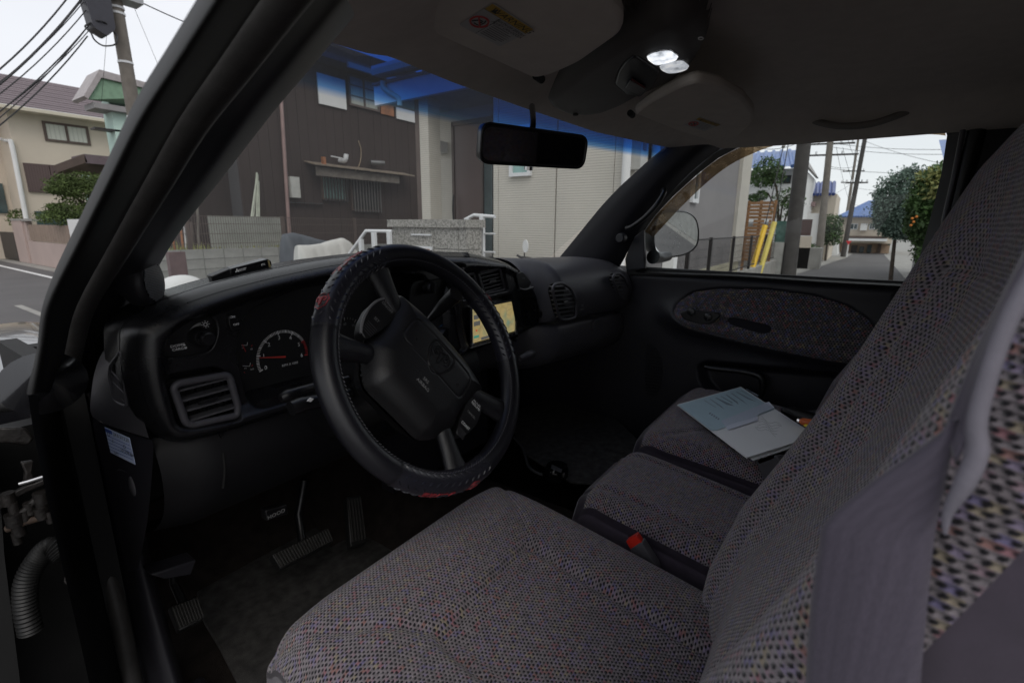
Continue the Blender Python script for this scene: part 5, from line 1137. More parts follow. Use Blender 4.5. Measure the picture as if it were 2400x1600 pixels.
# stalks
tube('turn_stalk', [Q(645, 914, Y=.70), Q(660, 908, Y=.70), Q(690, 898, Y=.70), Q(735, 884, Y=.69), Q(800, 870, Y=.68)], [.006, .010, .0085, .006, .006], M['black'], T, 'turn signal stalk left of the wheel', spline=5, seg=14)
mf = tube('wiper_stalk', [Q(668, 938, Y=.66), Q(690, 930, Y=.66), Q(700, 927, Y=.66), Q(740, 920, Y=.66), Q(800, 905, Y=.67)], [.0115, .0125, .0115, .0115, .011], M['black'], T, 'wiper stalk with ribbed knob end', seg=18)
prism('wiper_mark', [Q(706, 921, Y=.648), Q(714, 913, Y=.648), Q(721, 916, Y=.648), Q(714, 923, Y=.648)], (0, .002, 0), M['white'], mf)
tube('gear_lever', [Q(930, 760, Y=.66), Q(985, 735, Y=.64), Q(1020, 700, Y=.61), Q(1048, 675, Y=.58)], [.0045, .006, .012, .014], M['black'], T, 'column gear shift lever right of the wheel', seg=16)
# ---------------------------------------------------------------- steering wheel
RM, RT = .188, .0182
def Wp(a, b, h=0.0): return WC+Wx*a+Wy*b+Wn*h
def torus(name, R, r, mat, parent, label=None, a0=0, a1=360, n=160, m=22, bumpfn=None, **k):
    full = abs(a1-a0) >= 360; A = np.radians(np.linspace(a0, a1, n+(0 if full else 1), endpoint=not full)); rows = []
    for a in A:
        row = []
        for j in range(m):
            f = 2*math.pi*j/m; rr = r*(1+(bumpfn(a, f) if bumpfn else 0)); d = R+rr*math.cos(f); row.append(Wp(d*math.cos(a), d*math.sin(a), rr*math.sin(f)))
        rows.append(row)
    return sheet(name, rows, mat, parent, label, uv=False, cu=full, cv=True, ang=0, **k)
sw = torus('steering_wheel', RM, RT, M['leather'], T, 'black leather steering wheel with laced-on cover, turned to the right')
secs = [(99, 152), (-137, -81), (-12, 32)]
def tpos(a, f, r): d = RM+r*math.cos(f); return Wp(d*math.cos(a), d*math.sin(a), r*math.sin(f))
def tfr(a, f):
    rad = Wx*math.cos(a)+Wy*math.sin(a); nrm = rad*math.cos(f)+Wn*math.sin(f); ta = -Wx*math.sin(a)+Wy*math.cos(a); tf = -rad*math.sin(f)+Wn*math.cos(f); return nrm, ta, tf
for (s0, s1) in secs:
    sec = torus('tread_section', RM, RT+.0006, M['treadr'], sw, None, s0, s1, 40, 26)
    b = MB(); k = 0
    for ang in np.arange(s0+2.2, s1-1, 4.2):
        for q, f in enumerate(np.radians([-38, 0, 38, 76, 114, 150])):
            a = math.radians(ang+(1.8 if q % 2 else 0)); n_, ta, tf = tfr(a, f); sg = 1 if q % 2 else -1
            d = (ta*.75+tf*sg*.66); e = np.cross(n_, d); c = tpos(a, f, RT+.0004); l, w_, h = .0062, .0016, .0019; i = len(b.v)
            b.v += [c-d*l, c+e*w_, c+d*l, c-e*w_, c+n_*h-d*l*.35, c+n_*h+d*l*.35]; b.f += [(i, i+1, i+4), (i+1, i+2, i+5), (i+1, i+5, i+4), (i+2, i+3, i+5), (i+3, i+4, i+5), (i+3, i, i+4)]
    o = b.build('tread_bars', M['treadr'], sec, smooth=False); o['kind'] = 'stuff'
    for e_ in (s0, s1): torus('seam', RM, RT+.0009, M['leather2'], sec, None, e_-.5, e_+.5, 2, 22)
# raised red letters and badge, on the outer face of the cover
def onrim(name, outline, a_c, f_c, mat, h=.0012, parent=sw):
    """outline in metres: (along the rim, across it)"""
    pts = [];
    for (x_, y_) in outline:
        a = a_c-x_/(RM+RT); f = f_c+y_/RT; pts.append((a, f))
    top = [tpos(a, f, RT+.0008+h) for a, f in pts]; bot = [tpos(a, f, RT-.002) for a, f in pts]; n = len(pts)
    return mk(name, top+bot, [tuple(range(n))]+[(i, (i+1) % n, n+(i+1) % n, n+i) for i in range(n)], mat, parent, smooth=False)
LET = {'D': [[(0, 0), (.7, 0), (1, .3), (1, .7), (.7, 1), (0, 1)]], 'O': [[(0, 0), (1, 0), (1, 1), (0, 1)]], 'G': [[(0, 0), (1, 0), (1, .55), (.55, .55), (.55, .35), (.3, .35), (.3, .7), (1, .7), (1, 1), (0, 1)]], 'E': [[(0, 0), (1, 0), (1, .22), (.35, .22), (.35, .4), (.9, .4), (.9, .6), (.35, .6), (.35, .78), (1, .78), (1, 1), (0, 1)]]}
for (ac, fc, dirn) in ((118, .12, -1), (-113, .12, -1), (10, .12, -1)):
    for k, ch in enumerate('DODGE'):
        for o_ in LET[ch]:
            onrim('letter', [((k-2)*.0125-.0048+x_*.0096+y_*.002, (y_-.5)*.016*-dirn) for x_, y_ in o_], math.radians(ac), fc, M['red'])
def shield(s): return [(0, -1.15*s), (.72*s, -.62*s), (.95*s, .35*s), (.62*s, .95*s), (0, 1.0*s), (-.62*s, .95*s), (-.95*s, .35*s), (-.72*s, -.62*s)]
HORN = [(-.12, .45), (-.30, .62), (-.58, .60), (-.72, .35), (-.68, .05), (-.50, -.12), (-.34, -.02), (-.40, .12), (-.54, .16), (-.56, .34), (-.42, .44), (-.26, .36), (-.18, .10), (-.16, -.35), (-.08, -.62), (0, -.68)]
HEAD = HORN+[(-x_, y_) for x_, y_ in HORN[-2::-1]]
for ac in (142, -93, 26):
    s = .0125; c = math.radians(ac)
    pb_ = onrim('badge', [(y_, x_) for x_, y_ in shield(s)], c, .35, M['red'], .0010)
    onrim('badge_field', [(y_*.82, x_*.82) for x_, y_ in shield(s)], c, .35, plain('badge_grey', (.05, .05, .055), .5) if 'badge_grey' not in bpy.data.materials else bpy.data.materials['badge_grey'], .0013, pb_)
    onrim('badge_animal', [(y_*s*.95, x_*s*.95) for x_, y_ in HEAD], c, .35, M['red'], .0019, pb_)
torus('inner_seam', RM-RT*.80, .0024, M['leather2'], sw, None, n=120, m=8)
def stitch(R, hh, n, s): 
    b = MB()
    for k in range(n):
        a = 2*math.pi*k/n; c = Wp(R*math.cos(a), R*math.sin(a), hh); t = -Wx*math.sin(a)+Wy*math.cos(a); r_ = Wx*math.cos(a)+Wy*math.sin(a)
        b.tube([c-t*s*.5+r_*s*.25, c+t*s*.5-r_*s*.25], .0005, 4)
    o = b.build('stitching', plain('grey_thread', (.10, .10, .11)) if 'grey_thread' not in bpy.data.materials else bpy.data.materials['grey_thread'], sw); o['kind'] = 'stuff'
stitch(RM-RT*.72, .0145, 190, .0035)
# hub: upright frame turned 60 degrees clockwise
th = math.radians(-60); Ha = Wx*math.cos(th)+Wy*math.sin(th); Hb = -Wx*math.sin(th)+Wy*math.cos(th)
def Hp(a, b, h=0.0): return WC+Ha*a+Hb*b+Wn*h
pad = rpoly([(-.118, .060), (-.06, .068), (.06, .068), (.120, .058), (.108, .03), (.096, -.02), (.104, -.054), (.075, -.095), (.058, -.108), (-.058, -.108), (-.075, -.095), (-.104, -.054), (-.096, -.02), (-.108, .03)], .016)
pan = rpoly([(-.073, .034), (.073, .034), (.073, -.018), (-.073, -.018)], .018)
shd = rpoly([(q[0], q[1]+.008) for q in ((-.024, .022), (.024, .022), (.027, .002), (.017, -.022), (0, -.033), (-.017, -.022), (-.027, .002))], .006)
def hub(a, b):
    d = sdf(a, b, pad); h = -.028+.036*np.sqrt(np.clip(1-(1-np.clip(d/.045, 0, 1))**2, 0, 1))
    h = h+.006*(1-((a/.12)**2))
    dp = sdf(a, b, pan); h = h-.0022*np.exp(-(dp/.0014)**2)-.0009*ss(dp, 0, .002)
    ds = sdf(a, b, shd); h = h-.0018*np.exp(-(ds/.0013)**2)
    return h
hb = field('airbag_cover', np.linspace(-.125, .125, 240), np.linspace(-.112, .072, 180), hub, lambda a, b, h: tuple(WC[i]+Ha[i]*a+Hb[i]*b+Wn[i]*h for i in range(3)), M['airbag'], sw, 'black airbag cover with embossed badge', keep=lambda a, b: sdf(a, b, pad) > -.001)
# side skirt of the hub so that it is a solid body
n_ = len(pad); mk('hub_side', [Hp(q[0], q[1], -.029) for q in pad]+[Hp(q[0]*.82, q[1]*.82, -.075) for q in pad], [(i, (i+1) % n_, n_+(i+1) % n_, n_+i) for i in range(n_)]+[tuple(range(n_, 2*n_))], M['black'], sw)
def hz(a, b): return float(hub(np.array([[a]]), np.array([[b]]))[0, 0])
s = .021
em = [(x_*s, y_*s+.011) for x_, y_ in HEAD]; tube('embossed_head', [Hp(a, b, hz(a, b)+.0004) for a, b in em+[em[0]]], .0009, M['airbag'], hb, seg=6)
for sg in (1, -1): tube('embossed_horn', [Hp(sg*a, b, hz(a, b)+.0004) for a, b in crom([(.003, .020, 0), (.010, .025, 0), (.017, .019, 0), (.018, .010, 0), (.013, .006, 0)], 5) for a, b in [(a, b)]] if False else [Hp(sg*q[0], q[1], hz(q[0], q[1])+.0004) for q in crom([(.003, .020, 0), (.010, .026, 0), (.019, .019, 0), (.019, .008, 0), (.012, .004, 0)], 5)], .0009, M['airbag'], hb, seg=6)
for a_, s_ in ((-.052, 'b'), (.052, 'd')): text('horn_symbol', s_, Hp(a_, -.002, hz(a_, -.002)+.0004), Ha, Hb, .011, M['bezel'], hb)
text('embossed_text', 'SRS', Hp(0, -.045, hz(0, -.045)+.0006), Ha, Hb, .008, M['dim'], hb); text('embossed_text', 'AIRBAG', Hp(0, -.055, hz(0, -.055)+.0006), Ha, Hb, .008, M['dim'], hb)
# spokes
def spoke(ang, w0, w1, r0, lab):
    a = math.radians(ang)+th; e = Wx*math.cos(a)+Wy*math.sin(a); t = -Wx*math.sin(a)+Wy*math.cos(a); rows = []
    for q in np.linspace(0, 1, 9):
        r_ = r0+(RM-.006-r0)*q; w_ = w0*(1-q)**1.2+w1*q**2.2+.030*(1-abs(2*q-1))*.0; w_ = w0+(w1-w0)*q**2.5; row = []
        for j in range(14):
            f = 2*math.pi*j/14; row.append(WC+e*r_+t*(w_/2)*math.cos(f)+Wn*(-.016+.012*q+.011*math.sin(f)))
        rows.append(row)
    return sheet('spoke', rows, M['leather2'], sw, lab, uv=False, cv=True, ang=0)
for ang, w0, w1 in ((164, .034, .052), (16, .034, .052), (218, .030, .050), (-38, .030, .050)): spoke(ang, w0, w1, .095, None)
# cruise switches (crescents at both sides of the cover)
for sg, wd in ((-1, (('CRUISE', 'ON/OFF', .017), ('SET', None, -.022))), (1, (('ACCEL', 'RESUME', .016), ('COAST', None, -.036)))):
    cr_ = [(sg*.099, .030), (sg*.112, .034), (sg*.122, .030), (sg*.131, .012), (sg*.134, -.012), (sg*.128, -.038), (sg*.118, -.056), (sg*.106, -.058), (sg*.098, -.03), (sg*.094, 0)]
    cr_ = rpoly(cr_ if sg > 0 else cr_[::-1], .006)
    s_ = prism('cruise_switch', [Hp(a, b, -.006) for a, b in cr_], -Wn*.022, M['black'], sw, 'cruise control switch with white lettering', bevel=.0015)
    for w_, w2, b_ in wd:
        text('lettering', w_, Hp(sg*.114, b_+.003, -.0057), Ha, Hb, .0072, M['white'] if sg > 0 else M['dim'], s_, sx=.9)
        if w2: text('lettering', w2, Hp(sg*.114, b_-.004, -.0057), Ha, Hb, .0072, M['white'] if sg > 0 else M['dim'], s_, sx=.9)
    if sg > 0: text('lettering', 'CANCEL', Hp(.114, -.008, -.0057), Ha, Hb, .006, M['dim'], s_, sx=.9)
    for k in range(5): 
        b_ = (-.044-.003*k) if sg > 0 else (-.032-.004*k); prism('rib', [Hp(sg*.103, b_, -.0057), Hp(sg*.123, b_, -.0057), Hp(sg*.123, b_-.0006, -.0057), Hp(sg*.103, b_-.0006, -.0057)], Wn*.0005, M['pad'], s_)
    for k in range(5): b_ = .022+.002*k; prism('rib', [Hp(sg*.103, b_, -.0057), Hp(sg*.120, b_, -.0057), Hp(sg*.120, b_-.0006, -.0057), Hp(sg*.103, b_-.0006, -.0057)], Wn*.0005, M['pad'], s_)
    if sg < 0: tube('bright_edge', [Hp(a, b, -.0075) for a, b in [(-.122, .030), (-.131, .012), (-.1335, -.012), (-.128, -.038), (-.118, -.056)]], .0022, plain('grey_edge', (.16, .16, .165), .35), s_, spline=5, seg=8)
# ---------------------------------------------------------------- left A-pillar, seal, door opening
def PX_(pts, X): return [P(u, v, X=X) for u, v in pts]
vv = [-60, 0, 140, 280, 420, 560, 716, 804, 870, 921]
la = [520, 487, 399, 311, 243, 175, 101, 88, 76, 62]; lb = [652, 603, 507, 411, 333, 256, 172, 148, 138, 136]; lc_ = [738, 696, 587, 477, 393, 308, 215, 190, 180, 174]; ld = [810, 770, 658, 546, 452, 357, 262, 228, 212, 205]; le = [905, 862, 745, 627, 519, 410, 325, 300, 285, 280]
rows = [];
for X_a, k in ((0, 0),):
    A = [P(la[i], vv[i], X=.125) for i in range(10)]; A2 = [P(la[i]*.6+lb[i]*.4, vv[i], X=.128) for i in range(10)]; Bq = [P(lb[i]+8, vv[i], X=.185) for i in range(10)]
    back = [p+np.array([.02, .05, .02]) for p in A]
    rows = [crom(l, 4) for l in (back, A, A2, Bq)]
rows2 = [crom([rows[0][i], rows[1][i], rows[2][i], rows[3][i]], 5) for i in range(len(rows[0]))]
sheet('pillar_outer', rows2, M['dustpaint'], T, 'black painted outer side of the windscreen pillar', ang=0)
C_ = [P(lc_[i]-6, vv[i], X=.222) for i in range(10)]; D_ = [P(ld[i], vv[i], X=.255) for i in range(10)]; E_ = [P(le[i], vv[i], X=.315) for i in range(10)]
E2 = [p+np.array([.012, .05, .0]) for p in E_]; M1 = [P((ld[i]+le[i])/2, vv[i], X=.275) for i in range(10)]
rows = [crom(l, 4) for l in (C_, D_, M1, E_, E2)]
rows2 = [crom([r[i] for r in rows], 5) for i in range(len(rows[0]))]
sheet('pillar_trim', rows2, M['endcap'] if False else M['doorp'], T, 'black inner trim of the left windscreen pillar', ang=0)
low = [(134, 174, 921), (137, 175, 960), (147, 181, 1003), (168, 204, 1085), (192, 228, 1168), (223, 262, 1302), (263, 302, 1458), (295, 330, 1600), (325, 360, 1740)]
allp = [((lb[i]+lc_[i])/2, vv[i]) for i in range(9)]+[((a+b)/2, v) for a, b, v in low]
tube('door_seal', [P(u, v, X=.205) for u, v in allp], .0150, M['rubber'], T, 'rubber door seal around the open driver door', spline=4, seg=16)
tube('door_seal_lip', [P(u+ (14 if v > 500 else 24), v, X=.222) for u, v in allp], .0075, M['rubber2'], T, 'thin inner lip of the door seal', spline=4, seg=10)
# tweeter pod
tcn = P(364, 660, X=.290); nn_ = np.array([.72, -.69, .02]); nn_ /= np.linalg.norm(nn_); ta = np.cross(nn_, [0, 0, 1]); ta /= np.linalg.norm(ta); tb = np.cross(ta, nn_)
def dsk(c, r, k=28, e=1.0): return [c+ta*r*math.cos(a)+tb*r*e*math.sin(a) for a in np.linspace(0, 2*math.pi, k, endpoint=False)]
rr_ = [dsk(tcn-nn_*.045+np.array([.0, 0, .03]), .034, e=1.4), dsk(tcn-nn_*.03+np.array([0, 0, .012]), .038, e=1.2), dsk(tcn-nn_*.012, .036, e=1.08), dsk(tcn-nn_*.003, .034, e=1.05), dsk(tcn-nn_*.001, .0305)]
tw = sheet('tweeter', rr_, M['doorp'], T, 'round tweeter speaker pod on the left pillar', uv=False, cv=True, ang=0)
def meshmat():
    m = NT('speaker_mesh'); v = m.coord('UV'); vo = m.n('TexVoronoi'); vo.inputs['Scale'].default_value = 420; vo.inputs['Randomness'].default_value = 0; m.l(v, vo.inputs['Vector'])
    f = m.n('MapRange'); m.l(vo.outputs['Distance'], f.inputs[0]); f.inputs[1].default_value = .28; f.inputs[2].default_value = .40
    m.set(col=m.mix(f.outputs[0], (.003, .003, .003), (.11, .11, .115)), rough=.45, norm=m.bump(f.outputs[0], .6, .0008)); return m.m
field('speaker_grille', np.linspace(-.031, .031, 24), np.linspace(-.031, .031, 24), lambda a, b: -.001+.004*(1-np.clip((a*a+b*b)/.031**2, 0, 1)), lambda a, b, h: tuple(tcn[i]+ta[i]*a+tb[i]*b+nn_[i]*h for i in range(3)), meshmat(), tw, keep=lambda a, b: a*a+b*b < .0306**2)
# door opening: rocker, sill, hinge pillar, hinges, boot
low2 = [(174, 205, 921), (181, 240, 1003), (228, 300, 1168), (268, 330, 1337), (321, 400, 1600), (360, 450, 1760)]
A = [P(a, v, X=.225) for a, b, v in low2]; Bq = [P(b, v, X=.235) for a, b, v in low2]
rows = [crom([A[i], Bq[i], Bq[i]+np.array([.03, .05, 0])], 3) for i in range(6)]
sheet('kick_trim', [list(r) for r in zip(*[crom([rows[k][j] for k in range(6)], 3) for j in range(len(rows[0]))])], M['doorp'], T, 'black kick panel trim beside the pedals', ang=0)
MB().box(.20, -.35, .60, .31, 1.0, .79).build('door_sill', M['doorp'], T, 'black door sill trim', bevel=.01)
MB().box(-1.0, 1.07, .55, .04, 1.12, 1.38).build('driver_door', M['void'], T, 'open driver door, seen edge on at the lower left')
m = MB(); m.box(-.10, 1.13, .25, .20, 1.17, 1.36); m.build('hinge_pillar_panel', M['dustpaint'], T, 'black painted hinge pillar behind the open door')
rows = [[P(u, v, X=x_) for u, x_ in zip(us, (.10, .135, .165, .195))] for v, us in ((925, (66, 88, 110, 140)), (990, (75, 95, 118, 148)), (1060, (88, 106, 130, 165)), (1160, (108, 128, 155, 190)), (1300, (140, 160, 190, 225)), (1460, (178, 200, 230, 262)), (1620, (214, 236, 262, 296)))]
sheet('pillar_flange', [crom(r, 3) for r in rows], M['dustpaint'], T, 'black painted door jamb', ang=0)
j0 = P(105, 895, X=.15)
rows = [[j0+np.array([.05*math.cos(a)*r, .02*r*math.cos(a)+.03*math.sin(a)*r, .035*math.sin(a)*r+.012*(1-r)]) for a in np.linspace(0, 6.283, 22)] for r in (1, .9, .7, .4, .05)]
sheet('jamb_corner', rows, M['paint'], T, 'rounded painted corner at the pillar foot', uv=False, ang=0)
def Hq(u, v, X=.07): return P(u, v, Y=1.02+(.1-X)*.5)
hg = prism('door_hinge', [Hq(-40, 1190, .06), Hq(60, 1138, .09), Hq(85, 1130, .10), Hq(110, 1120, .11), Hq(112, 1132, .11), Hq(70, 1150, .09), Hq(40, 1165, .08), Hq(-40, 1225, .06)], (.0, .02, -.006), M['grime'], T, 'rusty upper door hinge bracket', bevel=.002)
tube('hinge_edge', [Hq(44, 1134, .085), Hq(66, 1128, .09), Hq(104, 1116, .105)], .0025, M['chrome'], hg, seg=6)
prism('hinge_arm', [Hq(50, 1085, .09), Hq(80, 1080, .09), Hq(76, 1105, .09), Hq(84, 1130, .09), Hq(56, 1135, .09), Hq(60, 1108, .09)], (0, .012, 0), M['grime'], hg, bevel=.002)
h2_ = prism('door_hinge', [Hq(-30, 1000, .07), Hq(60, 1000, .09), Hq(82, 1025, .10), Hq(70, 1042, .10), Hq(20, 1036, .08), Hq(-30, 1040, .07)], (0, .03, -.01), M['grime'], T, 'grimy plate above the hinge', bevel=.004)
for (u, v, r, X_, mt) in ((20, 1168, .012, .075, 'grime'), (32, 1190, .009, .08, 'grime'), (35, 1215, .016, .08, 'grime'), (70, 1190, .010, .09, 'rust'), (98, 1165, .014, .10, 'rust'), (98, 1180, .012, .10, 'grime'), (98, 1200, .013, .10, 'grime'), (60, 1212, .008, .09, 'rust'), (44, 1240, .012, .08, 'grime'), (118, 1210, .008, .11, 'rust'), (40, 1260, .008, .08, 'grime')):
    c = Hq(u, v, X_); MB().tube([c+np.array([0, 0, -.010]), c+np.array([0, 0, .010])], r*.75, 12).build('hinge_pin', M['grime'], hg, smooth=True, ang=40)
tube('check_strap', [Hq(30, 1215), Hq(60, 1195, .09), Hq(95, 1160, .10)], .006, M['grime'], hg, seg=8); tube('check_strap', [Hq(15, 1240), Hq(60, 1222, .09), Hq(120, 1205, .11)], .006, M['rust'], hg, seg=8)
bo = [Hq(72, 1480, .09), Hq(60, 1420, .085), Hq(62, 1360, .085), Hq(88, 1310, .09), Hq(120, 1280, .11), Hq(150, 1300, .14)]
bp_ = crom(bo, 14); tube('wiring_boot', bp_, [.014+.0025*(k % 2) for k in range(len(bp_))], M['rubber2'], T, 'corrugated rubber wiring boot in the door gap', seg=16)
c = Hq(182, 1340, .15); MB().tube([c, c+np.array([-.012, -.02, .004])], .010, 10).build('jamb_bolt', M['grime'], T, 'bolt head in the door jamb', smooth=True, ang=40)
tube('hose', [Hq(-20, 952, .08), Hq(40, 948, .09), Hq(78, 938, .11)], .010, M['rubber2'], T, 'black hose across the door gap', seg=10, spline=3)
m = MB(); m.prism([Hq(-160, 1000, .03), Hq(-10, 1010, .05), Hq(10, 1300, .05), Hq(60, 1700, .06), Hq(-160, 1700, .03)], (0, .03, 0)); m.build('door_edge', M['void'], T, 'black front edge of the open driver door')
# fender seen through the gap
def hoodz(x, y): return 1.392+.035*ss(x, .25, .8)-.30*np.maximum(0, y-2.0)**2-2.0*np.maximum(0, .16-x)**2+.012*np.sin((y-1.3)*3.0)-.02*np.exp(-((x-.42)/.05)**2)
field('hood', np.linspace(-.12, 1.86, 90), np.linspace(1.30, 3.0, 70), lambda a, b: hoodz(a, b), lambda a, b, h: (a, b, h), M['paint'], T, 'glossy black hood and fender reflecting the sky')
field('fender_edge', np.linspace(-.12, .24, 20), np.linspace(0, 1, 6), lambda a, t: a*0, lambda a, t, h: (a, 1.30-.02*np.sin(t*1.57), hoodz(a, 1.30)-.02*t-.25*t*t), M['paint'], T, 'rolled rear edge of the fender')
MB().box(.2, 1.42, .5, 1.8, 1.46, 1.44).build('firewall', M['void'], T, 'black firewall behind the pedals')
MB().box(1.765, .98, .6, 1.81, 1.46, 1.50).build('right_kick_panel', M['doorp'], T, 'dark kick panel in the passenger footwell')
MB().box(.19, 1.02, .9, .22, 1.44, 1.46).build('inner_fender_panel', M['void'], T)
MB().box(.84, 1.0, .95, 1.28, 1.05, 1.30).build('centre_stack_base', M['doorp'], T)
MB().prism([(.22, 1.16, 1.46), (1.76, 1.16, 1.46), (1.76, 1.42, 1.30), (.22, 1.42, 1.30)], (0, 0, -.02)).build('cowl', M['rubber2'], T, 'black cowl below the windscreen')

# ---------------------------------------------------------------- windscreen
gx = np.linspace(.26, 1.73, 30); rows = []; uvs = []
def gtop(x): t = (x-.98)/.72; return np.array([x, .68-.20*t*t-.03*t, 2.015-.035*t*t+.02*t])
def gbot(x): t = (x-.98)/.74; return np.array([x, 1.46-.28*t*t, 1.45])
for x in gx:
    a, b = gtop(x), gbot(x); Ln = np.linalg.norm(b-a); r = []
    for t in np.linspace(0, 1, 24): r.append(a+(b-a)*t+np.array([max(0, (.60-x))*.30*(1-t)**2, .02*math.sin(t*3.14), .02*math.sin(t*3.14)])); uvs.append((x, t*Ln/BAND if False else t*Ln))
    rows.append(r)
n_, m_ = len(rows), len(rows[0]); ua = np.array(uvs).reshape(-1, 2); BANDW = .155
ua[:, 1] /= BANDW
mk('windscreen', [p for r in rows for p in r], gridfaces(n_, m_), M['wind'], T, 'windscreen with blue shade band along the top', uv=ua, ang=0)
# ---------------------------------------------------------------- roof lining
def roofz(x, y):
    z = 2.035-.030*((x-.98)/.75)**2-.06*ss(x, 1.56, 1.745)-.13*ss(-x, -.50, -.27)
    front = np.interp(x, [.27, .45, .7, .98, 1.3, 1.6, 1.75], [.44, .54, .62, .645, .635, .57, .52])
    hz_ = np.interp(x, [.27, .36, .5, .7, .98, 1.3, 1.6, 1.75], [1.865, 1.888, 1.922, 1.943, 1.953, 1.953, 1.953, 1.95])
    t = ss(y, front-.33, front); return z*(1-t)+hz_*t
fr_y = lambda x: np.interp(x, [.27, .45, .7, .98, 1.3, 1.6, 1.75], [.44, .54, .62, .645, .635, .57, .52])
XX, TT = np.linspace(.27, 1.745, 60), np.linspace(0, 1, 90)
field('roof_lining', XX, TT, lambda a, t: t*0, lambda a, t, h: (a, -1.25+(fr_y(a)+1.25)*t, roofz(a, -1.25+(fr_y(a)+1.25)*t)), M['headliner'], T, 'grey-beige cloth roof lining')
rows = [[(x, float(fr_y(x))-.0, float(roofz(x, fr_y(x)))) , (x, float(fr_y(x))+.012, float(roofz(x, fr_y(x)))+.012), (x, float(fr_y(x))+.02, float(roofz(x, fr_y(x)))+.05)] for x in XX]
sheet('header_edge', rows, M['headliner'], T, ang=0)
MB().box(.20, -1.3, 2.05, 1.86, .42, 2.09).build('roof_panel', M['paint'], T, 'black outer roof skin', bevel=.02)
MB().box(.2, -1.30, .7, 1.8, -1.26, 2.06).build('rear_wall', M['doorp'], T, 'dark rear wall of the cab')
MB().box(1.765, -1.28, .6, 1.82, -.20, 2.05).build('right_rear_panel', M['doorp'], T, 'black trim behind the passenger window')
MB().box(.2, -1.28, .6, .24, -.75, 2.05).build('left_rear_panel', M['doorp'], T, 'black trim behind the driver seat')
tube('belt_pillar', [(1.755, -.185, .8), (1.755, -.185, 1.6), (1.752, -.20, 2.0)], .022, M['black'], T, 'black pillar behind the passenger window', seg=14)
tube('pillar_ridge', [P(2258, 300, X=1.735), P(2235, 420, X=1.735), P(2212, 520, X=1.735)], .006, M['pad'], T, 'raised edge of the rear pillar trim', seg=8)
sheet('belt_anchor_cover', [[P(u, v, X=1.70+dx) for u, v, dx in r] for r in (((2280, 262, .02), (2310, 225, 0), (2400, 208, 0), (2520, 200, 0)), ((2280, 268, .02), (2312, 245, -.02), (2400, 235, -.02), (2520, 230, -.02)), ((2285, 272, .03), (2320, 268, .0), (2400, 266, .0), (2520, 262, .0)))], M['headliner'], T, 'moulded cover at the top of the rear pillar', sub=1, ang=0)
# ---------------------------------------------------------------- visors, console, mirror
def slab(name, pts, Z, th_, mat, lab, bev=.006, parent=None, r=.02):
    q = [P(u*1.0204, v*1.0204, Z=Z) for u, v in pts]; q2 = rpoly([(p[0], p[1]) for p in q], r)
    return prism(name, [(p[0], p[1], Z) for p in q2], (0, 0, th_), mat, parent or T, lab, bevel=bev)
v1 = slab('sun_visor', [(902, 38), (925, 12), (1020, -60), (1290, -90), (1378, -15), (1432, 40), (1430, 75), (1330, 145), (1275, 170), (1228, 182)], 1.938, .020, M['visor'], 'driver sun visor with yellow and white warning label')
v2 = slab('sun_visor', [(1455, 262), (1500, 230), (1560, 200), (1600, 188), (1650, 198), (1705, 228), (1732, 262), (1728, 284), (1690, 318), (1640, 326), (1560, 303)], 1.936, .020, M['visor'], 'passenger sun visor with small warning label')
def vlabel(par, c, full=True):
    c = [P(u, v, Z=par_z-.0006) for u, v in c]; ex_ = c[1]-c[0]; ey_ = c[0]-c[3]; n_ = np.array([0, 0, -1.])
    def L_(a, b, k=1): return c[3]+ex_*a+ey_*b+n_*.0004*k
    lb_ = prism('warning_label', [L_(*q, 0) for q in rpoly([(0, 0), (1, 0), (1, 1), (0, 1)], .06)], n_*.0003, M['lblwhite'], par, 'sun visor warning label')
    prism('yellow_band', [L_(*q) for q in ((0.01, .76), (.99, .76), (.99, .97), (.01, .97))], n_*.0002, M['lblyellow'], lb_)
    H = float(np.linalg.norm(ey_)); W_ = float(np.linalg.norm(ex_))
    text('lettering', 'WARNING', L_(.57, .865, 2.0), ex_, ey_, H*.20, M['ink'], lb_, sx=1.15)
    prism('warning_triangle', [L_(.10, .79, 2), L_(.22, .79, 2), L_(.16, .94, 2)], n_*.0001, M['ink'], lb_)
    prism('divider', [L_(.37, .02), L_(.376, .02), L_(.376, .76), L_(.37, .76)], n_*.0002, M['ink'], lb_); prism('divider', [L_(0, .755), L_(1, .755), L_(1, .765), L_(0, .765)], n_*.0002, M['ink'], lb_)
    o_ = [L_(.185+.155*math.cos(a), .38+.155*math.sin(a)*W_/H) for a in np.linspace(0, 6.283, 28)]; tube('prohibition_ring', o_, H*.018, M['redprint'], lb_, seg=5)
    tube('prohibition_bar', [L_(.185-.1, .38+.1*W_/H), L_(.185+.1, .38-.1*W_/H)], H*.016, M['redprint'], lb_, seg=5)
    for pts in (((.08, .30), (.16, .44), (.22, .44)), ((.14, .28), (.24, .28), (.27, .42), (.24, .5)), ((.18, .36), (.23, .40))): tube('pictogram', [L_(a, b) for a, b in pts], H*.012, M['ink'], lb_, seg=4)
    if full:
        text('lettering', 'DEATH OR SERIOUS', L_(.685, .68, 2), ex_, ey_, H*.095, M['ink'], lb_, sx=.95); text('lettering', 'INJURY CAN OCCUR', L_(.685, .58, 2), ex_, ey_, H*.095, M['ink'], lb_, sx=.95)
    for k in range(7 if full else 5):
        b_ = (.49 if full else .62)-k*(.065 if full else .11); prism('text_line', [L_(.42, b_), L_(.42+random.uniform(.35, .54), b_), L_(.90 if k % 3 else .8, b_+.018), L_(.42, b_+.018)], n_*.0002, plain('grey_ink', (.12, .12, .12)) if 'grey_ink' not in bpy.data.materials else bpy.data.materials['grey_ink'], lb_)
par_z = 1.938; vlabel(v1, [(1156, 6), (1253, 68), (1174, 110), (1075, 58)])
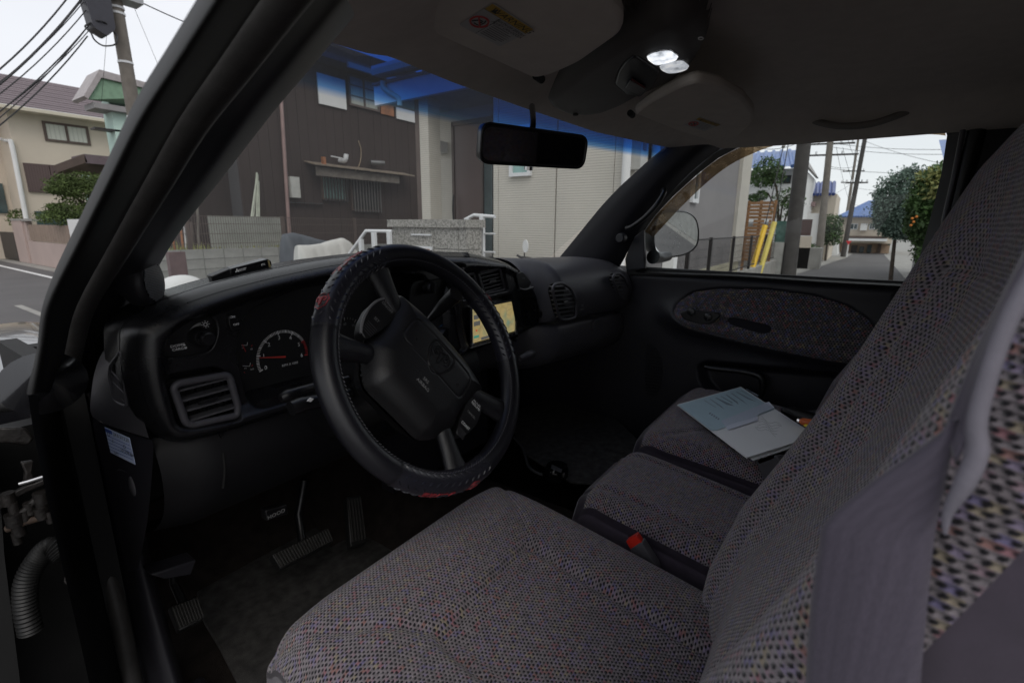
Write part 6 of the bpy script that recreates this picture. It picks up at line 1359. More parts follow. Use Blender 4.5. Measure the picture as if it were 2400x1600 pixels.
par_z = 1.936; vlabel(v2, [(1640, 275), (1690, 292), (1650, 311), (1602, 293)], False)
for u, v, w_ in ((1240, 178, 14), (1452, 262, 10), (905, 20, 20)):
    c = P(u*1.0204, v*1.0204, Z=1.945); MB().tube([c+np.array([-.012, 0, .0]), c+np.array([.012, .004, .0])], .007, 10).build('visor_clip', M['void'], T, 'dark visor pivot clip', smooth=True)
cz = 1.955
con = [(1237, 232), (1250, 252), (1290, 268), (1345, 272), (1395, 266), (1440, 250), (1490, 224), (1560, 196), (1600, 165), (1624, 125), (1628, 92), (1612, 62), (1580, 47), (1530, 44), (1475, 60), (1395, 108), (1310, 170), (1262, 210)]
cxy = [tuple(Q(u, v, Z=cz)[:2]) for u, v in con]; cxy = rpoly(cxy, .02)
cx0_, cx1_ = min(q[0] for q in cxy), max(q[0] for q in cxy); cy0_, cy1_ = min(q[1] for q in cxy), max(q[1] for q in cxy)
podp = rpoly([tuple(P(u, v, Z=cz-.012)[:2]) for u, v in ((1441, 212), (1450, 185), (1466, 163), (1487, 150), (1545, 184), (1530, 215), (1500, 241), (1470, 236))], .008)
def conz(a, b):
    d = sdf(a, b, cxy); z = 2.0-.045*np.sqrt(np.clip(1-(1-np.clip(d/.035, 0, 1))**2, 0, 1))
    return z+.006*ss(sdf(a, b, podp), -.001, .003)
oc = field('overhead_console', np.linspace(cx0_-.003, cx1_+.003, 150), np.linspace(cy0_-.003, cy1_+.003, 130), conz, lambda a, b, h: (a, b, h), M['console'], T, 'overhead console with two lit reading lamps', keep=lambda a, b: sdf(a, b, cxy) > -.001)
def lens(pts, st_, lab):
    q = [P(u, v, Z=cz-.003) for u, v in pts]; c = np.mean(q, 0)
    m = NT('lit_lens'); v_ = m.coord(); w_ = m.n('TexWave'); w_.inputs['Scale'].default_value = 160; m.l(v_, w_.inputs['Vector'])
    m.set(col=(.5, .5, .5), em=m.ramp(m.noise(55, 3, v_), [(.3, (.25, .27, .30)), (.5, (.70, .74, .80)), (.65, (1, 1, 1))]), es=st_, rough=.15, norm=m.bump(w_.outputs['Fac'], .5, .001))
    rr2 = rpoly([(p[0], p[1]) for p in q], .006); n = len(rr2)
    vs = [(p[0], p[1], cz-.0) for p in rr2]+[(c[0]+(p[0]-c[0])*.9, c[1]+(p[1]-c[1])*.9, cz-.005) for p in rr2]+[(c[0]+(p[0]-c[0])*.5, c[1]+(p[1]-c[1])*.5, cz-.0065) for p in rr2]
    fs = [(i, (i+1) % n, n+(i+1) % n, n+i) for i in range(n)]+[(n+i, n+(i+1) % n, 2*n+(i+1) % n, 2*n+i) for i in range(n)]+[tuple(range(2*n, 3*n))]
    mk('reading_lamp', vs, fs, m.m, oc, lab, ang=0)
    tube('lens_rim', [(p[0], p[1], cz-.001) for p in rr2]+[(rr2[0][0], rr2[0][1], cz-.001)], .0009, M['chrome'], oc, seg=5)
lens([(1513, 136), (1530, 127), (1551, 122), (1571, 121), (1592, 136), (1583, 142), (1560, 148), (1539, 152), (1530, 149)], .80, 'brightly lit reading lamp')
lens([(1543, 158), (1560, 151), (1580, 146), (1600, 144), (1617, 158), (1605, 165), (1585, 170), (1566, 171), (1553, 166)], .42, 'dimmer reading lamp next to the bright one')
pod = prism('switch_pod', [(p[0], p[1], cz+.004) for p in podp], (0, 0, -.006), M['black'], oc, 'black switch pod', bevel=.002)
sq_ = [P(u, v, Z=cz-.0035) for u, v in ((1478, 186), (1514, 208), (1500, 222), (1466, 204))]; prism('roller_switch', sq_, (0, 0, -.003), plain('roller_grey', (.12, .12, .12), .4), pod, bevel=.001)
prism('red_strip', [P(u, v, Z=cz-.0038) for u, v in ((1482, 184), (1512, 203), (1511, 206), (1480, 188))], (0, 0, -.001), plain('dark_red', (.15, .01, .01)), pod)
for s_, u, v in (('DOME', 1467, 191), ('OFF', 1464, 195), ('CARGO', 1510, 214)): text('lettering', s_, P(u, v, Z=cz-.004), P(1514, 208, Z=cz)-P(1478, 186, Z=cz), P(1478, 186, Z=cz)-P(1466, 204, Z=cz), .0045, M['dim'], pod)
c = Q(1610, 85, Z=cz-.01); tube('snap_button', [c+np.array([.005*math.cos(a), .003*math.sin(a), -.002]) for a in np.linspace(0, 6.283, 12)], .0008, M['white'], oc, seg=4)
c = Q(1322, 262, Z=cz); MB().tube([c, c+np.array([0, 0, -.003])], .006, 10).build('console_screw', M['void'], oc)
# mirror
ml, mr_ = Q(1103, 330, Y=.545), Q(1345, 352, Y=.445); mx_ = mr_-ml; mx_[2] *= .6; W2 = np.linalg.norm(mx_); mx_ /= W2; mc_ = (ml+mr_)/2
mup = np.array([-.10, -.18, 1.0]); mup -= mx_*np.dot(mup, mx_); mup /= np.linalg.norm(mup); mn = np.cross(mx_, mup); 
if np.dot(mn, EYE-mc_) < 0: mn = -mn
mh = .031; op_ = rpoly([(-W2/2, -mh), (W2/2, -mh*.9), (W2/2, mh*.95), (-W2/2, mh*1.1)], .018, 8)
def mm_(a, b, h): return mc_+mx_*a+mup*b+mn*h
n = len(op_); lay = [(1, 0), (1.0, -.006), (.97, -.018), (.80, -.028), (.3, -.032)]
vs = []; 
for s_, h_ in lay: vs += [mm_(q[0]*(1-(1-s_)*.4), q[1]*s_, h_) for q in op_]
fs = [(k*n+i, k*n+(i+1) % n, (k+1)*n+(i+1) % n, (k+1)*n+i) for k in range(4) for i in range(n)]+[tuple(range(4*n, 5*n))]+[tuple(range(n-1, -1, -1))]
rm = mk('rear_view_mirror', vs, fs, M['black'], T, 'black interior rear-view mirror on its stalk', ang=40)
ip = [(q[0]*.955, q[1]*.84) for q in op_]; mmat = NT('dark_mirror'); mmat.set(col=(.30, .30, .30), metal=1, rough=.04)
prism('mirror_glass', [mm_(q[0], q[1], .0012) for q in ip], mn*-.001, mmat.m, rm)
tube('mirror_rim', [mm_(q[0]*.985, q[1]*.95, .0008) for q in op_]+[mm_(op_[0][0]*.985, op_[0][1]*.95, .0008)], .0028, M['black'], rm, seg=8)
tb_ = mm_(-.008, -mh*1.0, -.004); MB().tube([tb_, tb_-mup*.006], .008, 10).build('tilt_tab', M['chrome'], rm)
tube('mirror_stalk', [mm_(.0, mh*.4, -.024), mm_(.0, mh*1.25, -.02), Q(1222, 245, Y=.60)], [.0065, .0055, .0065], M['gloss'], rm, spline=5)
# ---------------------------------------------------------------- passenger door
DXp = 1.765
def D2(u, v, X=1.75): p = Q(u, v, X=X); return (p[1], p[2])
fab = rpoly([D2(u, v) for u, v in ((1547, 722), (1553, 695), (1590, 670), (1650, 662), (1760, 664), (1870, 678), (1950, 703), (2000, 735), (2018, 765), (2000, 800), (1960, 832), (1890, 822), (1780, 800), (1660, 772), (1580, 750))], .02)
pock = rpoly([D2(u, v, 1.76) for u, v in ((1604, 838), (1625, 825), (1700, 832), (1850, 845), (1935, 850), (1945, 920), (1900, 965), (1780, 970), (1660, 930), (1610, 880))], .03)
grip = rpoly([D2(u, v) for u, v in ((1675, 730), (1690, 728), (1770, 746), (1776, 754), (1768, 762), (1750, 762), (1685, 744), (1674, 737))], .004)
def armx(a, b):
    """armrest swelling"""
    c = 1.408-.0*a; return .045*np.exp(-((b-(1.385-.10*(.5-a)))/.040)**2)*ss(a, -.45, -.05)*(1-ss(a, .42, .60))
def doorx(a, b):
    x = DXp-.004-.018*ss(-b, -1.50, -1.30)-armx(a, b)+.0
    x = x+.05*(1-np.sqrt(np.clip(1-(np.clip((b-1.515)/.042, 0, 1))**2, 0, 1)))
    x = x+.035*ss(sdf(a, b, pock), -.004, .03); x = x+.006*ss(sdf(a, b, fab), -.003, .004)
    x = x+.02*ss(a, .80, 1.0)
    return x
pd = field('passenger_door', np.linspace(-.42, 1.0, 230), np.linspace(.74, 1.556, 190), doorx, lambda a, b, h: (h, a, b), M['doorp'], T, 'black passenger door panel')
def fabx(a, b): return doorx(a, b)-.0058*np.sqrt(np.clip(sdf(a, b, fab)/.012, 0, 1))+.022*ss(sdf(a, b, grip), -.001, .004)-.001
field('door_insert', np.linspace(-.16, .60, 200), np.linspace(1.25, 1.55, 110), fabx, lambda a, b, h: (h, a, b), M['knitdoor'], pd, 'dark woven cloth insert with armrest', keep=lambda a, b: sdf(a, b, fab) > .0005)
prism('grip_cup', [(float(doorx(np.array([[g_[0]]]), np.array([[g_[1]]]))[0, 0])+.012, g_[0], g_[1]) for g_ in grip], (.002, 0, 0), M['void'], pd, 'recessed grip in the armrest')
sp_ = rpoly([D2(u, v, 1.74) for u, v in ((1568, 716), (1585, 708), (1655, 714), (1662, 722), (1640, 738), (1618, 742), (1578, 730))], .006)
xs_ = min(float(doorx(np.array([[q[0]]]), np.array([[q[1]]]))[0, 0]) for q in sp_)-.008
wsw = prism('window_switch_plate', [(xs_, q[0], q[1]) for q in sp_], (.012, 0, 0), M['black'], pd, 'window and lock switch plate', bevel=.003)
for u, v in ((1588, 716), (1626, 728)):
    c = Q(u, v, X=xs_); MB().tube([c+np.array([.002, 0, 0]), c+np.array([-.004, 0, 0]), c+np.array([-.006, 0, 0])], [.014, .013, .009], 18).build('switch_rocker', M['bezel'], wsw, smooth=True, ang=50)
    c = Q(u+14, v-10, X=xs_); MB().tube([c, c+np.array([-.004, 0, 0])], .004, 10).build('switch_button', M['bezel'], wsw, smooth=True)
# inner handle scoop
hp1 = [Q(u, v, X=1.728) for u, v in ((1618, 842), (1640, 846), (1700, 852), (1742, 862), (1752, 880), (1748, 910))]
tube('door_pull', hp1, [.006, .009, .010, .012, .012, .008], M['black'], pd, 'black moulded door pull', spline=5, seg=12)
tube('pocket_lip', [Q(u, v, X=1.725) for u, v in ((1620, 900), (1680, 945), (1760, 960), (1860, 958), (1930, 940))], .012, M['doorp'], pd, 'rounded lip of the door pocket', spline=5, seg=12)
for k in range(17):
    v = 792+k*7; hw = 34*math.sqrt(max(0, 1-((v-850)/62)**2)); 
    if hw > 5: tube('speaker_rib', [Q(1488-hw*.2, v-1, X=1.728), Q(1488+hw, v+2+hw*.05, X=1.728)], .0016, M['black'], pd, seg=5)
# door frame ring with window
inn = [(1482, 616), (1480, 575), (1479, 530), (1505, 495), (1545, 452), (1600, 402), (1650, 363), (1700, 337), (1760, 315), (1840, 301), (1940, 294), (2050, 292), (2150, 291), (2172, 297), (2175, 312), (2162, 400), (2140, 490), (2115, 580), (2096, 648), (1900, 638), (1700, 626)]
outr = [(1440, 630), (1436, 595), (1452, 548), (1482, 506), (1525, 455), (1585, 395), (1640, 350), (1700, 318), (1762, 293), (1842, 276), (1940, 266), (2050, 262), (2180, 262), (2230, 266), (2236, 312), (2222, 400), (2200, 500), (2170, 600), (2106, 663), (1900, 652), (1700, 638)]
Ip = [Q(u, v, X=1.785) for u, v in inn]; Op = [Q(u, v, X=1.748) for u, v in outr]; n = len(Ip)
mid = [np.array([1.745, (a[1]*.4+b[1]*.6), (a[2]*.4+b[2]*.6)]) for a, b in zip(Ip, Op)]
vs = Ip+mid+Op+[p+np.array([.05, 0, 0]) for p in Op]; fs = [(k*n+i, k*n+(i+1) % n, (k+1)*n+(i+1) % n, (k+1)*n+i) for k in range(3) for i in range(n)]
mk('window_frame', vs, fs, M['rubber2'], pd, 'black rubber-edged window frame', ang=60)
mk('window_glass', [p+np.array([.004, 0, 0]) for p in Ip], [tuple(range(n))], M['sideglass'], pd, 'passenger window glass', smooth=False)
vis = [(1481, 532), (1505, 497), (1545, 454), (1600, 404), (1650, 365), (1700, 339), (1760, 317), (1840, 302), (1940, 295), (2050, 293), (2150, 292), (2172, 297)]
vi2 = [(1500, 545), (1530, 512), (1570, 470), (1625, 418), (1675, 380), (1722, 356), (1775, 336), (1848, 322), (1942, 313), (2050, 310), (2140, 309), (2172, 312)]
dm = NT('tan_deflector'); dm.t.nodes.remove(dm.b); a_ = dm.n('BsdfTransparent'); a_.inputs[0].default_value = (.50, .36, .22, 1); b_ = dm.n('BsdfDiffuse'); b_.inputs[0].default_value = (.16, .11, .07, 1); ms_ = dm.n('MixShader')
dm.l(dm.ramp(dm.noise(40, 5, dm.coord()), [(.35, (.45, .45, .45)), (.7, (.8, .8, .8))]), ms_.inputs[0]); dm.l(a_.outputs[0], ms_.inputs[1]); dm.l(b_.outputs[0], ms_.inputs[2]); dm.l(ms_.outputs[0], dm.o.inputs[0])
A = [Q(u, v, X=1.800) for u, v in vis]; Bq = [Q(u, v, X=1.835) for u, v in vi2]
sheet('rain_deflector', [crom(A, 4), crom([(a+b)/2+np.array([.008, 0, 0]) for a, b in zip(A, Bq)], 4), crom(Bq, 4)], dm.m, pd, 'brownish dusty rain deflector above the window', ang=0)
tube('window_seal', [Q(1482, 618, X=1.775), Q(1700, 629, X=1.775), Q(1900, 641, X=1.775), Q(2098, 651, X=1.775)], .006, M['rubber2'], pd, seg=8)
prism('mirror_sail', [Q(u, v, X=1.744) for u, v in ((1440, 622), (1442, 560), (1456, 545), (1478, 527), (1481, 617))], (.02, 0, 0), M['doorp'], pd, 'triangular black mirror patch', bevel=.003)
# right pillar trim with grab handle
L1 = [(1300, 612), (1340, 565), (1380, 517), (1420, 470), (1460, 429), (1500, 393), (1540, 358), (1590, 320)]
L2 = [(1420, 618), (1436, 590), (1456, 548), (1486, 505), (1528, 456), (1588, 395), (1645, 348), (1720, 305)]
X1, X2 = 1.665, 1.742
A0 = [Q(u, v, X=X1)+np.array([.0, .06, -.0]) for u, v in L1]; A = [Q(u, v, X=X1) for u, v in L1]; Cq = [Q(u*.55+a*.45, v*.55+b*.45, X=1.685) for (u, v), (a, b) in zip(L2, L1)]; Bq = [Q(u, v, X=X2) for u, v in L2]
lanes = [crom(l, 5) for l in (A0, A, Cq, Bq)]
sheet('right_pillar_trim', [crom([l[i] for l in lanes], 5) for i in range(len(lanes[0]))], M['doorp'], T, 'black inner trim of the right windscreen pillar', ang=0)
tube('pillar_grab_handle', [Q(1440, 524, X=1.66), Q(1452, 520, X=1.645), Q(1480, 500, X=1.635), Q(1508, 470, X=1.635), Q(1524, 445, X=1.65), Q(1524, 436, X=1.67)], [.009, .008, .0085, .0085, .0085, .009], M['black'], T, 'black grab handle on the right pillar', spline=6, seg=14)
c = Q(1424, 547, X=1.66); MB().tube([c+np.array([.02, 0, 0]), c, c+np.array([-.004, 0, 0])], [.019, .017, .013], 20).build('handle_cap', M['doorp'], T, 'round cap of the pillar grab handle', smooth=True)
c1, c2 = Q(1862, 272, X=1.66), Q(2105, 245, X=1.66)
tube('roof_grab_handle', [c1, Q(1885, 282, X=1.645), Q(1930, 290, X=1.635), Q(1990, 287, X=1.635), Q(2050, 270, X=1.64), c2], [.010, .0085, .0085, .0085, .0085, .010], M['handle'], T, 'grey grab handle above the passenger window', spline=6, seg=14)
for c, u, v in ((c1, 1843, 272), (c2, 2100, 246)):
    q = Q(u, v, X=1.68); rows = [[q+np.array([-.004-.018*math.sin(t), .045*math.cos(a)*math.cos(t), .015*math.sin(a)*math.cos(t)]) for a in np.linspace(0, 6.283, 22)] for t in np.linspace(0, 1.57, 6)]
    sheet('handle_mount', rows, M['handle'], T, 'oval mount of the roof grab handle', uv=False, ang=0)
lk = prism('door_lock_slot', [Q(u, v, X=1.742) for u, v in ((2046, 672), (2072, 674), (2070, 700), (2044, 698))], (.01, 0, 0), M['void'], pd, 'belt guide slot', bevel=.003)
# exterior mirror on the passenger door
XM = 1.93
gm = [(1511, 503), (1520, 492), (1545, 487), (1575, 489), (1594, 501), (1602, 525), (1601, 555), (1590, 573), (1568, 584), (1538, 588), (1515, 582), (1505, 566), (1504, 535)]
mcn = Q(1553, 538, X=XM); tocam = EYE-mcn; tocam /= np.linalg.norm(tocam); want = np.array([.16, -1, -.10]); want /= np.linalg.norm(want); mnn = tocam+want; mnn /= np.linalg.norm(mnn)
gq = [P(u*1.0204, v*1.0204, pl=(mcn, mnn)) for u, v in gm]; gq = [np.array(q) for q in crom(gq, 4, closed=True)]; n = len(gq); cg = np.mean(gq, 0)
vs = []; 
for s_, h_ in ((1.03, .004), (1.08, -.004), (1.10, -.03), (1.0, -.075), (.75, -.105), (.3, -.12)): vs += [cg+(q-cg)*s_+mnn*h_ for q in gq]
fs = [(k*n+i, k*n+(i+1) % n, (k+1)*n+(i+1) % n, (k+1)*n+i) for k in range(5) for i in range(n)]+[tuple(range(5*n, 6*n))]
em_ = mk('door_mirror', vs, fs, M['black'], T, 'black exterior mirror on the passenger door, speckled with water', ang=50)
mir = NT('mirror_silver'); mir.set(col=(.72, .74, .75), metal=1, rough=.015)
mk('mirror_glass', gq, [tuple(range(n))], mir.m, em_, smooth=False)
b = MB(); r5 = np.random.default_rng(5)
ea = gq[0]-cg; ea -= mnn*np.dot(ea, mnn); ea /= np.linalg.norm(ea); eb = np.cross(mnn, ea)
bm = bmesh.new()
for k in range(110):
    a = r5.uniform(-.06, .06); c_ = r5.uniform(-.07, .06); q = cg+ea*a+eb*c_
    if r5.random() < .3: continue
    rr = r5.uniform(.0006, .0018); res_ = bmesh.ops.create_icosphere(bm, subdivisions=1, radius=rr)
    for v_ in res_['verts']: v_.co = v_.co+V(q+mnn*.0005)
me_ = bpy.data.meshes.new('water_drops'); bm.to_mesh(me_); bm.free(); me_.materials.append(plain('water_drop', (.75, .77, .78), .1, .05)); o = link('water_drops', me_, em_); o['kind'] = 'stuff'
tube('mirror_arm', [Q(1500, 590, X=1.80), Q(1515, 592, X=1.86), Q(1535, 588, X=1.92)], [.026, .020, .018], M['black'], em_, spline=4, seg=14)
# ---------------------------------------------------------------- seats
def wrap(a, w2, r):
    """arc-length coordinate -> (position, drop) of a surface that rolls over an edge of radius r at +-w2"""
    s = np.abs(a); flat = w2-r; arc_ = r*math.pi/2; t = np.clip((s-flat)/arc_, 0, 1)*math.pi/2
    pos = np.minimum(s, flat)+r*np.sin(t); drop = r*(1-np.cos(t))+np.maximum(s-flat-arc_, 0)
    return np.sign(a)*pos, drop
def cushion(name, x0, x1, y0, y1, z, lab, parent, insert=True, skirt=.17, r=.045, crown=.012, dish=.016, front_r=.055, sided=.050, slope=0.0):
    w2 = (x1-x0)/2; l2 = (y1-y0)/2; cx_, cy_ = (x0+x1)/2, (y0+y1)/2
    ea = w2-r+r*math.pi/2+skirt; eb = l2-front_r+front_r*math.pi/2+skirt
    def fn3(a, b, h):
        x, da = wrap(a, w2, r); y, db = wrap(b, l2, front_r)
        k = ss(np.abs(x)/w2, .55, 1)*ss(y/l2, .55, 1); x_ = x*(1-.045*k); y_ = y-.035*k*l2
        nx, ny = x_/w2, y_/l2
        top = crown*(1-nx**4)*(1-ny**4)
        if insert:
            px, py = cx_+x_, cy_+y_; ib = rpoly([(cx_-w2*.47, y1-.205), (cx_+w2*.45, y1-.190), (cx_+w2*.47, y0-.3), (cx_-w2*.47, y0-.3)], .015); d = sdf(px, py, ib)
            top = top-dish*ss(d, -.012, .03)-.010*np.exp(-(d/.009)**2)+.010*np.exp(-((d+.075)/.05)**2)
            for sg in (1, -1):   # diagonal seams to the front corners
                ax, ay = (cx_+sg*w2*.45, y1-.195); bx_, by_ = (cx_+sg*w2*.92, y1-.045); ex2, ey2 = bx_-ax, by_-ay; t = np.clip(((px-ax)*ex2+(py-ay)*ey2)/(ex2*ex2+ey2*ey2), 0, 1); dd = np.hypot(px-ax-t*ex2, py-ay-t*ey2)
                top = top-.006*np.exp(-(dd/.008)**2)
        else:
            top = top-.006*np.exp(-((np.abs(x_)-w2*.62)/.008)**2)
        zz = z+top-np.minimum(da+db, skirt+.06)+slope*(y_/l2)*.5
        bul = .010*np.sin(np.clip(np.maximum(da, db)/.12, 0, 1)*math.pi)
        return cx_+x_+np.sign(a)*bul*(da > .03), cy_+y_+bul*(db > .03)*np.sign(b), zz
    A = np.concatenate([np.linspace(-ea, -w2*.8, 26), np.linspace(-w2*.8, w2*.8, 110)[1:-1], np.linspace(w2*.8, ea, 26)]); B_ = np.concatenate([np.linspace(-l2*1.05, l2*.6, 90), np.linspace(l2*.6, eb, 56)[1:]])
    def dr(a, b): _, da = wrap(a, w2, r); _, db = wrap(b, l2, front_r); return np.maximum(da, db*(b > 0))
    c = field(name, A, B_, lambda a, b: a*0, fn3, M['knit'], parent, lab, keep=lambda a, b: dr(a, b) < sided+.012)
    s = field('cushion_side', A, B_, lambda a, b: a*0, fn3, M['suede'], c, 'plain dark purple-grey side cloth', keep=lambda a, b: dr(a, b) > sided-.006); 
    return c
def backrest(name, x0, x1, z0, z1, lab, parent, prof, dip=.045, r=.05, skirt=.30, sided=.045, seamw=.62):
    w2 = (x1-x0)/2; cx_ = (x0+x1)/2; ea = w2-r+r*math.pi/2+skirt; H = z1-z0; rt = .07
    def fn3(a, b, h):
        x, da = wrap(a, w2, r); pz, db = wrap(b, H, rt); pz = np.where(b < 0, b, pz); db = np.where(b < 0, 0, db)
        k = ss(np.abs(x)/w2, .5, 1)*ss(pz/H, .62, 1); x_ = x*(1-.10*k); z_ = z0+pz-.05*k
        y = np.interp(z_, [p[0] for p in prof], [p[1] for p in prof]); nx = x_/w2
        top = -dip*(1-ss(np.abs(nx), .35, .80))*ss(-z_, -(z1-.02), -(z1-.25))-.006*np.exp(-((np.abs(nx)-seamw)/.035)**2)*(z_ < z1-.18)-.005*np.exp(-((z_-(z1-.2))/.008)**2)*(np.abs(nx) < seamw)
        top = top+.012*np.exp(-((z_-(z0+.28))/.09)**2)*(1-ss(np.abs(nx), .3, .6))
        return cx_+x_, y+top-np.minimum(da+db, skirt+.06), z_
    A = np.concatenate([np.linspace(-ea, -w2*.8, 30), np.linspace(-w2*.8, w2*.8, 110)[1:-1], np.linspace(w2*.8, ea, 30)]); eb = H-rt+rt*math.pi/2+.10; B_ = np.linspace(0, eb, 190)
    def dr(a, b): return wrap(a, w2, r)[1]
    c = field(name, A, B_, lambda a, b: a*0, fn3, M['knit'], parent, lab, keep=lambda a, b: dr(a, b) < sided+.012)
    for sg in (-1, 1): field('backrest_side', A, B_, lambda a, b: a*0, fn3, M['suede'], c, 'plain purple-grey side cloth', keep=lambda a, b: (dr(a, b) > sided-.006) & (a*sg > 0))
    return c
PR = [(.90, .165), (.99, .150), (1.15, .131), (1.27, .096), (1.36, .055), (1.47, .008), (1.57, -.027), (1.68, -.064), (1.766, -.095), (1.85, -.13), (1.95, -.17)]
cushion('seat_cushion', .262, .800, .02, .610, 1.118, 'driver seat cushion in speckled grey knit cloth', T, slope=.09)
cushion('seat_cushion', .832, 1.135, .0, .425, 1.128, 'narrow centre seat cushion', T, insert=False, r=.04, slope=.06, sided=.022, skirt=.22)
cushion('seat_cushion', 1.165, 1.700, .0, .425, 1.155, 'passenger seat cushion under the papers', T, sided=.024, slope=.04)
backrest('seat_backrest', .265, .822, .98, 1.86, 'driver seat backrest in speckled grey knit cloth, with belt across it', T, PR)
backrest('seat_backrest', .84, 1.135, .98, 1.60, 'centre seat backrest', T, [(z_, y_-.05) for z_, y_ in PR], dip=.0)
backrest('seat_backrest', 1.165, 1.690, .98, 1.86, 'passenger seat backrest', T, [(z_, y_-.085-.06*max(0, z_-1.3)) for z_, y_ in PR])
# seat belt
def ribbon(name, Lp, Rp, mat, lab, parent, n=6, th_=.0014, bow=.004):
    rows = []
    Ls, Rs = crom(Lp, n), crom(Rp, n)
    for a, b in zip(Ls, Rs):
        d = b-a; nn2 = np.cross(d, [0, 0, 1.]); nn2 /= np.linalg.norm(nn2)+1e-9
        if np.dot(nn2, EYE-a) < 0: nn2 = -nn2
        rows.append([a+d*t+nn2*bow*math.sin(math.pi*t) for t in np.linspace(0, 1, 9)])
    return sheet(name, rows, mat, parent, lab, solid=th_, ang=0)
bl = [(1880, 1720, .268), (1888, 1600, .268), (1898, 1430, .266), (1918, 1285, .264), (1932, 1225, .264), (2020, 1145, .262), (2130, 1065, .260), (2222, 998, .258), (2245, 978, .257)]
br = [(2150, 1720, .256), (2158, 1600, .256), (2170, 1460, .256), (2184, 1320, .256), (2192, 1250, .256), (2210, 1160, .256), (2228, 1080, .256), (2244, 1010, .256), (2252, 985, .256)]
ribbon('seat_belt', [P(u, v, X=x) for u, v, x in bl], [P(u, v, X=x) for u, v, x in br], M['belt'], 'purple-grey seat belt webbing lying against the driver backrest', T)
ul = [(2214, 998, .262), (2240, 930, .262), (2290, 810, .262), (2345, 690, .262), (2400, 585, .262), (2480, 440, .262)]
ur = [(2262, 1100, .250), (2300, 1000, .250), (2322, 880, .250), (2365, 760, .250), (2410, 660, .250), (2500, 480, .250)]
ribbon('seat_belt', [P(u, v, X=x) for u, v, x in ul], [P(u-26, v-20, X=x) for u, v, x in ur], M['belt'], 'upper run of the driver seat belt', T, bow=.0)
tube('belt_edge', [P(u, v, X=.250) for u, v in ((2215, 1250), (2222, 1200), (2262, 1130), (2290, 1060), (2288, 990), (2310, 900), (2350, 780), (2400, 680), (2470, 560))], [.0008, .002, .0036, .0038, .0034, .0032, .0032, .0032, .0032], plain('belt_edge_grey', (.17, .16, .19), .6, .1, 60, .3, 400, .0006), T, 'folded pale edge of the seat belt', spline=5, seg=8)
# buckles
bk_ = [P(1464, 1268, X=.812), P(1505, 1248, X=.825)]
n0 = P(1488, 1262, X=.795); ax = P(1540, 1350, X=.798)-n0; ax /= np.linalg.norm(ax); sx_ = P(1508, 1250, X=.795)-P(1462, 1275, X=.795); sx_ -= ax*np.dot(sx_, ax); wdt = np.linalg.norm(sx_); sx_ /= wdt; dn = np.cross(ax, sx_)
if np.dot(dn, EYE-n0) < 0: dn = -dn
def bq_(a, b, h): return n0+sx_*a+ax*b+dn*h
bk = prism('belt_buckle', [bq_(*q, -.008) for q in rpoly([(-.016, .012), (.016, .004), (.018, .055), (.012, .075), (-.012, .075), (-.018, .055)], .006)], dn*.018, M['pad'], T, 'grey buckle with red release button between the seats', bevel=.002)
prism('release_button', [bq_(*q, -.004) for q in rpoly([(-.015, -.004), (.013, -.010), (.015, .010), (-.015, .018)], .003)], dn*.013, M['redplastic'], bk, bevel=.002)
c = bq_(.004, .088, .002); MB().tube([c, c+dn*.004], .006, 12).build('rivet', M['steel'], bk, smooth=True)
n1 = P(1790, 1085, X=1.10); bk2 = prism('belt_buckle', [P(u, v, X=1.13) for u, v in ((1772, 1082), (1818, 1066), (1845, 1100), (1860, 1130), (1800, 1150))], (.02, -.02, 0), M['pad'], T, 'black buckle with red button at the inner side of the passenger seat', bevel=.002)
prism('release_button', [P(u, v, X=1.129) for u, v in ((1776, 1080), (1813, 1068), (1812, 1074), (1780, 1086))], (.0, -.001, 0.002), M['redplastic'], bk2)
# ---------------------------------------------------------------- floor
MB().box(.22, .2, .74, 1.78, 1.45, .76).build('cab_floor', M['carpetb'], T, 'dark brown carpeted cab floor')
rows = [[(x, y, .76+.17*math.exp(-((x-1.02)/.17)**4)+.0+.22*ss(y, 1.1, 1.4)) for y in np.linspace(.2, 1.42, 16)] for x in np.linspace(.72, 1.32, 24)]
sheet('transmission_tunnel', rows, M['carpetb'], T, 'brown carpeted hump in the middle of the floor', ang=0)
MB().prism([(.22, 1.25, .75), (1.78, 1.25, .75), (1.78, 1.40, 1.0), (.22, 1.40, 1.0)], (0, .02, .0)).build('toe_board', M['carpetb'], T, 'carpeted toe board')
fm = [(x, y, .772) for x, y in rpoly([tuple(Q(u, v, Z=.78)[:2]) for u, v in ((620, 1700), (545, 1568), (500, 1480), (463, 1420), (448, 1340), (458, 1270))]+[(.62, 1.34), (.82, 1.30), (.82, .35)], .03)]
o = prism('floor_mat', fm, (0, 0, .01), M['carpet'], None, bevel=.003); tag(o, 'grey carpet floor mat under the driver pedals', 'floor mat')
pm = [P(u, v, Z=.80) for u, v in ((1165, 1010), (1190, 985), (1300, 960), (1400, 960), (1520, 1060), (1560, 1150), (1400, 1160), (1330, 1130), (1250, 1085))]
o = prism('floor_mat', [(p[0], p[1], .945) for p in [P(u, v, Z=.945) for u, v in ((1180, 975), (1300, 930), (1420, 960), (1500, 1040), (1470, 1140), (1340, 1135), (1236, 1070))]], (0, 0, .008), M['carpet'], None, bevel=.002); tag(o, 'dark grey floor mat in the passenger footwell', 'floor mat')
c = P(1305, 1098, Z=.975); cu = MB().tube([c+np.array([0, 0, -.03]), c+np.array([0, 0, .0]), c+np.array([0, 0, .012])], [.034, .036, .031], 28).build('round_cup', M['gloss'], None, smooth=True, ang=40); tag(cu, 'round shiny black cup with a small label on the passenger floor mat', 'cup')
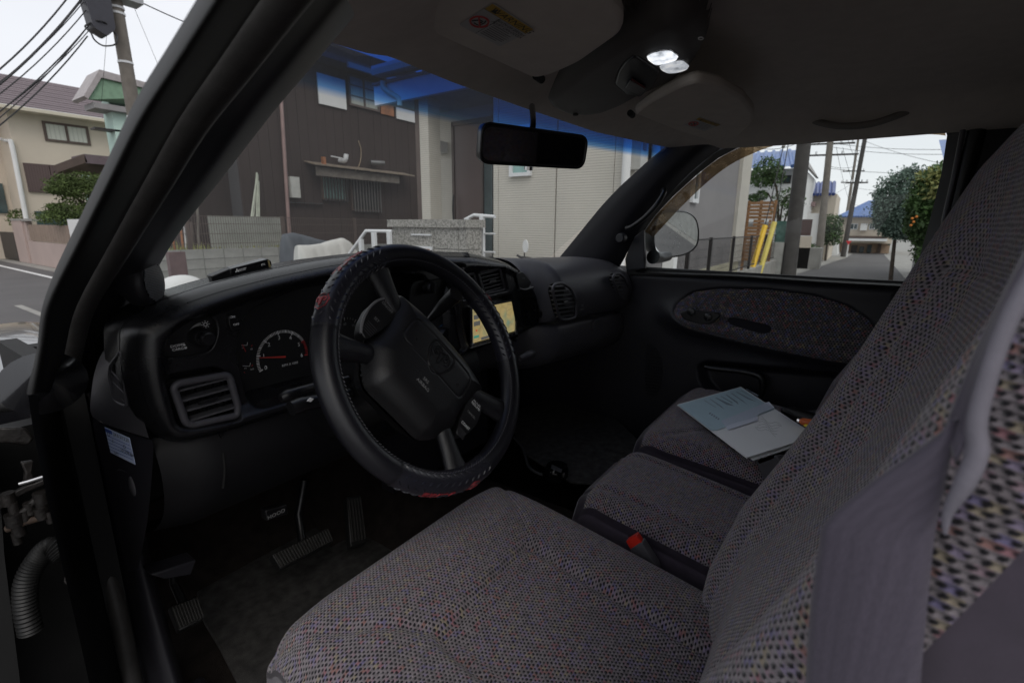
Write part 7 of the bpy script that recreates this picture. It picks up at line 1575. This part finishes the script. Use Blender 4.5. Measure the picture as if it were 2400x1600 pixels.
prism('cup_label', [P(u, v, Z=.988) for u, v in ((1293, 1088), (1318, 1100), (1315, 1108), (1291, 1097))], (0, 0, .001), plain('dim_label', (.05, .05, .055)), cu)
cb = tube('floor_cable', [P(u, v, Z=.96) for u, v in ((1205, 1025), (1222, 1045), (1232, 1070), (1238, 1090), (1252, 1104), (1272, 1112))], .0045, plain('grey_cable', (.05, .05, .052)), None, spline=5); tag(cb, 'grey cable snaking over the floor to the round cup', 'cable')
def pedal(name, pts, lab, n, d=(.0, .02, -.02)):
    q = [np.array(p) for p in pts]; p = prism(name, q, d, M['rubber2'], T, lab, bevel=.003)
    for k in range(n):
        t0, t1 = (k+.3)/n, (k+.7)/n; a, b = q[0]+(q[1]-q[0])*t0, q[0]+(q[1]-q[0])*t1; e, f = q[3]+(q[2]-q[3])*t1, q[3]+(q[2]-q[3])*t0
        ins = .08; a2, b2, e2, f2 = a+(f-a)*ins, b+(e-b)*ins, e+(b-e)*ins, f+(a-f)*ins; prism('tread_rib', [a2, b2, e2, f2], np.array([0, -.004, .004]), M['rubber'], p)
    return p
pb1 = pedal('brake_pedal', [Q(624, 1272, Y=.98), Q(752, 1212, Y=.98), Q(766, 1243, Y=.96), Q(645, 1306, Y=.96)], 'wide ribbed brake pedal', 20)
tube('pedal_arm', [Q(695, 1245, Y=1.0), Q(685, 1180, Y=1.05), Q(700, 1100, Y=1.05)], .010, M['black'], pb1, seg=8)
pb2 = pedal('parking_brake_pedal', [Q(390, 1392, Y=1.0), Q(452, 1368, Y=1.0), Q(470, 1420, Y=.96), Q(412, 1448, Y=.96)], 'small square parking brake pedal', 9)
tube('pedal_arm', [Q(425, 1395, Y=1.0), Q(400, 1340, Y=1.05), Q(395, 1300, Y=1.05)], .008, M['black'], pb2, seg=8)
pedal('accelerator_pedal', [Q(796, 1140, Y=1.05), Q(828, 1135, Y=1.05), Q(842, 1245, Y=.98), Q(806, 1256, Y=.98)], 'upright accelerator pedal', 5)
# ---------------------------------------------------------------- loose things: papers, tool tray, toll reader
fo = empty('document_folder', tuple(P(1740, 1000, Z=1.19)), 'clear folder with pale blue and white papers lying on the passenger seat', 'document folder')
Zp = 1.200
def PP(u, v, z=Zp): return P(u, v, Z=z)
c4_ = [(1587, 950), (1736, 908), (1893, 1010), (1890, 1030), (1750, 1074)]
prism('paper_sheet', [PP(u, v, Zp-.004) for u, v in c4_], (0, 0, .003), M['paper'], fo, bevel=0)
prism('paper_sheet', [PP(u+4, v+4, Zp-.008) for u, v in ((1590, 950), (1736, 912), (1893, 1012), (1870, 1040), (1762, 1076))], (0, 0, .002), plain('paper_grey', (.55, .56, .55)), fo)
bl_ = plain('pale_blue_sheet', (.62, .77, .85), .45, .05, 10)
prism('blue_sheet', [PP(u, v, Zp+.000) for u, v in ((1590, 949), (1735, 908), (1814, 958), (1740, 985), (1680, 1008), (1666, 1008))], (0, 0, .0008), bl_, fo)
prism('note_sheet', [PP(u, v, Zp+.0012) for u, v in ((1690, 986), (1802, 941), (1816, 956), (1775, 972), (1776, 985), (1706, 1007))], (0, 0, .0006), plain('lavender_sheet', (.74, .78, .90), .5, .03), fo)
gi = plain('grey_print', (.30, .36, .42))
for k in range(9):
    u0, v0 = 1652+k*13-k*k*.1, 938-k*3.4; prism('print_line', [PP(u0, v0, Zp+.001), PP(u0+random.uniform(25, 48), v0+random.uniform(14, 26), Zp+.001), PP(u0+26, v0+17.0, Zp+.001), PP(u0-1.2, v0+.6, Zp+.001)], (0, 0, .0002), gi, fo)
for k in range(5): prism('barcode', [PP(1664+k*5, 966+k*3.2, Zp+.001), PP(1667+k*5, 967.5+k*3.2, Zp+.001), PP(1664+k*5, 971+k*3.2, Zp+.001), PP(1661+k*5, 969.5+k*3.2, Zp+.001)], (0, 0, .0002), gi, fo)
for k in range(6): tube('map_line', [PP(1770+k*3+8*j, 1000+5*math.sin(j*1.3+k)+j*3-k*4, Zp+.0005) for j in range(7)], .0003, plain('thin_grey', (.42, .44, .45)) if 'thin_grey' not in bpy.data.materials else bpy.data.materials['thin_grey'], fo, seg=4)
cf = NT('clear_sleeve'); cf.t.nodes.remove(cf.b); a_ = cf.n('BsdfTransparent'); a_.inputs[0].default_value = (.93, .96, .97, 1); g_ = cf.n('BsdfGlossy'); g_.inputs['Roughness'].default_value = .12; ms_ = cf.n('MixShader'); ms_.inputs[0].default_value = .07; cf.l(a_.outputs[0], ms_.inputs[1]); cf.l(g_.outputs[0], ms_.inputs[2]); cf.l(ms_.outputs[0], cf.o.inputs[0])
sl_ = [PP(u, v, Zp+.004) for u, v in ((1586, 950), (1732, 906), (1820, 960), (1668, 1010))]
rows = [[sl_[0]*(1-a)*(1-b)+sl_[1]*a*(1-b)+sl_[2]*a*b+sl_[3]*(1-a)*b+np.array([0, 0, .0015*math.sin(9*a+5*b)]) for a in np.linspace(0, 1, 14)] for b in np.linspace(0, 1, 14)]
sheet('plastic_sleeve', rows, cf.m, fo, ang=0)
tt = empty('tool_tray', tuple(P(1880, 985, Z=1.19)), 'ribbed black tray holding an orange-handled and a yellow-handled tool beside the papers', 'tool tray')
for k in range(6): tube('rib', [P(1838+k*8, 958+k*3, Z=1.21), P(1848+k*9, 962+k*4, Z=1.225), P(1900+k*8, 978+k*3, Z=1.22)], .006, M['rubber2'], tt, spline=4)
prism('tray_body', [P(u, v, Z=1.20) for u, v in ((1830, 955), (1860, 950), (1960, 985), (1950, 1020), (1890, 1005))], (0, 0, -.02), M['black'], tt, bevel=.004)
o = tube('orange_tool', [P(1872, 985, Z=1.225), P(1880, 987, Z=1.225), P(1915, 992, Z=1.225), P(1950, 1000, Z=1.225)], [.004, .009, .009, .009], plain('orange_grip', (.62, .13, .03), .4), None, seg=10); tag(o, 'orange tool handle lying in the black tray', 'tool')
MB().tube([P(1868, 984, Z=1.225), P(1873, 985, Z=1.225)], .006, 8).build('metal_tip', M['chrome'], o, smooth=True)
o = prism('yellow_tool', [P(u, v, Z=1.215) for u, v in ((1882, 990), (1905, 996), (1915, 1005), (1895, 1006), (1880, 996))], (0, 0, .008), plain('yellow_grip', (.72, .58, .02), .4), None, bevel=.002); tag(o, 'yellow tool handle below the orange one in the black tray', 'tool')
# toll reader on the dash
ec = empty('toll_card_reader', tuple(P(560, 640, Y=1.0)), 'slim black electronic toll card reader on top of the dashboard, with white logo print', 'card reader')
YE = .872
def E(u, v, y=YE): return P(u, v, Y=y)
bd = prism('reader_body', [E(*q) for q in [(float(a), float(b)) for a, b in rpoly([(540, 630), (628, 607), (636, 612), (637, 624), (632, 629), (548, 650), (540, 645)], 3)]], (0, .016, .002), M['gloss'], ec, bevel=.001)
prism('reader_tail', [E(494, 648), E(539, 630), E(546, 650), E(502, 666)], (0, .016, .002), M['black'], ec, bevel=.0015)
prism('reader_seam', [E(529, 638, YE-.0006), E(537, 635, YE-.0006), E(541, 647, YE-.0006), E(532, 650, YE-.0006)], (0, -.0004, 0), M['black'], ec)
prism('gold_slot', rpoly and [E(u, v, YE-.0008) for u, v in ((627.5, 610), (631, 609.5), (635, 625), (631, 626))], (0, .001, 0), plain('gold', (.55, .45, .22), .35, metal=.6), ec)
rd = E(628, 607)-E(540, 630); ud = np.array([0, 0, 1.])
def dia(u, v, s, rot):
    c = E(u, v, YE-.0008); out_ = []
    for q in ((0, 0), (.5, .87), (0, 1.74), (-.5, .87)):
        a = math.radians(rot); x_, y_ = q[0]*math.cos(a)-q[1]*math.sin(a), q[0]*math.sin(a)+q[1]*math.cos(a); r2 = rd/np.linalg.norm(rd); out_.append(c+r2*x_*s+ud*y_*s)
    return out_
for rot in (0, 120, 240): prism('logo_diamond', dia(555.5, 634.5, .0022, rot), (0, -.0002, 0), M['white'], ec)
text('lettering', 'MITSUBISHI', E(568, 630, YE-.0008), rd, ud, .0028, M['white'], ec); text('lettering', 'ELECTRIC', E(568, 633, YE-.0008), rd, ud, .0028, M['white'], ec)
text('lettering', 'ETC', E(617, 620, YE-.0008), rd, ud, .0042, M['white'], ec)
cb = tube('reader_cord', [E(497, 658, YE+.01), E(480, 668, YE+.01), E(455, 681, YE+.01), E(435, 690, YE+.01)], .0022, M['rubber2'], None, spline=5); tag(cb, 'thin black cord running from the toll reader along the dashboard edge', 'cord')
# road, wall and hedge behind the truck, seen in the door mirror
me = MB().quad((3.3, -60, .004), (3.45, -60, .004), (3.45, -3, .004), (3.3, -3, .004)); st(me.build('rear_road_line', O['line']))
o = MB().box(5.0, -60, 0, 5.2, -4.5, 1.2).build('roadside_wall', O['block']); tag(o, 'grey roadside wall behind the truck, seen in the door mirror', 'wall')
o = link('hedge', clump_mesh('hedge', [(5.6, -6-2.4*k, 1.7, .6, 1.5, .7, 1) for k in range(16)], 700, .10, plain('brown_hedge', (.12, .09, .045), .8, .6, 3), 77)); tag(o, 'brownish hedge above the roadside wall, seen in the door mirror', 'hedge', kind='stuff')
